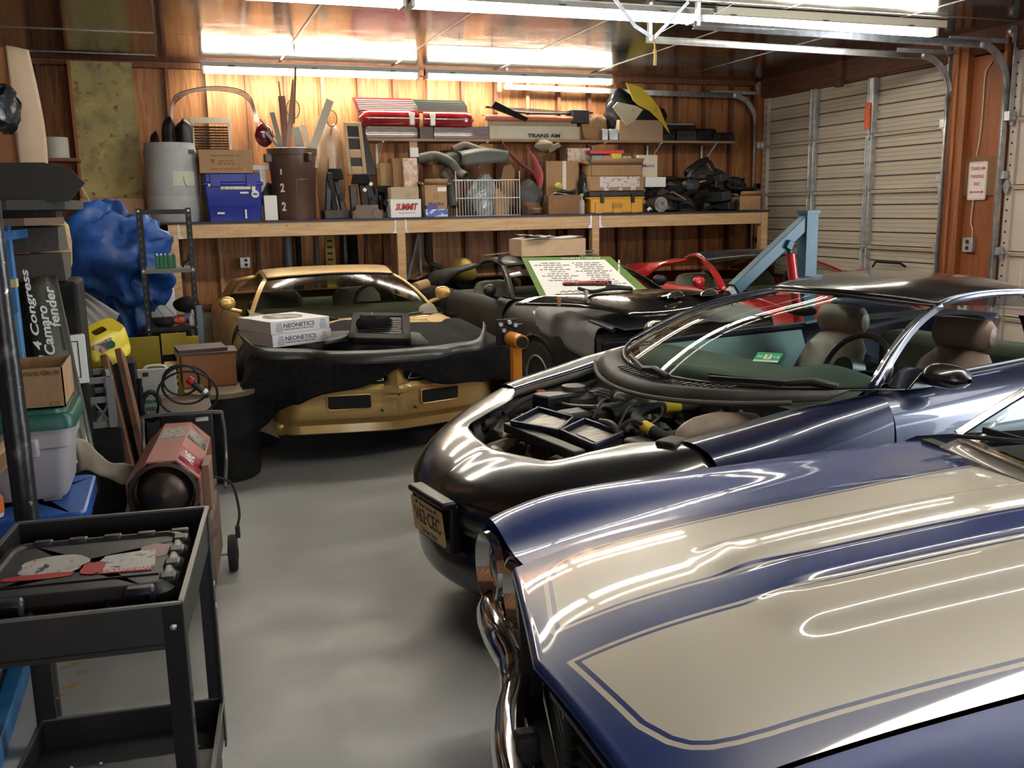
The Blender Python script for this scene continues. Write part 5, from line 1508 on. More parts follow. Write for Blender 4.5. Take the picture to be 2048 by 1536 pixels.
# 8 tan console panel leaning
a, b = P(715, 350, y=10.3), P(706, 248, y=10.55)
cp = thing('car_console', 'tan console panel with square openings leaning behind black brackets', 'panel', a, .08, rot=(-.22, 0, .1))
TANP = mat('tan_plastic', (.34, .23, .12), .5)
w, h = .21, (b - a).z + .02
m = MB()
for x0, x1, z0, z1 in ((-.5, -.3, 0, 1), (.3, .5, 0, 1), (-.3, .3, 0, .16), (-.3, .3, .32, .48), (-.3, .3, .92, 1)): m.bb(w * x0, w * x1, -.015, .015, h * z0, h * z1)
obj('frame', m, TANP, cp, bevel=.006)
for z0, z1 in ((.16, .32), (.48, .92)): obj('opening', MB().bb(-w * .3, w * .3, .005, .014, h * z0, h * z1), INK, cp)
obj('bar', MB().bb(-w * .3, w * .3, -.01, .012, h * .69, h * .72), TANP, cp)
obj('side_cover', MB().prism([(0, 0), (.10, 0), (.03, h * .85), (-.01, h)], .04, o=(w * .52, .03, 0), ux=(1, 0, 0), uy=(0, 0, 1)), BLACK, cp)
# 9 black seat brackets
def bracket_thing(px0, px1, yt, yb, Y, lab, seed):
    c, (w, d, h) = rect(px0, px1, yt, yb, Y, .25, ZB)
    t = thing('black_bracket', lab, 'bracket', c, random.uniform(-.15, .15))
    random.seed(seed)
    obj('base', MB().bb(-w / 2, w / 2, -.1, .1, 0, h * .18), DUSTY, t, bevel=.008)
    for k in range(3):
        x = -w / 2 + w * (k + .5) / 3
        obj('arm', MB().bar((x, random.uniform(-.08, .05), h * .1), (x * .6 + random.uniform(-.06, .06), random.uniform(-.05, .05), h * random.uniform(.7, .95)), w * .22, .05, (0, 1, 0)), BLACK, t, bevel=.01)
    obj('cap', MB().box((random.uniform(-.03, .03), 0, h * .88), (w * .6, .14, h * .22), random.uniform(-.4, .4), .8), BLACKM, t, bevel=.012)
    obj('knob', MB().cyl((w * .2, -.1, h * .45), (w * .2, -.15, h * .45), .03), RUBBER, t)
    return t


bracket_thing(649, 700, 335, 438, 10.08, 'black plastic bracket heap beside the brown trash can', 3)
bk = bracket_thing(700, 768, 346, 436, 10.08, 'wide black seat bracket with two white tags', 4)
for x, z in ((-.02, .30), (.05, .36)): obj('white_tag', MB().box((x, -.135, z), (.035, .003, .035), RY(.6)), PAPER, bk)
bracket_thing(752, 785, 370, 435, 10.2, 'small dark bracket behind the red lettered white box', 9)
solo('seat_track', MB().bb(-.16, .16, -.05, .05, 0, .08).cyl((-.1, -.06, .05), (-.1, .06, .05), .05).cyl((.1, -.06, .05), (.1, .06, .05), .05).bb(-.12, .12, -.04, .04, .08, .14), mat('dusty_brown_metal', (.14, .10, .07), .6), 'dusty brown seat track in front of the wide black bracket', 'seat track', (PX(735, 10.0), 10.04, ZB))
# 10 cartons around the red lettered box
carton(rect(765, 790, 326, 372, 10.4, .2, PZ(777, 372, 10.4)), 'small tan box perched behind the black brackets', CARD)
solo('box_stand', MB().bb(-.16, .16, -.1, .1, 0, PZ(777, 372, 10.4) - ZB), BLACKM, 'dark plastic crate under the small tan box', 'crate', (PX(777, 10.5), 10.52, ZB), bevel=.02)
carton(rect(790, 815, 316, 380, 10.3, .25, ZB), 'tall brown box left of the tape covered column box', CARDD, 0, tape=False)
t, w, d, h = carton(rect(812, 838, 316, 420, 10.22, .14, ZB), 'narrow tape covered column box behind the white lettered box', TAPE, .0, tape=False)
solo('paper_note', MB().bb(-.045, .045, -.002, .002, 0, .10), PAPER, 'white printed note on the post over the column box', 'note', P(829, 314, y=10.2))
solo('shelf_prop', MB().bb(-.045, .045, -.04, .04, 0, ZS - .026 - ZB), CARDL, 'pale wooden prop post under the upper shelf', 'post', (PX(831, 10.48), 10.5, ZB))
t, w, d, h = carton(rect(782, 843, 398, 436, YB1, .26, ZB), 'white box with red SUMMIT lettering at the front of the bench', PAPER, .0, tape=False)
text('SUMMIT', w * .74, t, (.0, -d / 2 - .0012, h * .56), UP, INK, height=.075, shear=.3, bold=.05)
text('SUMMIT', w * .72, t, (-.003, -d / 2 - .0025, h * .57), UP, REDINK, height=.068, shear=.3, bold=.03)
text('RACING EQUIPMENT', w * .55, t, (.01, -d / 2 - .001, h * .24), UP, BLUEINK, height=.014)
carton(rect(784, 839, 374, 399, YB1 + .03, .2, ZB + h + .002), 'stained beige box on top of the white lettered box', mat('stained_beige', (.42, .34, .24), .8, var=[(6, (.22, .16, .1), .6, .75)]), .0)
# 11 fragile box and small blue box
t, w, d, h = carton(rect(850, 896, 370, 433, YB1 + .02, .22, ZB), 'brown FRAGILE box with a white label beside the white lettered box', CARD, .0, flaps='open')
text('FRAGILE', w * .66, t, (0, -d / 2 - .001, h * .40), UP, INK, height=.033, bold=.03)
obj('glass_symbol', MB().tube([(-.02, 0, 0), (-.02, 0, .055), (.02, 0, .055), (.02, 0, 0), (-.02, 0, 0)], .002).bar((0, 0, .012), (0, 0, .04), .004, .002), mat('brown_ink'), t).location = (0, -d / 2 - .002, h * .56)
obj('label', MB().bb(.02, w / 2 - .01, -d / 2 - .002, -d / 2, h * .80, h * .93), PAPER, t)
solo('white_ring', MB().lathe([(.05, 0), (.05, .02), (.035, .02), (.035, 0)], n=24), PAPER, 'white ring sitting in the FRAGILE box', 'ring', (PX(872, 10.2), 10.2, ZB + h + .01)).rotation_euler = (1.1, 0, 0)
c, (w, d, h) = rect(852, 896, 418, 434, 10.0, .06, ZB)
t, w, d, h = carton((c, (w, d, h)), 'small blue and white box before the FRAGILE box', mat('blue_print_box', (.05, .12, .42), .5, var=[(14, (.6, .62, .66), .5, .58, (1, 1, 2))]), 0, tape=False)
carton((c + V((-.05, .005, h)), (w * .5, d, .04)), 'tiny purple blue box lying on the small blue box', mat('purple_box', (.08, .06, .35), .5), 0, tape=False)
carton(rect(862, 880, 330, 385, 10.4, .2, PZ(870, 385, 10.4)), 'slanting dark brown box behind the FRAGILE box', CARDD, .3, flaps='open')
# 12 duct hoses
DUCT = mat('dark_grey_duct', (.05, .05, .045), .6, var=[(10, (.085, .08, .07), .45, .7)])
for i, (pts, r, lab) in enumerate([([(835, 318, 10.3), (870, 312, 10.3), (900, 325, 10.25), (918, 345, 10.2), (932, 354, 10.12)], .055, 'thick dark exhaust pipe ending beside the wire basket'), ([(885, 345, 10.25), (900, 365, 10.2), (903, 395, 10.12), (908, 415, 10.05)], .05, 'dark vertical duct left of the wire basket'), ([(905, 300, 10.4), (930, 290, 10.4), (960, 300, 10.35), (1000, 305, 10.35)], .04, 'brown grey tube lying on top of the grey covers')]):
    q = cr([P(x, y, y=Y) for x, y, Y in pts], 5)
    solo('duct_pipe', MB().tube([p - q[0] for p in q], r, n=12, caps=False), DUCT if i < 2 else mat('brown_tube', (.12, .10, .075), .6), lab, 'pipe', q[0], solid=.006)
# 13 wire basket with a plastic bag
c, (w, d, h) = rect(913, 1040, 360, 430, YB1, .3, ZB)
wbk = thing('wire_basket', 'white wire basket holding a clear plastic bag on the bench', 'basket', c, .01)
WIREM = mat('white_wire', (.62, .62, .6), .35)
for z in (0, .5, 1):
    for yy in (-.5, .5): obj('rail', MB().cyl((-w / 2, d * yy, h * z), (w / 2, d * yy, h * z), .005, n=6), WIREM, wbk)
    for xx in (-.5, .5): obj('rail', MB().cyl((w * xx, -d / 2, h * z), (w * xx, d / 2, h * z), .005, n=6), WIREM, wbk)
v = None
for k in range(23):
    for yy in (-.5, .5):
        if v is None:
            v = obj('wire', MB().cyl((0, 0, 0), (0, 0, h * 1.0), .0028, n=5), WIREM, wbk)
        else:
            o = v.copy()
            COL.objects.link(o)
        (v if k == 0 and yy < 0 else o).location = (-w / 2 + w * k / 22, d * yy, 0)
for xx in (-.5, .5): obj('corner_post', MB().cyl((w * xx, -d / 2, 0), (w * xx, -d / 2, h * 1.25), .005, n=6), WIREM, wbk)
bagm = mat('clear_plastic_bag', (.22, .23, .24), .15, var=[(9, (.5, .52, .54), .55, .68)], bump=(16, .8), coat=.6)
solo('plastic_bag', MB().ell((0, 0, .20), (.17, .11, .24), 20, 14, .20, 5), bagm, 'crinkled clear plastic bag standing in the wire basket', 'bag', c + V((-.02, 0, 0)))
for i in range(4): solo('cardboard_strip', MB().bb(-.03, .03, -.004, .004, 0, h * (.75 - .08 * i)), CARD, 'cardboard strip standing at the right end of the wire basket', 'cardboard', c + V((.14 + .045 * i, -.06 + .03 * i, .005)), .1 * i, 'cardboard strips in the wire basket')
# 14 grey covers on top
GREYV = mat('grey_vinyl', (.075, .08, .07), .55, bump=(14, .3))
for i, (x0, x1, yt, yb, Y, tilt, lab) in enumerate([(885, 945, 303, 335, 10.35, .1, 'grey folded vinyl cover left of the wire basket'), (925, 1020, 298, 328, 10.22, -.08, 'dark grey padded cover lying across the wire basket')]):
    c, (w, d, h) = rect(x0, x1, yt, yb, Y, .3)
    solo('vinyl_cover', MB().grid(loft([[(-w / 2, -.16, -.02), (0, -.17, .01 + tilt * .1), (w / 2, -.15, .03)], [(-w / 2, -.14, h * .7), (0, -.13, h), (w / 2, -.12, h * .9)], [(-w / 2, .15, h), (0, .15, h * 1.2), (w / 2, .15, h)]], 4, 5)), GREYV, lab, 'cover', c, .05, solid=.02)
solo('bent_cardboard', MB().prism([(-.09, 0), (.06, 0), (.07, .42), (.02, .47), (-.06, .45), (-.10, .3)], .006, ux=(1, 0, 0), uy=(0, 0, 1)), CARDD, 'brown curved card panel behind the right end of the wire basket', 'cardboard', (PX(1018, 10.3), 10.28, ZB + .1))
# 15 red curved parts
REDP = mat('red_plastic', (.30, .03, .035), .4)
for i, (pts, lab) in enumerate([([(1004, 283), (1025, 310), (1050, 330), (1072, 350), (1080, 385)], 'dark red trim strip sloping down from the shelf'), ([(1056, 297), (1072, 318), (1085, 345), (1083, 372), (1074, 390)], 'bright red curved fender piece beside the taped tall box')]):
    q = cr([P(x, y, y=10.3) for x, y in pts], 4)
    solo('red_trim', MB().grid([[p - q[0] + V((-.05 * (1 - abs(2 * k / (len(q) - 1) - 1)) * (1 + i), 0, -.02)), p - q[0], p - q[0] + V((.02, .1, .02))] for k, p in enumerate(q)]), REDP if i else mat('dark_red', (.12, .015, .02), .5), lab, 'trim piece', q[0], solid=.008)
solo('grey_sack', MB().ell((0, 0, .15), (.16, .12, .2), 16, 12, .2, 4, RY(.4)), mat('dark_grey_rubberised', (.05, .05, .052), .6, bump=(12, .4)), 'dark grey padded sack between the wire basket and the taped box', 'sack', (PX(1058, 10.2), 10.22, ZB + .05))
solo('olive_lump', MB().ell((0, 0, 0), (.12, .08, .07), 14, 9, .1, 2), mat('olive_drab', (.17, .15, .09), .7), 'olive rounded cap lying above the red trim', 'cap', P(1088, 292, y=10.35))
solo('olive_book', MB().box((0, 0, 0), (.16, .1, .05), RY(-.5)), mat('olive_drab'), 'olive flat block tilted beside the olive cap', 'block', P(1106, 296, y=10.33))
solo('engine_bits', MB().ell((0, 0, .06), (.12, .08, .09), 12, 8, .35, 6), RUST, 'rusty metal lump at the foot of the grey sack', 'metal part', (PX(1065, 10.0), 10.06, ZB))
# 16 tall taped box etc
t, w, d, h = carton(rect(1093, 1158, 322, 432, 10.30, .3, ZB), 'tall brown box with a vertical tape strip, right of the red trim', CARD)
obj('tape', MB().bb(-.0, .045, -d / 2 - .0015, -d / 2, h * .2, h), mat('pale_tape', (.6, .52, .44), .3), t)
carton(rect(1097, 1163, 390, 430, YB1 - .02, .2, ZB), 'low brown box in front of the tall taped box', CARDD, .02)
for k in range(4):
    solo('cable_ring', MB().tube([(.14 * math.cos(q), .09 * math.sin(q), .012 * math.sin(q * 2 + k) + .012 * k) for q in [2 * PI * j / 28 for j in range(28)]], .008, closed=True, n=6), (ALU, BLACK, DUSTY, BLACK)[k], ('silver', 'black', 'dull grey', 'uppermost black')[k] + ' hose ring lying on the low brown box', 'hose ring', (PX(1128 + 4 * k, 10.1), 10.14, PZ(1130, 388, 10.1)), .3 * k)
solo('yellow_dome', MB().ell((0, 0, 0), (.05, .05, .04), 12, 8), mat('yellow_lens', (.5, .45, .08), .4), 'yellow dome on the hose rings', 'cap', P(1116, 372, y=10.16))
carton(rect(1136, 1181, 296, 325, 10.5, .25, PZ(1160, 325, 10.5)), 'small taped brown box high behind the tall box', TAPE, 0, tape=False)
carton(rect(1136, 1181, 325, 436, 10.5, .24, ZB), 'plain brown box under the small taped one', CARDD, 0, tape=False)
solo('black_heap_bag', MB().ell((0, 0, .16), (.07, .09, .2), 12, 10, .25, 7), mat('black_bag_film'), 'black bag squeezed between the tall box and the taped stack', 'bag', (PX(1168, 10.25), 10.25, ZB + .1))
solo('spray_bottle', MB().lathe([(0, 0), (.035, 0), (.035, .12), (.03, .15), (.012, .17), (.012, .2), (.022, .2), (.022, .23), (0, .23)], n=16), mat('clear_bottle', (.35, .34, .33), .2), 'small bottle with a red cap standing left of the yellow toolbox', 'bottle', (PX(1167, 10.0), 10.05, ZB))
# 17 stack on the yellow toolbox
c, (w, d, h) = rect(1178, 1291, 381, 426, YB1, .3, ZB)
YTB = mat('yellow_toolbox_plastic', (.62, .30, .02), .42)
tb = thing('toolbox', 'yellow toolbox with a black lid on the bench under taped boxes', 'toolbox', c)
obj('body', MB().box((0, 0, h * .38), (w * .93, d * .92, h * .76)).bb(-w * .5, w * .5, -d * .48, d * .48, h * .62, h * .72), YTB, tb, bevel=.012)
obj('lid', MB().box((0, 0, h * .86), (w, d, h * .28), None, .95), BLACK, tb, bevel=.012)
for x in (-.27, .27): obj('latch', MB().bb(w * x - .02, w * x + .02, -d / 2 - .016, -d / 2 + .01, h * .45, h * .86), BLACK, tb, bevel=.004)
for x in (-.32, 0, .32): obj('rib', MB().bb(w * x - .05, w * x + .05, -d * .48 - .006, -d * .4, .0, h * .5), YTB, tb, bevel=.004)
obj('name_plate', MB().bb(-.06, .06, -d * .48 - .009, -d * .46, h * .22, h * .42), mat('dark_yellow', (.33, .16, .02), .5), tb)
dashes(.10, tb, (0, -d * .48 - .0095, h * .32), UP, YTB, .014)
z = c.z + h
t, w, d, h = carton(rect(1180, 1287, 352, 381, YB1 + .03, .28, z), 'flat brown box wrapped in clear tape on the yellow toolbox', CARD)
obj('clear_tape', MB().bb(-w * .32, w * .42, -d / 2 - .002, -d / 2, h * .25, h * .95), mat('clear_printed_tape', (.62, .54, .52), .25, var=[(26, (.35, .2, .25), .55, .62)]), t)
for x in (-.2, .05, .3): obj('clear_tape', MB().bb(w * x - .03, w * x + .03, -d / 2 - .0025, -d / 2, 0, h * .3), mat('clear_printed_tape'), t)
z += h
t, w, d, h = carton(rect(1182, 1284, 330, 353, YB1 + .05, .26, z), 'open brown box of metal parts on the tape wrapped box', CARD, 0, flaps='open')
z += h
random.seed(3)
for i in range(9): solo('metal_part', MB().ell((0, 0, 0), (.05, .04, .03), 10, 7, .3, i), (CASTAL, ALU, DUSTY)[i % 3], 'small greasy metal part in the open box above the yellow toolbox', 'metal part', c + V((-.22 + .055 * i, .02 * (i % 2), z - c.z - .01)), group='metal parts in the open box')
carton(rect(1183, 1248, 300, 308, 10.35, .25, PZ(1215, 308, 10.35)), 'flat red carton lying on top of the heap under the shelf', mat('red_carton', (.45, .02, .025), .45), -.06, tape=False)
for i, (x0, x1, yt, yb, col, lab) in enumerate([(1188, 1206, 311, 326, (.15, .32, .45), 'pale blue small carton under the red carton'), (1207, 1224, 311, 324, (.55, .2, .2), 'red and white small carton under the red carton'), (1226, 1243, 307, 326, (.65, .55, .04), 'bright yellow small carton under the red carton'), (1248, 1262, 312, 330, (.4, .4, .4), 'grey spool right of the bright yellow carton')]):
    carton(rect(x0, x1, yt, yb, 10.28, .12, PZ((x0 + x1) / 2, yb, 10.28)), lab, mat('small_carton_%d' % i, col, .5), 0, tape=False)
carton(rect(1188, 1262, 326, 400, 10.42, .2, ZB), 'brown box supporting the small coloured cartons', CARDD, 0, tape=False)
# 18 oil box
t, w, d, h = carton(rect(1277, 1314, 310, 372, 10.3, .2, ZB + .1), 'white box lettered Mobil super 5W-30', mat('cream_box', (.62, .56, .44), .6), 0, tape=False)
for s_, zz, k, mm in (('Mobil', .78, .62, BLUEINK), ('super', .54, .45, INK), ('5W-30', .38, .5, INK)): text(s_, w * k, t, (0, -d / 2 - .001, h * zz), UP, mm, height=.035, bold=.015)
text('o', .02, t, (-w * .07, -d / 2 - .0018, h * .775), UP, REDINK, height=.024, bold=.02)
solo('wood_block', MB().bb(-.12, .12, -.1, .1, 0, .1), CARDD, 'brown block under the white oil box', 'block', (PX(1296, 10.4), 10.4, ZB))
t, w, d, h = carton(rect(1289, 1331, 354, 374, 10.15, .2, PZ(1310, 374, 10.15)), 'flat white box below the oil box, on dark sacks', PAPER, .05)
# 19 black heap at the right end
random.seed(21)
HB = [BLACK, BLACKM, RUBBER, DUSTY, mat('dark_blue_grey', (.035, .04, .05), .5)]
for i in range(64):
    px, py = random.uniform(1305, 1500), 0
    top = sp([(1295, 375), (1330, 350), (1380, 330), (1410, 325), (1460, 345), (1500, 385)], px)
    lay = (i % 4) / 4
    Y = 10.1 + .5 * random.random()
    z = ZB + .06 + (PZ(px, top, Y) - ZB - .08) * lay
    r = random.uniform(.06, .12)
    k = i % 3
    if k == 0: m = MB().ell((0, 0, 0), (r * 1.3, r, r * .8), 12, 8, .3, i, RZ(i))
    elif k == 1:
        m = MB().tube(cr([(random.uniform(-.2, .2), random.uniform(-.1, .1), random.uniform(-.05, .08)) for _ in range(4)], 4), random.uniform(.015, .035), n=8)
    else: m = MB().box((0, 0, 0), (r * 2.2, r * 1.3, r), Matrix.Rotation(random.uniform(-.6, .6), 3, 'Y') @ RZ(random.uniform(0, 3)))
    solo(('black_sack_part', 'rubber_hose', 'black_bracket')[k], m, HB[i % 5], ('black lumpy part buried in the dark heap at the right of the bench', 'black rubber hose in the dark heap at the right of the bench', 'black plastic block in the dark heap at the right of the bench')[k], ('part', 'hose', 'part')[k], (PX(px, Y), Y, z), group=('lumpy parts in the dark heap', 'hoses in the dark heap', 'plastic blocks in the dark heap')[k], **({'bevel': .012} if k == 2 else {}))
for i, (px, py, r, lab) in enumerate([(1395, 352, .16, 'wide black belt ring standing on the dark heap'), (1445, 362, .19, 'black wheel ring with a bright rim on the dark heap'), (1420, 335, .12, 'smaller black belt ring at the top of the dark heap'), (1470, 380, .13, 'black hose ring at the right of the dark heap')]):
    m = MB().tube([(r * math.cos(q), .02 * math.sin(3 * q), r * .75 * math.sin(q)) for q in [2 * PI * j / 32 for j in range(32)]], .022, closed=True, n=8)
    solo('belt_ring', m, RUBBER, lab, 'ring', P(px, py, y=10.3), .3).rotation_euler = (-.7, .15 * i, .2)
solo('black_horn', MB().tube(cr([P(1375, 350, y=10.2) - P(1375, 350, y=10.2), P(1395, 330, y=10.2) - P(1375, 350, y=10.2), P(1415, 318, y=10.2) - P(1375, 350, y=10.2)], 4), [.06, .07, .065, .055, .05, .05, .045, .04, .03], n=12), BLACK, 'black tapered duct pointing up over the dark heap', 'duct', P(1375, 350, y=10.2))
solo('cylinder_head', MB().cyl((0, -.12, .09), (0, .1, .09), .09, n=18).cyl((0, -.13, .09), (0, -.12, .09), .06, n=18).cyl((.03, -.14, .1), (.03, -.12, .1), .02).cyl((-.03, -.14, .08), (-.03, -.12, .08), .02), CASTAL, 'grey cast cylinder lying right of the yellow toolbox', 'metal part', (PX(1322, 10.0), 10.12, ZB))
solo('white_spout', MB().tube([(0, 0, .02), (.03, 0, .05), (.06, .01, .03)], [.02, .015, .01]), PAPER, 'small white spout between the toolbox and the cast cylinder', 'spout', (PX(1297, 10.0), 10.03, ZB))
solo('dark_sack', MB().ell((0, 0, .10), (.2, .14, .13), 16, 10, .15, 8), BLACKM, 'dark rounded sack right of the yellow toolbox', 'sack', (PX(1322, 10.2), 10.3, ZB + .1))
carton(rect(1478, 1521, 392, 420, YB1, .2, ZB), 'tan box at the right front corner of the bench', CARD, .0, flaps='open')
solo('black_pan', MB().lathe([(.0, 0), (.1, 0), (.17, .035), (.18, .05), (.19, .05), (.19, .06), (.16, .05)], n=24), BLACK, 'black shallow pan with handle on the tan corner box', 'pan', P(1480, 386, y=10.2))
solo('brown_strip', MB().box((0, 0, 0), (.2, .1, .02), RY(.5)), CARDD, 'brown card strip lying on the dark heap', 'cardboard', P(1355, 392, y=10.08))
solo('tan_strip', MB().box((0, 0, 0), (.14, .08, .015), RY(-.2)), CARD, 'small orange tan strip on the dark heap', 'cardboard', P(1405, 362, y=10.12))

# ---------------- upper shelf
REDLENS = mat('red_tail_lens', (.20, .008, .012), .15, coat=1, var=[(6, (.30, .02, .02), .45, .65)])
def lamp(x0, x1, yt, yb, Y, lab, m, clear=None, flip=1):
    c, (w, d, h) = rect(x0, x1, yt, yb, Y, .14)
    t = thing('tail_light', lab, 'tail light', c, 0)
    rows = []
    for k in range(13):
        u = k / 12
        r = min(1, math.sqrt(max(0, 1 - (1 - min(1, u * 5)) ** 2)) + .02) if flip > 0 else min(1, math.sqrt(max(0, 1 - (1 - min(1, (1 - u) * 5)) ** 2)) + .02)
        rows.append([(-w / 2 + w * u, -.07 * r * math.cos(q), h / 2 + h / 2 * r * math.sin(q)) for q in [PI * j / 10 - PI / 2 for j in range(11)]])
    obj('lens', MB().grid(rows), m, t)
    obj('housing', MB().bb(-w * .46, w * .46, 0, .08, h * .05, h * .9), BLACK, t, bevel=.01)
    if clear: obj('clear_lens', MB().bb(-w / 2 + w * clear - .03, -w / 2 + w * clear + .035, -.072, -.03, h * .08, h * .85), mat('clear_lens', (.5, .42, .38), .15, coat=1), t, bevel=.01)
    return t, w, h


lamp(728, 846, 219, 253, 10.43, 'red curved tail light with a clear end at the left of the shelf', REDLENS, .87, 1)
lamp(855, 957, 222, 255, 10.43, 'red curved tail light with a clear inner end, right one of the pair', REDLENS, .16, -1)
LOUV = mat('dark_ribbed_lens', (.035, .02, .02), .3, coat=.5)
def ribbed(x0, x1, yt, yb, Y, lab, m, rib, n, skew=0, strip=None):
    c, (w, d, h) = rect(x0, x1, yt, yb, Y, .12)
    t = thing('ribbed_tail_light', lab, 'tail light', c, 0)
    obj('panel', MB().prism([(-w / 2 - skew, h), (-w / 2, 0), (w / 2, 0), (w / 2 - skew * .2, h * .55), (w / 2 - abs(skew) - .05, h)], .10, o=(0, .0, 0), ux=(1, 0, 0), uy=(0, 0, 1)).box((0, .04, h * .4), (w * .9, .08, h * .5)), m, t)
    rb = MB()
    for k in range(n):
        z = h * (.12 + .8 * k / n)
        rb.bb(-w / 2 + .01 - skew * z / h, w / 2 - .02 - .08 * (z / h) ** 2, -.108, -.099, z, z + h * .35 / n)
    obj('ribs', rb, rib, t, kind='stuff')
    if strip: obj('red_strip', MB().bb(-w / 2, w / 2, -.108, -.1, 0, h * .09), REDP, t)


ribbed(726, 845, 197, 224, 10.62, 'red and silver ribbed panel on top, behind the left red light', REDP, mat('silver_rib', (.6, .5, .45), .3, metal=.5), 6, .05)
ribbed(832, 938, 201, 226, 10.62, 'dark ribbed panel on top, behind the right red light', mat('grey_rib', (.06, .065, .06), .5), mat('dark_rib', (.15, .16, .14), .4), 6, 0, True)
ribbed(735, 846, 252, 279, 10.52, 'long dark ribbed tail light under the left red light', LOUV, mat('dark_red_rib', (.10, .03, .03), .3), 6, -.04, True)
ribbed(872, 988, 254, 280, 10.52, 'long dark ribbed tail light under the right red light', LOUV, mat('dark_red_rib'), 6, .0, True)
c, (w, d, h) = rect(846, 872, 254, 279, 10.41, .05, ZS)
solo('lamp_filler', MB().bb(-w / 2, w / 2, -.02, .02, 0, h), mat('dusty_rib', (.10, .085, .075), .5, bump=(60, .6)), 'small grey ribbed filler between the dark tail lights', 'panel', c)
for x in (PX(790, 10.6), PX(905, 10.6)): pass
# bumper strips and the lettered white panel
c, (w, d, h) = rect(985, 1162, 252, 281, 10.42, .1, ZS)
sp_ = thing('loose_bumper', 'long white panel lettered TRANS AM on the upper shelf', 'car panel', c)
obj('panel', MB().grid(loft([[(x, -.05 + dy, z) for x, dy in ((-w / 2, .05), (-w * .4, .01), (0, 0), (w * .4, .01), (w / 2 + .02, .05))] for z, in ((0,), (h * .5,), (h * .9,), (h,))], 3, 4)), mat('old_white_paint', (.55, .50, .38), .4, var=[(5, (.45, .40, .28), .5, .7)]), sp_, solid=.015)
text('TRANS AM', w * .36, sp_, (w * .08, -.067, h * .28), UP, INK, height=.045, bold=.02)
c, (w, d, h) = rect(980, 1155, 240, 254, 10.46, .14)
solo('bumper_core', MB().bb(-w / 2, w / 2, -.06, .06, 0, h).bb(-w * .45, -w * .44, -.065, 0, 0, h).bb(-w * .2, -w * .19, -.065, 0, 0, h).bb(w * .05, w * .06, -.065, 0, 0, h).bb(w * .3, w * .31, -.065, 0, 0, h), mat('tan_core', (.38, .30, .17), .6), 'ribbed tan bumper strip above the lettered white panel', 'car panel', c)
c, (w, d, h) = rect(975, 1147, 229, 242, 10.42, .12)
solo('pink_spoiler', MB().grid(loft([[(-w / 2, -.06, 0), (-w * .3, -.065, 0), (w / 2, -.06, 0)], [(-w / 2, -.065, h * .8), (0, -.07, h * .8), (w / 2, -.06, h * .7)], [(-w / 2, .06, h), (0, .06, h), (w / 2, .06, h)]], 3, 3)), mat('faded_red_paint', (.52, .17, .12), .35), 'faded pinkish red spoiler strip on top of the tan bumper strip', 'car panel', c, solid=.012)
c, (w, d, h) = rect(978, 1190, 212, 232, 10.5, .3)
solo('loose_hatch', MB().grid(loft([[(-w / 2, -.16, h * .9), (-w * .2, -.17, h * .35), (w * .15, -.17, h * .3), (w / 2, -.1, h * .55)], [(-w * .45, .12, h * 1.1), (0, .14, h), (w * .3, .14, h * .8), (w / 2, .1, h * .7)]], 3, 4)), BLACK, 'flat black body panel lying on top of the spoiler strips', 'car panel', c, solid=.02)
solo('black_corner', MB().prism([(0, 0), (.42, -.14), (.45, -.11), (.05, .07)], .05, ux=(1, 0, 0), uy=(0, 0, 1)), BLACKM, 'black pointed corner trim on the left end of the black panel', 'car panel', P(980, 216, y=10.4))
solo('black_box_part', MB().bb(0, .22, 0, .2, 0, .16), BLACK, 'black block under the right end of the black body panel', 'part', P(1145, 247, y=10.44), bevel=.01)
# crumpled brown paper, box, yellow panel, black bag
c, (w, d, h) = rect(1160, 1215, 232, 280, 10.45, .2, ZS)
solo('brown_paper_bag', MB().grid([[(w / 2 * k * (1 + .25 * math.sin(3 * a + z * 9)) * math.cos(a), .1 * k * math.sin(a), z + .03 * math.sin(4 * a) * (z > .1)) for a in [2 * PI * j / 22 for j in range(22)]] for z, k in ((0, .9), (h * .4, 1), (h * .8, .95), (h, .9))], wrap=True), CARD, 'crumpled open brown paper bag left of the big tan box', 'bag', c, solid=.004)
carton(rect(1238, 1324, 240, 281, 10.42, .3, ZS), 'big tan box on the upper shelf under the yellow panel', CARDL, 0, flaps='closed', tape=False)
for i, (x0, x1) in enumerate(((1205, 1216), (1219, 1236))):
    c, (w, d, h) = rect(x0, x1, 258, 280, 10.42, .08, ZS)
    solo('metal_can', MB().bb(-w / 2, w / 2, -d / 2, d / 2, 0, h), STEEL, ('thin grey metal bracket before the big tan box', 'wider grey metal box before the big tan box')[i], 'metal part', c, bevel=.006)
solo('yellow_bodywork', MB().prism([(-.30, .32), (-.10, .27), (.06, .14), (.16, .02), (.30, -.26), (.18, -.12), (.02, .0), (-.12, .06), (-.2, .12)], .02, ux=(1, 0, 0), uy=(0, 0, 1)), mat('yellow_car_paint', (.58, .44, .02), .35, var=[(14, (.3, .22, .02), .66, .72)]), 'bright yellow curved body panel with holes on the upper shelf', 'car panel', P(1295, 222, y=10.4), rz=0)
solo('cream_bodywork', MB().prism([(-.18, .04), (-.12, .10), (.12, .06), (.22, .02), (.1, -.12), (0, -.17)], .02, ux=(1, 0, 0), uy=(0, 0, 1)), mat('cream_paint', (.6, .54, .36), .4, var=[(16, (.3, .26, .12), .66, .72)]), 'cream pointed body panel beside the yellow one', 'car panel', P(1252, 222, y=10.38))
solo('black_bag', MB().ell((0, 0, .3), (.22, .12, .28), 18, 14, .14, 11), mat('black_bag_film'), 'tall black bag behind the yellow and cream panels on the shelf', 'bag', (PX(1240, 10.6), 10.60, ZS + .02))
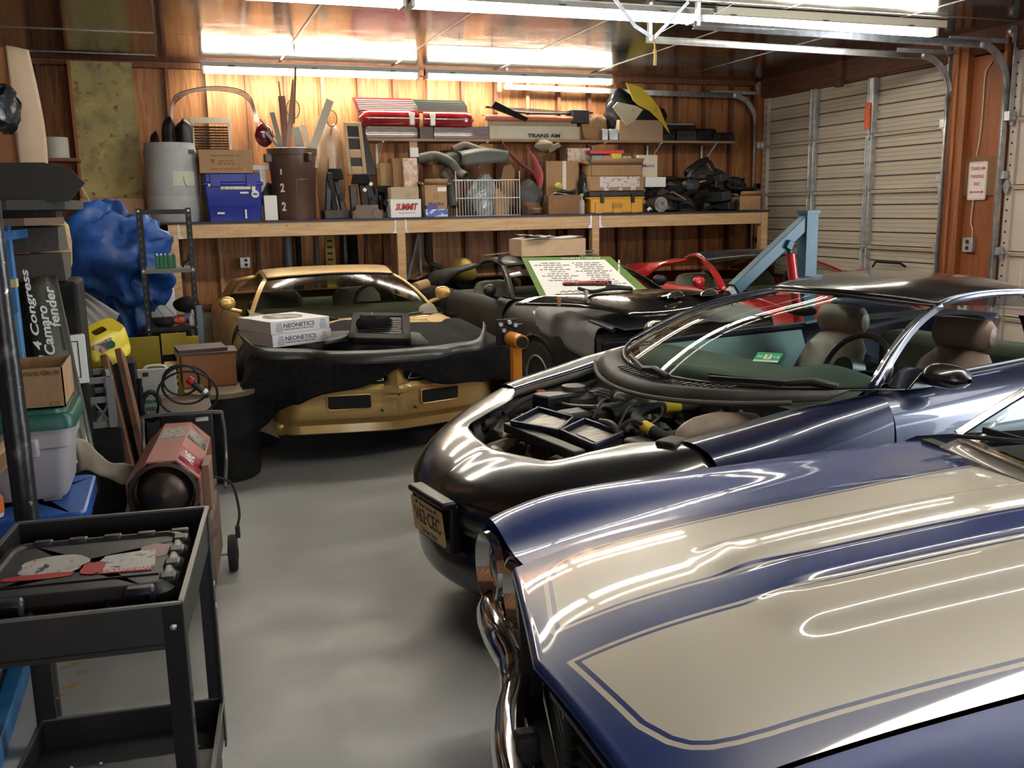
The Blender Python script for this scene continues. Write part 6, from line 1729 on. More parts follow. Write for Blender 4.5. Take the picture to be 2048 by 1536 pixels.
solo('black_fill', MB().ell((0, 0, .1), (.3, .14, .14), 16, 10, .12, 12), BLACKM, 'low black lump in front of the tall black bag', 'bag', (PX(1290, 10.55), 10.56, ZS + .2))
for i, (x0, x1, yt, yb, Y, lab) in enumerate([(1322, 1392, 246, 276, 10.55, 'black radio box with a pale top at the right of the shelf'), (1352, 1392, 258, 277, 10.42, 'grey dusty metal box in front of the black radio box'), (1325, 1348, 264, 277, 10.42, 'small dark glass box on the shelf beside the big tan box'), (1392, 1432, 257, 277, 10.5, 'flat black switch panel at the right of the shelf'), (1425, 1466, 265, 276, 10.45, 'flat black lid at the right tip of the shelf')]):
    c, (w, d, h) = rect(x0, x1, yt, yb, Y, .16, ZS)
    t = thing('black_unit', lab, 'part', c)
    obj('body', MB().box((0, 0, h * .45), (w, d, h * .9), None, .92), DUSTY if i == 1 else BLACK, t, bevel=.01)
    obj('cap', MB().box((0, 0, h * .94), (w * .8, d * .8, h * .1)), mat('pale_dust', (.3, .29, .27), .8) if i == 0 else BLACKM, t)
    for k in range(3): obj('knob', MB().cyl((-w * .3 + w * .3 * k, -d / 2 - .012, h * .45), (-w * .3 + w * .3 * k, -d / 2, h * .45), min(.018, h * .3)), RUBBER, t)
# ---------------- things under the bench against the wall
t = thing('yellow_strip', 'yellow perforated strip standing at the wall under the bench', 'strip', (PX(657, 10.72), 10.735, 0))
obj('strip', MB().bb(-.055, .055, -.015, .015, .0, 1.46), mat('dull_yellow', (.42, .30, .06), .6), t)
for k in range(7): obj('mark', MB().bb(-.035, .025, -.0165, -.0155, .95 + k * .07, .975 + k * .07), INK, t)
for x, r, m_, lab in ((570, .045, mat('slate_pipe', (.13, .16, .19), .45), 'slate blue pipe standing at the wall under the bench'), (592, .03, BLACKM, 'thin black tube right of the slate pipe'), (628, .03, mat('brown_tube'), 'thin brown tube left of the yellow strip'), (685, .05, mat('black_bag_film'), 'shiny black wrapped tube right of the yellow strip'), (703, .05, BLACKM, 'dull black tube beside the shiny black one')):
    solo('pipe', MB().cyl((0, 0, 0), (0.01, .04, 1.44), r, n=14), m_, lab, 'pipe', (PX(x, 10.68), 10.67, 0))
q = [P(x, y, y=10.6) for x, y in ((838, 470), (842, 548), (815, 560), (836, 470))]
solo('metal_triangle', MB().tube([p - q[0] for p in q], .02, n=4), mat('slate_pipe'), 'grey metal triangular frame hanging under the bench', 'frame', q[0])
q = cr([P(x, y, y=10.7) for x, y in ((852, 460), (856, 520), (880, 535), (910, 560), (920, 580))], 5)
solo('black_hose', MB().tube([p - q[0] for p in q], .03, n=10), RUBBER, 'thick black hose curving under the bench beside the post', 'hose', q[0])
# ================================================================ LEFT SIDE: rack, piles, heater, cart
def crumple(m, amt, sc, seed=0):
    for p in m.v:
        d = noise.noise_vector(p * sc + V((seed, seed * 1.7, 0)))
        p += d * amt
    return m


# rack
RKB = mat('rack_blue', (.02, .13, .34), .45, var=[(5, (.05, .22, .45), .5, .72)])
rk = thing('storage_rack', 'blue steel storage rack along the left wall', 'rack', (-.67, 3.9, 0))
for y in (-.85, .62, 2.2):
    for x in (0, -1.0):
        obj('upright', MB().bb(x - .022, x + .022, y - .03, y + .03, .08, 1.70), RKB, rk, bevel=.004)
obj('base_rail', MB().bb(-.03, .03, -1.2, 2.3, 0, .08), RKB, rk, bevel=.006)
for z in (.27, 1.66):
    for x in (0, -1.0): obj('beam', MB().bb(x - .018, x + .018, -.82, 2.2, z - .04, z), RKB, rk)
    obj('deck', MB().bb(-1.0, .0, -.82, 2.2, z, z + .015), BLACKM, rk)
for z0, z1 in ((.1, .9), (.9, 1.6)): obj('brace', MB().bar((-.98, .62, z0), (-.02, .62, z1), .035, .02), RKB, rk)
for z in (1.42, .62): obj('tan_band', MB().bb(-.025, .025, .585, .655, z, z + .035), mat('masking_tape', (.5, .4, .22), .7), rk)
# big brown box and grey panels on the rack top
t = thing('large_carton', 'very large orange brown carton standing on the top left rack', 'box', (-1.05, 5.35, 1.79))
obj('body', MB().bb(-.42, .40, -.35, .35, 0, .70), mat('orange_cardboard', (.34, .15, .06), .8, var=[(2, (.29, .12, .05), .4, .7)]), t, bevel=.01)
obj('side_flap', MB().grid(loft([[(.405, -.36, z), (.44 + .02 * math.sin(z * 5), -.33, z), (.49 + .03 * math.sin(z * 4 + .5), -.25, z)] for z in (0.05, .3, .5, .70)], 4, 4)), CARDL, t, solid=.006)
for i, (pts, z, th, mm, lab) in enumerate([([(-1.3, 4.3), (-.62, 4.3), (-.42, 4.45), (-.37, 4.75), (-.5, 5.6), (-1.3, 5.6)], 1.745, .04, mat('dark_felt_board', (.035, .033, .03), .9), 'dark grey felt board lying on the rack top under the large carton'), ([(-1.35, 4.2), (-.55, 4.2), (-.44, 4.5), (-.5, 5.2), (-1.35, 5.2)], 1.682, .03, mat('brown_trim_board', (.10, .055, .035), .5), 'thin brown board under the dark felt board on the rack')]):
    solo('flat_board', MB().prism([(x + .9, y - 4.9) for x, y in pts], th), mm, lab, 'board', (-.9, 4.9, z))
a = P(70, 345, y=4.42)
solo('tilted_board', MB().prism([(-.35, 0), (.04, 0.0), (.14, -.03), (.19, -.085), (.12, -.16), (-.35, -.155)], .02, ux=(1, 0, 0), uy=(0, 0, 1)), mat('dark_felt_board'), 'dark grey notched board standing on the rack below the large carton', 'board', a + V((0, 0, .04)), rz=-.05)
solo('black_bag', crumple(MB().ell((0, 0, 0), (.16, .12, .16), 22, 16), .07, 9, 3), mat('black_bag_film'), 'shiny black crumpled bag at the left edge before the large carton', 'bag', (-.72, 4.45, 2.16))
solo('bag_pole', MB().cyl((0, 0, 0), (0, 0, .36), .03), BLACKM, 'black stub under the crumpled bag on the rack', 'pole', (-.76, 4.5, 1.785))
# yellowed board against the wall
a, b = P(140, 122, y=10.6), P(263, 122, y=10.6)
h = a.z - P(160, 396, y=10.45).z
YBRD = mat('yellowed_board', (.42, .33, .13), .75, var=[(3, (.30, .24, .10), .35, .6), (4.5, (.17, .135, .065), .50, .70), (14, (.13, .10, .05), .58, .72), (30, (.08, .06, .04), .68, .74)])
t = thing('yellowed_board', 'mouldy yellow board standing high against the back wall at left', 'board', ((a.x + b.x) / 2, 10.58, a.z - h), rot=(.0, 0, 0))
obj('sheet', MB().bb(-(b.x - a.x) / 2, (b.x - a.x) / 2, -.012, .012, 0, h), YBRD, t)
obj('edge_strip', MB().bb(-(b.x - a.x) / 2 - .03, -(b.x - a.x) / 2, -.03, .02, 0, h), mat('jamb_wood'), t)
c, (w, d, h2) = rect(163, 290, 396, 480, 10.40, .26)
z1 = c.z + h2
t, w, d, h2 = carton((V((c.x, c.y, .0)), (w, d, z1)), 'tall brown carton with faded red print under the mouldy yellow board', CARD, 0, tape=False)
dashes(w * .36, t, (-.0, -d / 2 - .001, h2 - .12), UP, mat('faded_red_ink', (.35, .06, .07), .7), .034)
obj('label', MB().bb(w * .28, w * .42, -d / 2 - .002, -d / 2, h2 - .34, h2 - .28), PAPER, t)
q = cr([P(x, y, y=10.1) for x, y in ((152, 352), (163, 375), (180, 405), (182, 430), (170, 455), (160, 470))], 5)
solo('white_cable', MB().tube([p - q[0] for p in q], .008, n=6), mat('pale_wire'), 'thin white cable hanging in a curve before the brown carton', 'cable', q[0])
solo('paint_can', MB().cyl((0, 0, 0), (0, 0, .2), .12, n=20), mat('pale_can', (.35, .34, .30), .5), 'pale paint can in the dark behind the large carton', 'can', P(113, 318, y=10.2))
solo('can_shelf', MB().bb(-.3, .2, -.2, .2, -.03, 0).bb(-.3, -.26, -.2, .2, -P(113, 318, y=10.2).z, -.03), DARKWOOD, 'dark wooden stand holding the pale paint can', 'stand', P(113, 318, y=10.2))
# mats, wrapped card roll
solo('folded_mat', crumple(MB().bb(-.22, .15, -.15, .15, 0, .13).bb(-.2, .14, -.15, .15, .14, .26).bb(-.22, .14, -.14, .15, .27, .38), .02, 5), mat('dark_mat', (.06, .053, .045), .9, bump=(40, .4)), 'stack of dark folded floor mats on the rack by the blue upright', 'mats', (-.66, 5.2, P(60, 562, y=5.2).z))
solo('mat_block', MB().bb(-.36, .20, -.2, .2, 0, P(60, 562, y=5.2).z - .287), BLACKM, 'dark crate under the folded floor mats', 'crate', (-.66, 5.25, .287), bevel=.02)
c = P(105, 545, y=5.7)
solo('card_roll', crumple(MB().grid([[(.10 * k * math.cos(a) + .05 * z, .09 * k * math.sin(a), z) for a in [2 * PI * j / 16 for j in range(16)]] for z, k in ((-.12, .5), (-.05, .8), (.05, 1), (.16, 1), (.26, .9), (.30, .6), (.31, .05))], wrap=True), .015, 8), mat('taped_tan_card', (.42, .27, .11), .7, var=[(7, (.10, .11, .11), .56, .6), (4, (.22, .10, .04), .6, .66)]), 'tan cardboard bundle patched with grey tape behind the folded mats', 'bundle', c)
solo('grey_tub', MB().bb(-.08, .08, -.08, .08, 0, .10), mat('slate_pipe'), 'small grey tub on top of the folded mats', 'tub', (-.62, 5.2, P(60, 562, y=5.2).z + .38), bevel=.01)
# blue tarp
TARP = mat('blue_tarp', (.008, .06, .26), .5, var=[(5, (.005, .035, .16), .45, .7)], bump=(18, .4))
t = thing('blue_tarp', 'crumpled blue tarp heaped against the left back corner', 'tarp', (-.50, 8.2, 0))
ct = P(218, 528, y=8.2) - V((-.50, 8.2, 0))
m = MB().ell(ct, (.33, .20, .34), 64, 48)
for p in m.v:
    d = p - ct
    f = 0
    for k, (sc, am) in enumerate(((3.4, .15), (7, .12), (14, .05))):
        f += am * (1 - 2.2 * abs(noise.noise(p * sc + V((k * 7, 2, 5)))))
    p += d.normalized() * f * .7
    if p.z > ct.z: p.x += (p.z - ct.z) * .15
obj('bundle', m, TARP, t, ang=80)
m = MB().grid([[(ct.x + .02 + .30 * (u - .5) + .10 * v + .02 * math.sin(9 * u + 4 * v), ct.y - .12 - .03 * math.sin(u * 15 + 2 * v) - .1 * v, ct.z - .15 - .45 * v * (1 - .5 * abs(u - .5))) for u in [k / 16 for k in range(17)]] for v in [k / 10 for k in range(11)]])
obj('loose_corner', m, TARP, t, solid=.004)
obj('patch', MB().grid([[ct + V((-.06 + .16 * u, -.27 + .04 * u * u, .18 + .075 * v * math.sin(PI * u))) for u in [k / 8 for k in range(9)]] for v in (0, .5, 1)]), PAPER, t, solid=.003)
solo('white_strap', MB().tube(cr([P(x, y, y=8.0) - P(128, 520, y=8.0) for x, y in ((128, 520), (126, 540), (131, 560), (140, 568))], 4), .014, n=6), PAPER, 'short white strap hanging at the left of the blue tarp', 'strap', P(128, 520, y=8.0))
# black slotted steel tower
rt = thing('steel_shelf_tower', 'black slotted steel shelf tower in front of the grey drum', 'shelf', (-.045, 7.7, 0))
for x in (-.175, .175):
    for y in (-.2, .2):
        po = obj('post', MB().bb(x - .018, x + .018, y - .002, y + .002, 0, 1.76).bb(x + (.016 if x > 0 else -.018), x + (.018 if x > 0 else -.016), y, y + .03 * (1 if y < 0 else -1), 0, 1.76), BLACK, rt)
        if y < 0: obj('bolt', MB().cyl((x, y - .002, 1.74), (x, y - .006, 1.74), .009, n=8).cyl((x, y - .002, 1.30), (x, y - .006, 1.30), .008, n=8).cyl((x, y - .002, .86), (x, y - .006, .86), .008, n=8), STEEL, po)
        hl = MB()
        for k in range(22): hl.box((x, y - .0025, .55 + k * .055), (.008, .001, .018))
        obj('slot', hl, mat('slot_light_paint', (.10, .10, .095), .6), po, kind='stuff')  # pale boxes on the post, light through its holes put into their colour
for z in (1.75, 1.31, .87, .40):
    obj('shelf_frame' if z > 1.7 else 'shelf', MB().bb(-.19, .19, -.203, -.198, z - .035, z).bb(-.19, .19, .198, .203, z - .035, z).bb(-.19, -.186, -.2, .2, z - .03, z).bb(.186, .19, -.2, .2, z - .03, z) if z > 1.7 else MB().bb(-.19, .19, -.203, .203, z - .03, z), BLACK if z > 1.7 or z < 1 else mat('grey_shelf', (.13, .125, .115), .6), rt)
obj('brace', MB().bar((-.17, -.205, 1.18), (.17, -.205, .78), .012, .004), BLACK, rt)
obj('brace', MB().bar((-.17, -.205, 1.12), (.17, -.205, .60), .012, .004), BLACK, rt)
t = thing('battery_pack', 'small green ribbed case with a row of terminals on the black tower', 'case', (-.06, 7.62, 1.31))
for k in range(5): obj('cell', MB().bb(-.075 + k * .03, -.047 + k * .03, -.04, .04, 0, .10), mat('dark_green', (.01, .11, .05), .45), t, bevel=.004)
for k in range(5): obj('terminal', MB().cyl((-.061 + k * .03, 0, .10), (-.061 + k * .03, 0, .112), .008, n=8), STEEL, t)
solo('black_hook', MB().tube(cr([(0, 0, 0), (.01, 0, .03), (.04, 0, .05), (.05, 0, .09)], 4), .008, n=6), BLACK, 'black wire hook beside the green ribbed case', 'hook', (.06, 7.6, 1.315))
solo('black_pouch', crumple(MB().ell((0, 0, .05), (.10, .1, .06), 14, 9), .015, 9), BLACKM, 'black pouch at the top of the red clutter on the tower', 'pouch', (.06, 7.72, .97))
for i, (x, z, r, mm, lab) in enumerate([(.03, .905, (.06, .05, .035), mat('orange_red', (.5, .07, .03), .5), 'orange red cloth on the lower shelf of the black tower'), (.08, .915, (.05, .03, .03), mat('blue_plastic', (.03, .06, .3), .5), 'blue plastic piece on the lower shelf of the black tower'), (-.08, .90, (.08, .05, .04), BLACKM, 'black lump at the left of the lower tower shelf')]):
    solo('clutter_part', crumple(MB().ell((0, 0, 0), r, 12, 8), .012, 14, i), mm, lab, 'part', (-.02 + x, 7.6, z))
solo('white_bottle', MB().lathe([(0, 0), (.028, 0), (.028, .06), (.01, .09), (.008, .12), (0, .12)], n=14), PAPER, 'white squeeze bottle at the right of the lower tower shelf', 'bottle', (.10, 7.55, .87))
c, (w, d, h) = rect(236, 336, 573, 636, 8.3, .02)
t = thing('white_sheet', 'white flat panel with bolt holes behind the black tower', 'panel', V((c.x, c.y, c.z)))
obj('sheet', MB().bb(-w / 2, w / 2, -.01, .01, 0, h), mat('cool_white', (.62, .64, .68), .5), t)
for x in (.28, .42): obj('hole', MB().cyl((w * x, -.0105, h - .03), (w * x, -.012, h - .03), .008, n=8), INK, t)
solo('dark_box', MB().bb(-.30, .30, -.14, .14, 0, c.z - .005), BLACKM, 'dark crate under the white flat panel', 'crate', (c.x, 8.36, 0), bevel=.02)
# ribbed grey panel
pts = [P(118, 577, y=6.3), P(160, 572, y=6.7), P(243, 628, y=6.7), P(168, 700, y=6.3)]
def ribboard(name, pts, m_, label, cat, n=6, th=.02, holder=None):
    o = pts[0]
    rows = []
    for i in range(n * 4 + 1):
        u = i / (n * 4)
        dz = .012 if i % 4 in (1, 2) else 0
        a, b = pts[0].lerp(pts[3], u), pts[1].lerp(pts[2], u)
        nn = (pts[1] - pts[0]).cross(pts[3] - pts[0]).normalized()
        rows.append([a - o + nn * dz, b - o + nn * dz])
    return solo(name, MB().grid(rows), m_, label, cat, o, solid=th)
GRB = mat('grey_ribbed_plastic', (.115, .11, .105), .6)
ribboard('ribbed_sheet', [P(240, 628, y=6.35), P(150, 572, y=6.75), P(108, 585, y=6.45), P(175, 705, y=6.0)], GRB, 'grey ribbed plastic panel leaning below the blue tarp', 'panel', 5)
solo('panel_stand', MB().bb(-.2, .16, -.14, .14, 0, .66), BLACKM, 'dark box behind the yellow tray holding the ribbed panel', 'crate', (-.40, 6.42, 0), bevel=.02)
# fender panel with chalk writing
TL, TR, BR, BL = P(44, 566, y=4.95), P(113, 548, y=5.0), P(196, 930, y=4.55), P(108, 960, y=4.5)
FO = MAT = mat('olive_fender', (.07, .07, .05), .35, coat=.3, var=[(3, (.045, .045, .038), .4, .7)])
t = thing('loose_fender', 'dark olive fender standing on end with white handwriting', 'fender', BL)
rows = []
for i in range(21):
    v = i / 20
    a, b = BL.lerp(TL, v) - BL, BR.lerp(TR, v) - BL
    nn = V((.1, -1, .15)).normalized()
    rows.append([a.lerp(b, u) + nn * (.03 * math.sin(PI * min(1, u * 1.2)) - (.03 if u > .72 else 0)) for u in [k / 14 for k in range(15)]])
obj('skin', MB().grid(rows), FO, t, solid=.006)
CHALK = mat('white_paint_pen', (.75, .75, .72), .6)
yv = ((TL + TR) / 2 - (BL + BR) / 2).normalized()
xv = (BR - BL).normalized()
nn = yv.cross(xv)
nn = nn if nn.y < 0 else -nn
# writing runs upward along the fender: text x = yv, text y = -xv
fm = Matrix((yv, nn.cross(yv).normalized(), nn)).transposed()
for s_, u, v0, w_ in (('in 4 Congress', .13, .79, .50), ('Camaro', .42, .71, .25), ('fender', .69, .82, .21)):
    p = (BL.lerp(BR, u)).lerp(TL.lerp(TR, u), v0) - BL + nn * .034
    text(s_, w_, t, p, fm, CHALK, height=.044, bold=.025, shear=.15)
obj('slot', MB().bar(rows[12][11] + nn * .01, rows[15][11] + nn * .01, .012, .004), INK, t)
# white lined carton, crate, yellow tray and boards, planks, white sign
wc = thing('white_carton', 'white carton with black border lines in front of the yellow tray', 'box', P(152, 765, y=5.05), .25)
h = PZ(152, 668, 5.05) - PZ(152, 765, 5.05)
obj('body', MB().bb(-.05, .055, -.05, .10, 0, h), PAPER, wc, bevel=.004)
obj('line', MB().bb(-.03, .02, -.0515, -.05, h * .12, h * .14).bb(-.03, .02, -.0515, -.05, h * .86, h * .88).bb(.016, .021, -.0515, -.05, h * .12, h * .88), INK, wc)
obj('brown_inside', MB().bb(-.04, .045, -.04, .09, h - .002, h + .002), CARDD, wc)
zc_ = P(152, 765, y=5.05).z
cx_ = P(168, 850, y=5.2)
cr_t = thing('milk_crate', 'grey plastic milk crate behind the olive fender', 'crate', (cx_.x + .02, 5.3, P(168, 855, y=5.2).z), .1)
GCR = mat('grey_crate_plastic', (.17, .17, .17), .55)
hh = zc_ - P(168, 855, y=5.2).z
for z in (0, hh * .5, hh - .03): obj('band', MB().bb(-.16, .12, -.16, -.14, z, z + .03).bb(-.16, .12, .14, .16, z, z + .03).bb(.10, .12, -.16, .16, z, z + .03).bb(-.16, -.14, -.16, .16, z, z + .03), GCR, cr_t)
for x, y in ((-.15, -.15), (.11, -.15), (.11, .15), (-.15, .15)): obj('corner_post', MB().bb(x - .02, x + .02, y - .02, y + .02, 0, hh), GCR, cr_t)
for k in range(3):
    x = -.13 + k * .08
    obj('lattice', MB().bar((x, -.15, .02), (x + .07, -.15, hh * .5), .012, .01).bar((x + .07, -.15, .02), (x, -.15, hh * .5), .012, .01), GCR, cr_t)
obj('floor', MB().bb(-.15, .11, -.15, .15, 0, .01), GCR, cr_t)
solo('black_crate', MB().bb(-.17, .15, -.16, .16, 0, P(168, 855, y=5.2).z - .004), BLACKM, 'black crate under the grey milk crate', 'crate', (cx_.x + .02, 5.3, 0), .1, bevel=.01)
YEL2 = mat('yellow_plastic_tray', (.62, .50, .015), .4)
pa, pb = P(172, 735, y=5.7), P(252, 690, y=6.0)
yt = thing('yellow_tray', 'bright yellow plastic tray with a round green sticker', 'tray', pa)
d = pb - pa
up = V((-.03, .05, .14))
rows = []
for k, (s_, z_) in enumerate(((.95, 0), (1, .18), (.985, .2), (1.01, .35), (.99, .38), (1.02, .5), (1, .9), (.96, 1), (.3, 1.02))):
    row = []
    for j in range(24):
        a = 2 * PI * j / 24
        ex, ey = abs(math.cos(a)) ** .5 * math.copysign(1, math.cos(a)), abs(math.sin(a)) ** .5 * math.copysign(1, math.sin(a))
        row.append(d * .5 + d * .5 * ex * s_ + V((-.12, .3, .05)) * .5 * ey * s_ + up * z_)
    rows.append(row)
obj('body', MB().grid(rows, wrap=True), YEL2, yt, ang=50)
f = d * .42 + V((.06, -.15, .075))
obj('green_dot', MB().cyl(f + V((.0, -.012, .02)), f + V((0, -.03, .022)), .022, n=16), mat('dark_green'), yt)
obj('printed_label', MB().box(f + V((-.045, -.01, .01)), (.12, .012, .06), Matrix.Rotation(.35, 3, 'Z') @ RY(-.35)), mat('printed_label', (.4, .38, .34), .5, var=[(40, (.3, .1, .05), .5, .6)]), yt)
solo('tray_box', MB().bb(-.13, .13, -.12, .12, 0, pa.z - .01), BLACKM, 'dark carton holding up the yellow tray', 'box', (pa.x + .12, 5.96, 0), bevel=.01)
YBO = mat('dull_yellow_board', (.36, .28, .03), .7)
for i, (x0, x1, yt_, yb, Y, lab) in enumerate([(228, 296, 676, 745, 7.15, 'dull yellow board behind the white lettered sign'), (300, 352, 668, 735, 7.3, 'dull yellow board seen through the black tower'), (345, 378, 674, 700, 7.36, 'narrow dull yellow board at the right foot of the black tower')]):
    c, (w, d_, h) = rect(x0, x1, yt_, yb, Y, .02)
    solo('yellow_board', MB().bb(-w / 2, w / 2, -.01, .01, 0, c.z + h), YBO, lab, 'board', (c.x, c.y, 0))
PLK = mat('rusty_plank', (.12, .055, .03), .65, var=[(4, (.19, .08, .035), .45, .65, (3, 3, .5)), (9, (.05, .03, .02), .55, .7)])
for i, (x0, y0, Y0, x1, y1, Y1, lab) in enumerate([(212, 718, 5.6, 272, 975, 5.12, 'left one of two rust brown planks leaning behind the red heater'), (240, 705, 5.65, 296, 950, 5.2, 'right one of two rust brown planks leaning behind the red heater')]):
    a, b = P(x0, y0, y=Y0), P(x1, y1, y=Y1)
    e = (b - a).normalized()
    b = b + e * (b.z / -e.z)
    solo('leaning_plank', MB().bar((0, 0, 0), a - b, .11, .035, (1, -.2, 0)), PLK, lab, 'plank', b, bevel=.004)
c, (w, d_, h) = rect(232, 324, 742, 850, 6.25, .10)
t = thing('white_sign', 'pale sign board with a green printed frame near the black cable', 'sign', (c.x, c.y, 0), -.05)
h0 = c.z
obj('board', MB().bb(-w / 2, w / 2, -.02, .02, h0 - .2, h0 + h), mat('pale_sign', (.50, .50, .46), .5), t, bevel=.004)
obj('stand', MB().bb(-w * .4, w * .4, .0, .06, 0, h0), BLACKM, t)
obj('handle', MB().tube(cr([(-.06, 0, h0 + h), (-.03, 0, h0 + h + .02), (.05, 0, h0 + h + .02), (.08, 0, h0 + h)], 4), .008), PAPER, t)
obj('clip', MB().bb(-w * .25, -w * .12, -.023, -.02, h0 + h - .045, h0 + h - .018), INK, t)
GRNI = mat('green_ink', (.03, .16, .09), .6)
m = MB()
for x0, x1, z0, z1 in ((-.3, .3, .49, .50), (-.3, .3, .15, .16), (-.3, -.29, .15, .5), (.29, .3, .15, .5)): m.bb(w * x0, w * x1, -.0215, -.02, h0 + h * z0, h0 + h * z1)
obj('green_frame', m, GRNI, t)
dashes(w * .5, t, (0, -.0212, h0 + h * .40), UP, GRNI, .03, 1)
dashes(w * .5, t, (0, -.0212, h0 + h * .26), UP, GRNI, .03, 2)
# black hoop stands, cable, machine, drum
q = cr([P(x, y, y=5.85) for x, y in ((262, 850), (262, 800), (270, 770), (278, 757))], 4)
solo('black_rod', MB().tube([p - V((q[0].x, q[0].y, 0)) for p in [V((q[0].x, q[0].y, 0))] + q], .009, n=6).tube([p - V((q[0].x, q[0].y, 0)) for p in cr([P(x, y, y=5.85) for x, y in ((280, 860), (280, 800), (279, 757))], 4)], .014, n=6), BLACK, 'black curved rod stand in front of the pale sign', 'stand', (q[0].x, q[0].y, 0))
q = [P(302 + 18 * math.cos(a), 812 + 28 * math.sin(a), y=5.9) for a in [2 * PI * k / 24 for k in range(24)]]
solo('cable_loop', MB().tube([p - q[0] for p in q], .016, closed=True, n=8), RUBBER, 'black hose loop hanging before the pale sign', 'hose', q[0])
mc = thing('black_machine', 'black metal welder box with a white label behind the red heater', 'welder', (.0, 5.85, 0))
a, b = P(318, 832, y=5.6), P(425, 826, y=5.6)
obj('cabinet', MB().bb(a.x, b.x, -.25, .25, .12, a.z), mat('black_cabinet', (.018, .015, .013), .4), mc, bevel=.01)
obj('top_strip', MB().bb(a.x, b.x, -.255, .25, a.z, a.z + .012), mat('brown_edge', (.06, .035, .025), .5), mc)
lp = P(404, 838, y=5.59)
obj('label', MB().bb(lp.x - .035, lp.x + .035, -.262, -.25, lp.z - .012, lp.z + .01), PAPER, mc)
for x in (a.x + .05, b.x - .05):
    for y in (-.2, .2): obj('caster', MB().cyl((x - .02, y, .06), (x + .02, y, .06), .06, n=16), RUBBER, mc)
for k, (cx2, cy2, rx, ry, lab) in enumerate([(372, 770, 48, 38, 'largest black cable loop lying over the welder box'), (375, 788, 60, 45, 'wide thin cable loop hanging around the welder box'), (362, 760, 36, 30, 'small upright cable loop over the welder box')]):
    q = [P(cx2 + rx * math.cos(s), cy2 + ry * math.sin(s), y=5.52 - .02 * k + .06 * math.sin(s)) for s in [2 * PI * j / 32 for j in range(32)]]
    solo('cable_loop', MB().tube([p - q[0] for p in q], .007, closed=True, n=6), RUBBER, lab, 'cable', q[0])
pl = thing('cable_plug', 'grey cable plug with a red end on the coiled cables', 'plug', P(398, 775, y=5.5))
obj('body', MB().cyl((-.03, 0, .03), (.05, 0, -.05), .02), DUSTY, pl)
obj('red_end', MB().cyl((-.055, 0, .055), (-.03, 0, .03), .022), mat('red_cap'), pl, bevel=.006)
obj('band', MB().cyl((.02, 0, -.02), (.035, 0, -.035), .022), STEEL, pl)
q = [P(x, y, y=6.2) for x, y in ((395, 772), (488, 775), (440, 780))]
dr = thing('black_drum', 'black drum with a round wooden top beside the gold car', 'drum', ((q[0].x + q[1].x) / 2 + .0, 6.25, 0))
r = (q[1].x - q[0].x) / 2 + .08
zt = P(440, 785, y=6.1).z
obj('body', MB().lathe([(0, .02), (r * .96, .02), (r, .06), (r, zt * .48), (r * 1.02, zt * .5), (r, zt * .52), (r, zt - .03), (0, zt - .03)], n=36), BLACKM, dr)
obj('wooden_top', MB().lathe([(0, zt - .03), (r * 1.02, zt - .03), (r * 1.02, zt), (0, zt)], n=36), mat('worn_wood_top', (.24, .18, .11), .6, var=[(4, (.15, .11, .07), .4, .7)]), dr)
c, (w, d_, h) = rect(342, 455, 712, 775, 6.35, .3, zt)
t, w, d_, h = carton((c + V((-.02, 0, 0)), (w, d_, h)), 'orange brown box with flat dark boards on it, on the black drum', mat('orange_cardboard'), .04, tape=False)
solo('flat_dark_board', MB().bb(-.2, .19, -.14, .14, 0, .015), mat('purple_brown', (.10, .065, .06), .6), 'lower flat dark board on the orange brown box', 'board', c + V((-.02, 0, h + .001)), .03)
solo('flat_dark_board', MB().bb(-.16, .15, -.12, .16, 0, .02), mat('purple_brown'), 'upper tilted dark board on the orange brown box', 'board', c + V((-.05, .02, h + .018)), .1)
for k in range(4): solo('wooden_stick', MB().bb(-.04, .04, -.1, .1, 0, .02), mat('pale_slat', (.45, .34, .18), .6), 'pale wood slat stacked left of the orange brown box', 'slat', (c.x - w / 2 - .08, 6.42, zt + .004 + k * .045), 0, 'pale slats by the orange box')
solo('slat_holder', MB().bb(-.05, .04, .0, .02, 0, .2), BLACKM, 'dark block behind the pale wood slats', 'block', (c.x - w / 2 - .08, 6.53, zt + .002))
solo('grey_upright', MB().bb(-.02, .02, -.02, .02, 0, 1.05), mat('slate_pipe'), 'grey metal upright between the black tower and the gold car', 'post', (P(400, 640, y=7.2).x, 7.2, 0))
# red torpedo heater
A0 = P(328, 990, y=3.95)
ht = thing('torpedo_heater', 'red octagonal torpedo heater with a round black burner cone', 'heater', (A0.x, 3.95, 0), -.10)
HZ = A0.z
HR = mat('faded_red_enamel', (.30, .075, .055), .5, var=[(4, (.22, .10, .07), .42, .7), (14, (.2, .07, .05), .6, .75)])
oct_ = [(.155 * math.cos(PI / 8 + k * PI / 4), .155 * math.sin(PI / 8 + k * PI / 4)) for k in range(8)]
rows = [[(x * k, y, HZ + z * k) for x, z in oct_] for y, k in ((0.03, .93), (0, .95), (0, 1), (.73, 1), (.73, .9))]
obj('shell', MB().grid(rows, wrap=True, flip=True), HR, ht, ang=20)
SOOT = mat('sooty_steel', (.045, .035, .03), .42, metal=.5, var=[(5, (.11, .06, .04), .5, .7), (40, (.3, .27, .24), .72, .76)])
obj('burner_ring', MB().lathe([(.145, .02), (.14, -.01), (.125, -.012), (.118, .02), (.118, .10)], o=(0, 0, HZ), axis=(0, 1, 0), n=36), SOOT, ht)
obj('burner_cone', MB().lathe([(.112, .06), (.108, .03), (.09, -.005), (.06, -.03), (.03, -.045), (0, -.05)], o=(0, 0, HZ), axis=(0, 1, 0), n=32), SOOT, ht)
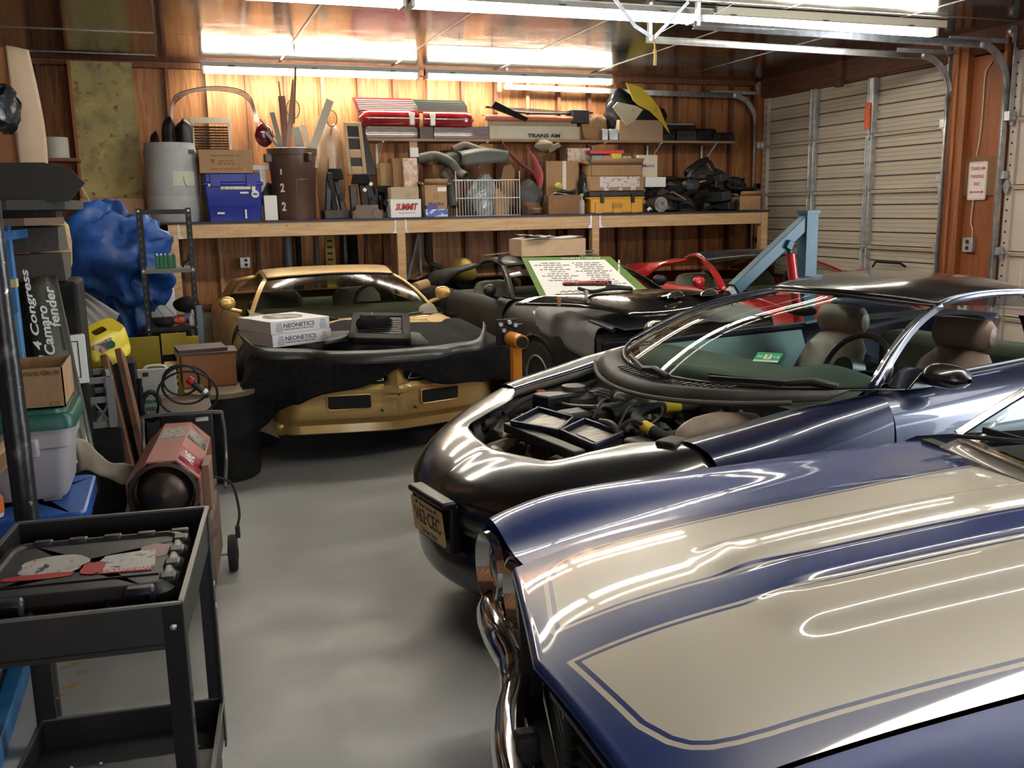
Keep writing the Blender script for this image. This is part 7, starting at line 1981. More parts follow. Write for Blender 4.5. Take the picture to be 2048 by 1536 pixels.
for x in (-.11, .0, .11): obj('cone_bracket', MB().bar((x, .05, HZ + (.13 if x == 0 else -.05)), (x * .7, .03, HZ + (.10 if x == 0 else -.03)), .015, .004), SOOT, ht)
s45 = math.sqrt(.5)
fm = Matrix(((0, s45, s45), (1, 0, 0), (0, s45, -s45)))
cpos = V((.1435 * s45 + .0, .2, HZ + .1435 * s45))
nrm = V((s45, 0, s45))
ax, ay = V((0, 1, 0)), V((-s45, 0, s45))
rm = Matrix((ax, ay, ax.cross(ay))).transposed()
bp = obj('brand_panel', MB().add([cpos + ax * a + ay * b + nrm * .0012 for a, b in ((-.16, -.055), (.05, -.055), (.05, .055), (-.16, .055))], [(0, 1, 2, 3)]), mat('purple_red_panel', (.33, .03, .05), .4), ht, solid=.001)
text('AME', .13, ht, cpos + nrm * .003 + ax * -.05 + ay * .01, rm, PAPER, height=.05, shear=.2, bold=.02)
c2 = V((.0, .52, HZ + .1435))
obj('warning_label', MB().bb(-.05, .055, .42, .62, HZ + .1434, HZ + .1444), mat('grey_label', (.26, .24, .21), .5, var=[(50, (.10, .09, .08), .5, .6)]), ht)
obj('warning_label', MB().add([V((.1435 * s45, .5, HZ + .1435 * s45)) + ax * a + ay * b + nrm * .0012 for a, b in ((-.07, -.05), (.12, -.05), (.12, .05), (-.07, .05))], [(0, 1, 2, 3)]), mat('grey_label'), ht, solid=.001)
obj('side_bracket', MB().bb(.143, .175, .12, .30, HZ - .12, HZ + .08), mat('brown_bracket', (.22, .13, .09), .6), ht, bevel=.003)
obj('fuel_tank', MB().bb(-.13, .17, .08, .62, .10, HZ - .16), mat('brown_tank', (.15, .10, .075), .6, var=[(6, (.2, .14, .1), .4, .7)]), ht, bevel=.03)
for x in (-.12, .14):
    obj('frame_rail', MB().bb(x - .015, x + .015, -.02, .75, HZ - .18, HZ - .155), RUST, ht)
    obj('strut', MB().bar((x, .1, HZ - .16), (x * .7, .1, HZ - .12), .02, .02).bar((x, .6, HZ - .16), (x * .7, .6, HZ - .12), .02, .02), RUST, ht)
obj('handle', MB().tube(cr([(-.17, .55, HZ - .17), (-.175, .78, HZ + .02), (-.17, .80, HZ + .14), (-.14, .80, HZ + .17), (.16, .80, HZ + .17), (.20, .80, HZ + .14), (.205, .78, HZ - .05), (.2, .62, HZ - .17)], 5), .009, n=8), mat('grey_tube', (.16, .16, .165), .35, metal=.6), ht)
obj('axle', MB().cyl((-.17, .6, .085), (.22, .6, .085), .01, n=8), STEEL, ht)
for x in (-.19, .215): obj('wheel', MB().lathe([(0, -.02), (.03, -.025), (.05, -.015), (.06, -.02), (.085, -.02), (.088, 0), (.085, .02), (.06, .02), (.05, .015), (.03, .025), (0, .02)], o=(x, .6, .088), axis=(1, 0, 0), n=26), TYRE, ht)
for x in (-.12, .14): obj('front_leg', MB().bar((x, .05, HZ - .16), (x, .03, 0), .025, .006, (1, 0, 0)), RUST, ht)
obj('spout', MB().tube(cr([(.08, -.03, HZ - .17), (.16, -.04, HZ - .15), (.19, -.03, HZ - .13)], 4), [.05, .055, .055, .05, .045, .045, .04, .04, .035], n=14), mat('brown_tank'), ht)
obj('power_cord', MB().tube(cr([(.17, .3, HZ - .02), (.25, .3, HZ - .06), (.28, .2, HZ - .16), (.27, .15, HZ - .22)], 5), .006, n=6).box((.27, .15, HZ - .24), (.02, .02, .05)), RUBBER, ht)
# crumpled paper and paper bag
c = P(222, 938, y=4.35)
m = MB().grid([[(-.15 + .30 * u + .02 * v, .03 * math.sin(7 * u + 3 * v), .14 - .17 * u + (-.14 + .07 * u) * v + .015 * math.sin(9 * u)) for u in [k / 18 for k in range(19)]] for v in [k / 10 for k in range(11)]])
solo('crumpled_paper', crumple(m, .018, 12), mat('beige_paper', (.48, .42, .31), .8), 'torn beige paper sheet sticking up left of the red heater', 'paper', c, solid=.002)
m = MB().grid([[(.06 * k * math.cos(a) * (1 + .3 * math.sin(3 * a)), .05 * k * math.sin(a), z) for a in [2 * PI * j / 16 for j in range(16)]] for z, k in ((-c.z + .0, 1.1), (-.25, .9), (-.16, .75), (-.10, .6))], wrap=True)
solo('paper_sack', crumple(m, .015, 12, 4), mat('beige_paper'), 'tall beige paper sack under the torn sheet', 'sack', c + V((.10, .06, 0)), solid=.003)
# tote stack
GT = mat('grey_tote_plastic', (.36, .34, .36), .5)
GLID = mat('green_lid_plastic', (.007, .085, .062), .4)
xr = P(155, 900, y=3.75).x
zb, zl = P(150, 1003, y=3.75).z, P(150, 850, y=3.75).z
w, d = .62, .42
t = thing('grey_tote', 'grey tote with a dark green lid under the open carton', 'storage box', (xr - w / 2, 3.75 + d / 2, zb))
h = zl - zb
def rrect(w, d, r, z, n=5):
    out = []
    for cx3, cy3, a0 in ((w / 2 - r, d / 2 - r, 0), (-w / 2 + r, d / 2 - r, PI / 2), (-w / 2 + r, -d / 2 + r, PI), (w / 2 - r, -d / 2 + r, 1.5 * PI)):
        for k in range(n + 1):
            a = a0 + PI / 2 * k / n
            out.append((cx3 + r * math.cos(a), cy3 + r * math.sin(a), z))
    return out
obj('body', MB().grid([rrect(w * k, d * k, .04, z) for z, k in ((.015, .2), (.012, .80), (.03, .84), (h * .7, .89), (h * .72, .93), (h, .95))], wrap=True), GT, t, ang=40)
obj('lid', MB().grid([rrect(w * k, d * k, .05, z) for z, k in ((h - .012, .97), (h - .012, 1), (h + .03, 1.0), (h + .045, .97), (h + .045, .90), (h + .06, .88), (h + .06, .02))], wrap=True), GLID, t, ang=40)
obj('handle', MB().bb(-.02, .18, -d * .475 - .02, -d * .4, h * .62, h * .86), GT, t, bevel=.01)
for x in (.1, .2): obj('foot', MB().bb(x - .03, x + .03, -d * .38, d * .38, 0, .014), GT, t)
zt2 = zb + h + .06
a, b = P(8, 850, y=3.80), P(136, 848, y=3.80)
hbx = P(130, 735, y=3.80).z - zt2
t, w2, d2, h2 = carton((V(((a.x + b.x) / 2, 3.80 + .17, zt2 + .002)), (b.x - a.x, .33, hbx)), 'open brown carton on the dark green tote lid', CARD, 0, flaps='none')
dashes(w2 * .7, t, (w2 * .10, -d2 / 2 - .0005, h2 * .90), UP, mat('brown_ink'), .011, 1)
dashes(w2 * .7, t, (w2 * .10, -d2 / 2 - .0005, h2 * .85), UP, mat('brown_ink'), .011, 2)
m = MB()
for x0, x1, z0, z1 in ((.26, .40, .14, .15), (.26, .40, .06, .07), (.26, .265, .06, .15), (.395, .40, .06, .15)): m.bb(w2 * x0, w2 * x1, -d2 / 2 - .0015, -d2 / 2, h2 * z0, h2 * z1)
obj('stamp_frame', m, mat('brown_ink'), t)
for o in list(t.children):
    if o.name.startswith('flap') and False: pass
c, (w, d, h) = rect(-170, 106, 1010, 1135, 3.60, .56)
t = thing('blue_tote', 'blue lidded tote under the grey tote beside the pole', 'storage box', (c.x, c.y, zb - h - .002))
obj('body', MB().grid([rrect(w * k, d * k, .04, z) for z, k in ((0, .1), (0, .86), (h * .7, .92))], wrap=True), mat('dark_blue_tote', (.008, .04, .20), .4), t)
obj('lid', MB().grid([rrect(w * k, d * k, .04, z) for z, k in ((h * .68, .97), (h * .7, 1), (h * .97, 1), (h, .96), (h, .02))], wrap=True), mat('bright_blue_lid', (.01, .08, .34), .4), t, ang=25)
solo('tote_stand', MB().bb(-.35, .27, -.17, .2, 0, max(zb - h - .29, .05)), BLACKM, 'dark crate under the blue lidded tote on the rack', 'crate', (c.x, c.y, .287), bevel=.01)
a = P(18, 915, y=3.45)
t = solo('flat_carton', MB().add([P(-60, 905, y=3.6) - a, P(36, 875, y=3.5) - a, P(40, 905, y=3.45) - a, P(-20, 975, y=3.35) - a], [(0, 1, 2, 3)]), CARD, 'flattened brown carton at the left edge before the grey tote', 'cardboard', a, solid=.012)
solo('flat_carton', MB().add([P(-60, 925, y=3.5) - a, P(14, 893, y=3.42) - a, P(20, 905, y=3.4) - a, P(-30, 950, y=3.33) - a], [(0, 1, 2, 3)]), CARDL, 'small pale carton flap lying on the flattened brown carton', 'cardboard', a + V((0, -.02, .02)), solid=.008)
a = P(-4, 1055, y=3.67)
a.z = zb + .002
ob = thing('spray_bottle', 'orange and white bottle at the left edge on the blue tote', 'bottle', (a.x - .02, 3.665, 0))
hb = P(0, 968, y=3.67).z
obj('body', MB().lathe([(0, a.z), (.045, a.z), (.048, a.z + .02), (.048, hb - .06), (.02, hb - .01), (.02, hb), (0, hb)], n=20), mat('white_bottle', (.6, .58, .55), .4, var=[(9, (.03, .03, .03), .5, .55)]), ob)
obj('orange_label', MB().lathe([(.049, hb - .10), (.049, hb - .05), (.036, hb - .03)], n=20), mat('orange_label', (.6, .14, .02), .4), ob)
solo('blue_slab', MB().prism([(-.25, -.28), (.06, -.02), (.06, .24), (-.25, .05)], .02, ux=(1, 0, 0), uy=(0, 0, 1)), mat('pale_blue_board', (.10, .25, .45), .5, var=[(3, (.04, .15, .35), .45, .7)]), 'pale blue board leaning in the rack behind the pole', 'board', (-.70, 4.42, 1.08), rz=0)
# pole
pp_ = P(70, 1050, y=3.12)
t = thing('steel_pole', 'dark worn steel pole standing upright behind the cart', 'pole', (pp_.x - .02, 3.12, 0))
PM = mat('worn_black_pole', (.03, .03, .03), .32, metal=.5, var=[(12, (.10, .09, .085), .56, .68), (30, (.35, .34, .33), .7, .74)], bump=(16, .25))
obj('shaft', MB().lathe([(0, 0), (.034, 0), (.034, .7), (.037, 1.1), (.035, 1.12), (.034, 1.25), (.031, 1.4), (.031, 1.765), (.022, 1.77), (0, 1.77)], n=24), PM, t)
obj('foot_plate', MB().bb(-.07, .07, -.07, .07, 0, .012), RUST, t)
# cart
CB = mat('black_cart_enamel', (.016, .0155, .015), .42, var=[(5, (.03, .028, .026), .5, .75)])
CE = mat('worn_edge', (.16, .155, .15), .4, metal=.4)
ct_ = thing('tool_cart', 'black two tray steel utility cart holding a black tool case', 'cart', (-.265, 2.5, 0), -.115)
w, d = .52, .71
for z0, z1, zf in ((.745, .855, .76), (.13, .235, .145)):
    tr = obj('tray', MB().bb(-w / 2, w / 2, -d / 2, d / 2, zf - .004, zf), CB if z0 > .5 else mat('blue_grey_tray', (.05, .055, .06), .4), ct_)
    for a, b, c3, e in ((-w / 2, w / 2, -d / 2, -d / 2 + .004), (-w / 2, w / 2, d / 2 - .004, d / 2), (-w / 2, -w / 2 + .004, -d / 2, d / 2), (w / 2 - .004, w / 2, -d / 2, d / 2)):
        obj('rim', MB().bb(a, b, c3, e, z0, z1), CB, tr)
    lipm = MB().bar((-w / 2, -d / 2, z1), (w / 2, -d / 2, z1), .01, .006).bar((-w / 2, d / 2, z1), (w / 2, d / 2, z1), .01, .006).bar((w / 2, -d / 2, z1), (w / 2, d / 2, z1), .012, .006).bar((-w / 2, -d / 2, z1), (-w / 2, d / 2, z1), .01, .006)
    obj('rim_edge', lipm, CE, tr)
    if z0 < .5:
        for x, y in ((-.16, .22), (-.08, .22), (-.17, .12), (-.09, .12), (.19, .24), (.19, .16)): obj('rivet', MB().ell((x, y, zf + .002), (.007, .007, .004), 8, 5), STEEL, tr)
for sx in (-1, 1):
    for sy in (-1, 1):
        lg = obj('leg', MB().bb(min(sx * (w / 2 + .001), sx * (w / 2 - .042)), max(sx * (w / 2 + .001), sx * (w / 2 - .042)), sy * (d / 2) - .0015, sy * (d / 2) + .003 * sy + .0015, .09, .85).bb(sx * (w / 2) - .001, sx * (w / 2) + .003 * sx + .001, min(sy * d / 2, sy * (d / 2 - .042)), max(sy * d / 2, sy * (d / 2 - .042)), .09, .85), CB, ct_)
        for z in (.80, .18): obj('bolt', MB().ell((sx * (w / 2 - .02), sy * (d / 2 + .005), z), (.008, .004, .008), 10, 6), STEEL, lg)
        if sx > 0:
            for z in (.62, .55): obj('slot', MB().cyl((sx * (w / 2 + .0035), sy * (d / 2 - .02), z), (sx * (w / 2 + .0055), sy * (d / 2 - .02), z), .008, n=8), PAPER if sy > 0 else INK, lg)
        cs = obj('caster', MB().cyl((sx * (w / 2 - .03) - .014, sy * (d / 2 - .05), .04), (sx * (w / 2 - .03) + .014, sy * (d / 2 - .05), .04), .04, n=18), RUBBER, ct_)
        obj('caster_fork', MB().bb(sx * (w / 2 - .03) - .02, sx * (w / 2 - .03) + .02, sy * (d / 2 - .05) - .02, sy * (d / 2 - .05) + .02, .07, .095), STEEL, cs)
# tool case
kc = thing('tool_case', 'black moulded tool case with torn red and white labels on the cart', 'tool case', (-.275, 2.49, .764), -.115)
kc.scale = (.80, 1, 1)
kw, kd, kh = .60, .43, .085
KB = mat('case_black', (.022, .022, .023), .45, var=[(12, (.032, .031, .03), .45, .7)])
w0 = kw
obj('base', MB().grid([rrect(kw * k, kd * k, .05, z) for z, k in ((0, .1), (0, .95), (.02, 1), (kh * .48, 1), (kh * .48, .95))], wrap=True), KB, kc, ang=40)
obj('lid', MB().grid([rrect(kw * k, kd * k, .05, z) for z, k in ((kh * .5, .96), (kh * .5, 1), (kh * .75, .99), (kh * .95, .93), (kh, .90), (kh, .86), (kh - .008, .84), (kh - .008, .02))], wrap=True), KB, kc, ang=30)
for k in range(4):
    y = -.15 + k * .095
    obj('rib', MB().bb(kw * .41, kw * .495, y - .025, y + .025, kh * .55, kh + .003), KB, kc, bevel=.008)
for k in range(5): obj('rib', MB().bb(-kw * .35 + k * .11, -kw * .35 + k * .11 + .06, kd * .42, kd * .49, kh * .55, kh + .002), KB, kc, bevel=.006)
for x in (-.16, .2): obj('corner_block', MB().box((x, -kd * .47, kh * .52), (.09, .05, kh * .95)), mat('blue_black', (.024, .026, .035), .4), kc, bevel=.012)
obj('handle', MB().tube(cr([(-.10, -kd * .5, kh * .5), (-.09, -kd * .5 - .03, kh * .5), (.10, -kd * .5 - .03, kh * .5), (.11, -kd * .5, kh * .5)], 5), .012, n=8), BLACK, kc)
obj('red_line', MB().bb(-.09, .1, -kd * .5 - .043, -kd * .5 - .038, kh * .35, kh * .40), REDINK, kc)
LBL = mat('torn_white_label', (.52, .50, .48), .5, var=[(22, (.05, .05, .05), .58, .62, (2, 1, 1)), (9, (.36, .34, .33), .45, .6)])
RLB = mat('torn_red_label', (.42, .03, .035), .45, var=[(18, (.3, .12, .11), .55, .62)])
zt3 = kh - .0075
def torn(name, cx3, cy3, w3, d3, m_, seed, dz=0):
    random.seed(seed)
    pts = []
    for k in range(22):
        a = 2 * PI * k / 22
        s_ = 1 / max(abs(math.cos(a)), abs(math.sin(a))) * random.uniform(.80, 1.0)
        pts.append((cx3 + w3 / 2 * min(1, s_) * math.cos(a) * 1.15, cy3 + d3 / 2 * min(1, s_) * math.sin(a) * 1.15))
    return obj(name, MB().prism(pts, .0006, o=(0, 0, zt3 + dz)), m_, kc)
torn('torn_label', -.10, .02, .19, .13, LBL, 2)
torn('torn_label', -.12, -.055, .20, .035, RLB, 3, .0007)
obj('label', MB().add([(.02, -.05, zt3 + .001), (.22, -.06, zt3 + .001), (.20, .075, zt3 + .001), (.05, .05, zt3 + .001)], [(0, 1, 2, 3)]), mat('printed_white_label', (.56, .54, .52), .5, var=[(34, (.12, .10, .10), .60, .64, (1, 2, 1))]), kc)
torn('torn_label', .03, -.03, .07, .08, RLB, 7, .0014)
torn('torn_label', .20, .06, .10, .10, mat('pinkish_label', (.35, .2, .19), .5), 9, -.0001)
obj('red_strip', MB().add([(.055, -.078, zt3 + .0016), (.215, -.085, zt3 + .0016), (.215, -.060, zt3 + .0016), (.055, -.053, zt3 + .0016)], [(0, 1, 2, 3)]), REDINK, kc)
text('CRAFTSMAN', .14, kc, (.135, -.069, zt3 + .0022), (0, 0, -.04), PAPER, height=.014, shear=.2, bold=.02)
obj('crease', MB().bb(-.27, .24, -.115, -.11, zt3, zt3 + .003), BLACK, kc)
# ================================================================ THINGS ON AND BETWEEN THE CARS
# boxed neon lights on the gold hood
def neon_box(p0, p1, z, label, top):
    a, b = P(*p0, z=z), P(*p1, z=z)
    ang = math.atan2(b.y - a.y, b.x - a.x)
    w = (b - a).length
    t = thing('light_box', label, 'box', a, ang)
    d, h = .44, .082
    obj('body', MB().bb(0, w, 0, d, 0, h), mat('white_gloss_box', (.68, .67, .68), .4), t, bevel=.003)
    text('NEONETICS', w * .52, t, (w * .47, -.001, h * .58), UP, INK, height=.028, bold=.01)
    dashes(w * .5, t, (w * .47, -.0004, h * .30), UP, INK, .007, 3)
    for x in (.14, .88):
        m = MB()
        for k in range(5): m.bb(w * x - .028 + .004 * abs(k - 1), w * x + .028 - .004 * abs(k - 1), -.0012, 0, h * (.14 + .15 * k), h * (.14 + .15 * k) + .006)
        obj('lamp_icon', m, mat('grey_print', (.25, .25, .26), .5), t)
    if top:
        obj('photo_disc', MB().lathe([(0, .0), (.13, 0)], o=(w * .5, d * .52, h + .0008), n=32), mat('silver_print', (.5, .48, .46), .25, var=[(11, (.08, .07, .07), .5, .62, (1, 3, 1))]), t)
        obj('photo_rim', MB().tube([(w * .5 + .13 * math.cos(q), d * .52 + .13 * math.sin(q), h + .001) for q in [2 * PI * k / 32 for k in range(32)]], .003, closed=True, n=5), mat('brown_rim', (.12, .08, .06), .5), t)
        for x, c_ in ((.25, BLUEINK), (.42, REDINK), (.6, BLUEINK)): obj('print', MB().bb(w * x - .03, w * x + .03, d * .9, d * .94, h, h + .0008), c_, t)
    return t, h


zb0 = .862
t, h = neon_box((546, 696), (663, 681), zb0, 'lower of two white neon light boxes on the black cloth', False)
t2, h = neon_box((546, 696), (663, 681), zb0, 'upper of two white neon light boxes, with a round photo on top', True)
t2.location = V(t.location) + V((-.006, .005, .083))
# chin spoiler strip lying across the cloth
px = [(480, 668, .92), (493, 690, .89), (515, 712, .86), (560, 717, .85), (620, 716, .845), (660, 722, .84), (720, 725, .836), (790, 722, .836), (870, 715, .84), (910, 704, .85), (955, 697, .86), (969, 682, .885), (970, 648, .955)]
pts = cr([P(x, y + 3, z=z) for x, y, z in px], 5)
wid = cr([(w_, 0, 0) for w_ in (.01, .045, .062, .062, .055, .062, .07, .07, .07, .055, .055, .07, .02)], 5)
rows = []
for p, w_ in zip(pts, wid):
    rows.append([p - pts[0] + V((0, -.004, 0)), p - pts[0] + V((0, .02, w_.x * .55)), p - pts[0] + V((0, .045, w_.x))])
solo('chin_spoiler', MB().grid(rows), mat('grey_spoiler_rubber', (.045, .043, .041), .4, coat=.15, var=[(4, (.10, .095, .09), .55, .7)]), 'long grey rubber chin spoiler lying along the front of the black cloth', 'spoiler', pts[0], solid=.006)
# vent panel
a, b, c_, d_ = P(697, 690, z=.872), P(823, 693, z=.868), P(812, 645, z=.955), P(706, 637, z=.965)
vp = thing('air_vent', 'black louvered vent panel with a dark rag, right of the white boxes', 'vent', a)
ux, uy = (b - a), (d_ - a)
nn = ux.cross(uy).normalized()
if nn.z < 0: nn = -nn
def vq(u0, u1, v0, v1, h, m_, nm, par=vp, **k):
    c = [a * 0 + ux * u + uy * v for u, v in ((u0, v0), (u1, v0), (u1, v1), (u0, v1))]
    return obj(nm, MB().add([p for p in c] + [p + nn * h for p in c], [(3, 2, 1, 0), (4, 5, 6, 7), (0, 1, 5, 4), (1, 2, 6, 5), (2, 3, 7, 6), (3, 0, 4, 7)]), m_, par, **k)
vq(0, 1, 0, 1, .03, BLACKM, 'base', bevel=.008)
for u0, u1, v0, v1 in ((0, 1, 0, .18), (0, 1, .85, 1), (0, .14, 0, 1), (.86, 1, 0, 1)): vq(u0, u1, v0, v1, .05, BLACKM, 'frame', bevel=.01)
for k in range(9): vq(.15, .85, .22 + k * .07, .245 + k * .07, .045, BLACK, 'louver')
for u in (.3, .55, .72): vq(u, u + .05, 1, 1.08, .03, BLACK, 'tab')
p = ux * .42 + uy * .5 + nn * .06
solo('dark_rag', crumple(MB().ell((0, 0, 0), (.13, .07, .05), 18, 12), .025, 12, 2), mat('black_felt_cloth'), 'dark rag crumpled on the black vent panel', 'rag', a + p)
for i, (pp2, lab) in enumerate([([(650, 690, .865), (700, 678, .88), (735, 655, .93), (747, 642, .965)], 'black curved trim blade rising between the white boxes and the vent'), ([(735, 683, .87), (760, 690, .866), (790, 690, .866), (812, 684, .87)], 'black curved trim piece lying before the vent panel')]):
    q = cr([P(x, y, z=z) for x, y, z in pp2], 5)
    solo('trim_strip', MB().grid([[p - q[0], p - q[0] + V((.0, .03, .03 + .03 * k / len(q)))] for k, p in enumerate(q)]), mat('grey_spoiler_rubber'), lab, 'trim piece', q[0], solid=.006)
NET = mat('speaker_mesh', (.035, .033, .036), .7, bump=(200, .6))
for i, (pp2, lab) in enumerate([([(628, 690), (700, 682), (735, 660), (655, 664)], 'dark mesh mat partly under the white neon boxes'), ([(815, 690), (860, 688), (838, 666), (812, 664)], 'dark grey mesh mat right of the vent panel')]):
    q = [P(x, y, z=.852 if y > 670 else .862) for x, y in pp2]
    solo('mesh_mat', MB().add([p - q[0] for p in q], [(0, 1, 2, 3)]), NET, lab, 'mat', q[0] + V((0, 0, .004)), solid=.004)
# engine stand
ORG = mat('orange_enamel', (.62, .22, .015), .42)
es = thing('engine_stand', 'orange engine stand with a black mounting head between the cars', 'engine stand', (1.93, 5.5, 0))
sx = P(1032, 700, y=5.5).x - 1.93
hz = P(1030, 680, y=5.5).z
obj('post', MB().bb(sx - .03, sx + .03, -.03, .03, .06, hz - .04), ORG, es, bevel=.004)
obj('sleeve', MB().cyl((sx, -.11, hz), (sx, .10, hz), .045, n=20), ORG, es)
obj('tube', MB().cyl((sx, -.13, hz), (sx, .14, hz), .036, n=20), BLACKM, es)
hd = obj('head_plate', MB().bb(sx - .085, sx + .065, .13, .145, hz - .05, hz + .12), BLACK, es, bevel=.004)
for x, z in ((-.06, .09), (0, .10), (.04, .08), (-.04, .05)): obj('bolt', MB().cyl((sx + x, .105, hz + z), (sx + x, .13, hz + z), .014, n=10), STEEL, hd)
obj('side_arm', MB().bb(sx + .05, sx + .09, .11, .14, hz + .06, hz + .085), BLACK, hd)
for x, y in ((0, 1), (0, -1)): pass
obj('base', MB().bb(sx - .03, sx + .03, -.28, .40, .03, .09).bb(sx - .33, sx + .30, .34, .40, .03, .09), ORG, es, bevel=.004)
for x, y in ((sx - .3, .37), (sx + .27, .37), (sx, -.25)): obj('caster', MB().cyl((x - .015, y, .035), (x + .015, y, .035), .035, n=14), RUBBER, es)
# engine hoist
TEAL = mat('hoist_blue', (.005, .055, .09), .42, var=[(6, (.008, .075, .12), .5, .7)])
eh = thing('engine_hoist', 'blue engine hoist with a red hydraulic ram behind the navy car', 'engine hoist', (4.16, 5.52, 0))
zt = P(1616, 422, y=5.5).z
bx = P(1618, 500, y=5.5).x - 4.16
obj('mast', MB().bb(bx - .05, bx + .05, -.05, .05, .09, zt), TEAL, eh, bevel=.004)
obj('mast_cap', MB().bb(bx - .055, bx + .055, -.06, .06, zt - .02, zt + .004), TEAL, eh)
tip = P(1468, 578, y=5.5) - V((4.16, 5.52, 0))
root = V((bx, 0, zt - .05))
obj('boom', MB().bar(root, tip, .075, .085), TEAL, eh, bevel=.004)
e = (tip - root).normalized()
obj('inner_boom', MB().bar(tip - e * .05, tip + e * .05, .05, .055), mat('steel_bare', (.25, .25, .25), .4, metal=.7), eh)
q = P(1573, 490, y=5.5) - V((4.16, 5.52, 0))
q2 = P(1600, 600, y=5.5) - V((4.16, 5.52, 0))
obj('ram', MB().cyl(q2 + V((0, -.02, -.25)), q + (q2 - q) * .15 + V((0, -.02, 0)), .034, n=18), mat('ram_red', (.42, .02, .025), .35, coat=.4), eh)
obj('ram_rod', MB().cyl(q + (q2 - q) * .15 + V((0, -.02, 0)), q + V((0, -.01, .02)), .018, n=14), TEAL, eh)
obj('ram_bracket', MB().box(q + V((0, 0, .0)), (.05, .10, .06), RY(.5)), TEAL, eh, bevel=.004)
obj('hook', MB().tube(cr([tip + V((0, 0, -.03)), tip + V((.0, 0, -.06)), tip + V((.025, 0, -.085)), tip + V((0, 0, -.11)), tip + V((-.02, 0, -.09))], 4), .008, n=8).tube([tip + V((.018 * math.cos(s), 0, -.035 + .022 * math.sin(s))) for s in [2 * PI * k / 12 for k in range(12)]], .006, closed=True, n=6), STEEL, eh)
obj('stay', MB().bar((bx + .04, .04, zt - .06), (bx + .25, .12, .12), .03, .012), mat('ram_red'), eh)
obj('leg', MB().bb(bx - .1, bx + .5, .2, .28, .05, .12), TEAL, eh)
obj('leg', MB().bb(bx - 1.1, bx + .5, -.05, .03, .05, .12), TEAL, eh)
obj('cross_beam', MB().bb(bx - .05, bx + .05, -.08, .3, .05, .12), TEAL, eh)
for x, y in ((bx + .45, .24), (bx + .45, 0), (bx - 1.05, 0)): obj('caster', MB().cyl((x, y - .02, .04), (x, y + .02, .04), .04, n=14), RUBBER, eh)
# loose hood lying on the black coupe
hc = P(1250, 603, z=1.02)
lh = thing('loose_hood', 'glossy black loose hood with chrome scoop openings on the black coupe', 'car hood', hc, math.radians(20))
HW, HL = .66, .62
inv = (Matrix.Translation(hc) @ Matrix.Rotation(math.radians(20), 4, 'Z')).inverted()
crn = [inv @ P(x, y, z=z) for x, y, z in ((1030, 607, .985), (1175, 612, .985), (1290, 631, .955), (1400, 615, .97), (1468, 600, .99))]
bk_ = [inv @ P(x, y, z=z) for x, y, z in ((1120, 592, 1.03), (1190, 583, 1.04), (1270, 578, 1.05), (1380, 580, 1.04), (1466, 592, 1.01))]
f_ = cr(crn, 6)
b_ = cr(bk_, 6)
rows = []
for v in [k / 12 for k in range(13)]:
    rows.append([a.lerp(b, v) + V((0, 0, .055 * math.sin(PI * min(1, v * 1.0)) * (1 - .5 * abs(2 * j / (len(f_) - 1) - 1)))) for j, (a, b) in enumerate(zip(f_, b_))])
obj('skin', MB().grid(rows), mat('gloss_black_paint', (.012, .011, .010), .15, coat=1, var=[(5, (.02, .018, .016), .5, .7)]), lh, ang=70, solid=.02)
for j, w_ in ((15, .09), (19, .10)):
    c = rows[4][j] + V((0, 0, .02))
    sc = obj('scoop', MB().grid([[c + V((w_ * x, -.05 + .12 * v, .035 * math.sin(PI * (x + 1) / 2) * (1 - v))) for x in [-1 + k / 6 for k in range(13)]] for v in (0, .4, 1)]), mat('gloss_black_paint'), lh)
    obj('chrome_trim', MB().tube(cr([c + V((-w_, -.05, 0)), c + V((-w_ * .6, -.052, .03)), c + V((w_ * .3, -.052, .038)), c + V((w_, -.05, .0)), c + V((w_ * .6, -.055, -.006)), c + V((-w_ * .8, -.055, -.004))], 4, closed=True), .005, closed=True, n=6), CHROME, sc)
    obj('opening', MB().grid([[c + V((w_ * .9 * x, -.049, .0)), c + V((w_ * .9 * x, -.049, .033 * math.sin(PI * (x + 1) / 2)))] for x in [-1 + k / 6 for k in range(13)]]), INK, sc)
for i, (px_, py_, z) in enumerate(((1118, 602, 1.03), (1172, 590, 1.05))): solo('metal_bracket', MB().box((0, 0, 0), (.02, .02, .07)).cyl((0, -.02, .02), (0, .02, .02), .014), mat('orange_rust', (.3, .13, .04), .6) if not i else STEEL, ('rusty', 'bright')[i] + ' hinge bracket at the back edge of the loose black hood', 'hinge', P(px_, py_, z=z))
a, b = P(1180, 645, z=.93), P(1222, 662, z=.90)
solo('prop_rod', MB().tube([(0, 0, .01), b - a + V((0, 0, .01))], .011, n=8).cyl(b - a + V((0, 0, .01)), (b - a) * 1.12 + V((0, 0, .01)), .016), BLACK, 'short black rod lying on the grey fender cover', 'rod', a)
a, b = P(1185, 583, z=1.07), P(1265, 578, z=1.08)
solo('black_spoiler_strip', MB().tube(cr([V((-.12, 0, .03)), V((0, 0, .0)), (b - a) * .5 + V((0, 0, .015)), b - a], 5), .014, n=8), BLACK, 'black curved strip lying behind the loose hood', 'strip', a)
# board with text sheet on the windshield of the black coupe
A_, B_2, C_ = P(1043, 516, z=1.272), P(1220, 514, z=1.272), P(1080, 594, z=.972)
ex = (B_2 - A_)
ey = (A_ - C_)
nn = ex.cross(ey).normalized()
if nn.y > 0: nn = -nn
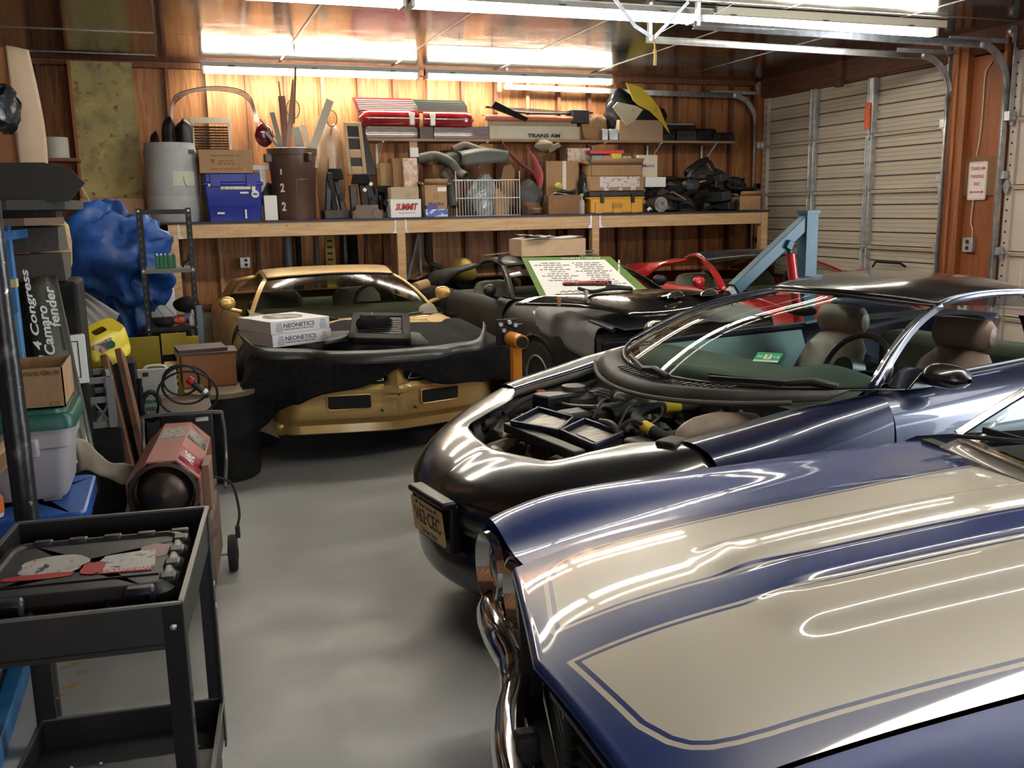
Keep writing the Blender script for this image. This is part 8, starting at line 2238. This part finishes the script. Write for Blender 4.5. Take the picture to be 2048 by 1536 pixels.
# bottom right corner on the same plane
r = P(1299, 583, z=.972) - V((0, 0, CAMZ))
tt_ = (A_ - V((0, 0, CAMZ))).dot(nn) / r.dot(nn)
D_2 = V((0, 0, CAMZ)) + r * tt_
bd = thing('text_board', 'green edged board with an upside down white text sheet on the windshield', 'board', A_)
bil = lambda u, v: (A_.lerp(B_2, u)).lerp(C_.lerp(D_2, u), v) - A_
def bq(u0, u1, v0, v1, h, m_, nm, par=bd):
    c = [bil(u0, v0), bil(u1, v0), bil(u1, v1), bil(u0, v1)]
    return obj(nm, MB().add([p + nn * (h - .004) for p in c] + [p + nn * h for p in c], [(0, 1, 2, 3), (7, 6, 5, 4), (0, 4, 5, 1), (1, 5, 6, 2), (2, 6, 7, 3), (3, 7, 4, 0)]), m_, par)
bq(0, 1, 0, 1, .006, mat('green_board', (.10, .17, .04), .5), 'board')
sheet = bq(.06, .90, .10, 1.0, .010, PAPER, 'sheet')
random.seed(8)
xw = ex.normalized()
yw = nn.cross(xw).normalized()
rm = Matrix((-xw, -yw, nn)).transposed()
for k in range(9): dashes(.30 * random.uniform(.45, 1.05), bd, bil(.28 + .02 * k / 8, .18 + .058 * k) + nn * .0105, rm, INK, .017, k)
for k in range(12): dashes(.33 * random.uniform(.45, 1.05), bd, bil(.66 + .02 * k / 8, .19 + .058 * k) + nn * .0105, rm, INK, .017, 20 + k)
text('24x36in / 61x91cm', .34, bd, bil(.66, .045) + nn * .008, rm, PAPER, height=.02, bold=.01)
rm2 = Matrix((-yw, xw, nn)).transposed()
dashes(.26, bd, bil(.955, .35) + nn * .0065, rm2, PAPER, .02)
obj('signature', MB().tube(cr([bil(.2 + .03 * k, .93 + .015 * (-1) ** k) + nn * .012 for k in range(9)], 4), .003, n=5), INK, bd)
# lettered decal lying on the sheet
c = bil(.50, .75) + nn * .02
dc = thing('lettered_badge', 'black rounded badge with red TRANS AM letters on the text sheet', 'badge', A_ + c)
L_ = .21
obj('plate', MB().add([xw * (L_ * math.cos(q) if abs(math.cos(q)) < .0 else (L_ - .03) * math.copysign(1, math.cos(q)) + .03 * math.cos(q)) + yw * .034 * math.sin(q) - xw * 0 + yw * (-.0) for q in [2 * PI * k / 24 + .001 for k in range(24)]], [tuple(range(24))]), mat('badge_black', (.015, .012, .012), .4), dc, solid=.012)
rm3 = Matrix((xw, yw, nn)).transposed()
text('TRANS AM', .30, dc, nn * .004 + xw * .035, rm3, mat('badge_red', (.55, .02, .02), .4), height=.036, bold=.02)
bird = [(0, -.02), (.012, -.008), (.03, 0), (.034, .018), (.02, .008), (.006, .016), (0, .008), (-.006, .016), (-.02, .008), (-.034, .018), (-.03, 0), (-.012, -.008)]
obj('bird_emblem', MB().prism([(x - .16, y) for x, y in bird], .002, o=nn * .002, ux=xw, uy=yw), mat('badge_red'), dc)
q = cr([bil(.60, .97) + nn * .03, bil(.66, .93) + nn * .05, bil(.74, .96) + nn * .05, bil(.84, .98) + nn * .04], 5)
solo('black_trim', MB().tube([p - q[0] for p in q], .012, n=8), BLACK, 'black curled trim piece resting below the lettered badge', 'trim piece', A_ + q[0])
# carton and papers on the roof of the black coupe, bright strips
c, (w, d, h) = rect(1045, 1172, 478, 512, 8.2, .4)
t, w, d, h = carton((V((c.x, c.y, c.z)), (w, d, h)), 'pale brown carton with papers on the roof of the black coupe', CARDL, -.05, tape=False)
zt = c.z + h
for i, (x0, x1, dz, rz_, m_, lab) in enumerate([(-.30, .22, .004, .12, PAPER, 'white printed sheet lying on the pale carton'), (-.2, .3, .009, -.1, mat('grey_newsprint', (.5, .49, .46), .7, var=[(30, (.15, .15, .15), .58, .63)]), 'grey printed newspaper on the pale carton'), (-.28, -.02, .02, .3, mat('foil_sheet', (.6, .6, .55), .25, metal=.7, bump=(20, .7)), 'crinkled silver foil sheet at the left of the papers')]):
    m = MB().grid([[(x0 + (x1 - x0) * u, -.2 + .36 * v, .01 * math.sin(u * 7 + i) + .008 * i * (1 - u)) for u in [k / 10 for k in range(11)]] for v in [k / 5 for k in range(6)]])
    solo('paper_sheet', crumple(m, .006 + .01 * (i == 2), 10, i), m_, lab, 'paper', (c.x, c.y, zt + dz), rz_, solid=.002)
for i, (xa, ya, xb, yb, z) in enumerate(((965, 511, 1045, 502, 1.285), (1172, 502, 1184, 501, 1.285))):
    a, b = P(xa, ya, z=z), P(xb, yb, z=z)
    solo('bright_strip', MB().bar((0, 0, 0), b - a, .05, .012), mat('bright_trim'), ('long bright metal strip on the black roof left of the pale carton', 'short bright strip end right of the pale carton')[i], 'strip', a)
solo('yellow_cover', crumple(MB().ell((0, 0, 0), (.10, .40, .14), 16, 12), .03, 5), mat('dull_yellow'), 'dull yellow cloth bundle lying on the rear deck of the black coupe', 'cloth', P(925, 540, y=9.95))
solo('tan_pipe', MB().cyl((-.06, 0, 0), (.09, .12, .02), .05, n=16), CARD, 'tan cardboard tube lying between the gold and black coupes', 'tube', P(842, 574, y=9.1))
solo('tube_stand', MB().bb(-.05, .07, -.04, .2, 0, P(842, 574, y=9.1).z - .052), BLACKM, 'dark slim box under the tan cardboard tube', 'box', (P(842, 574, y=9.1).x, 9.1, 0), bevel=.01)
for o in COL.objects:
    if o.parent is None and 'category' in o.keys() and 'kind' not in o.keys(): o['kind'] = 'thing'
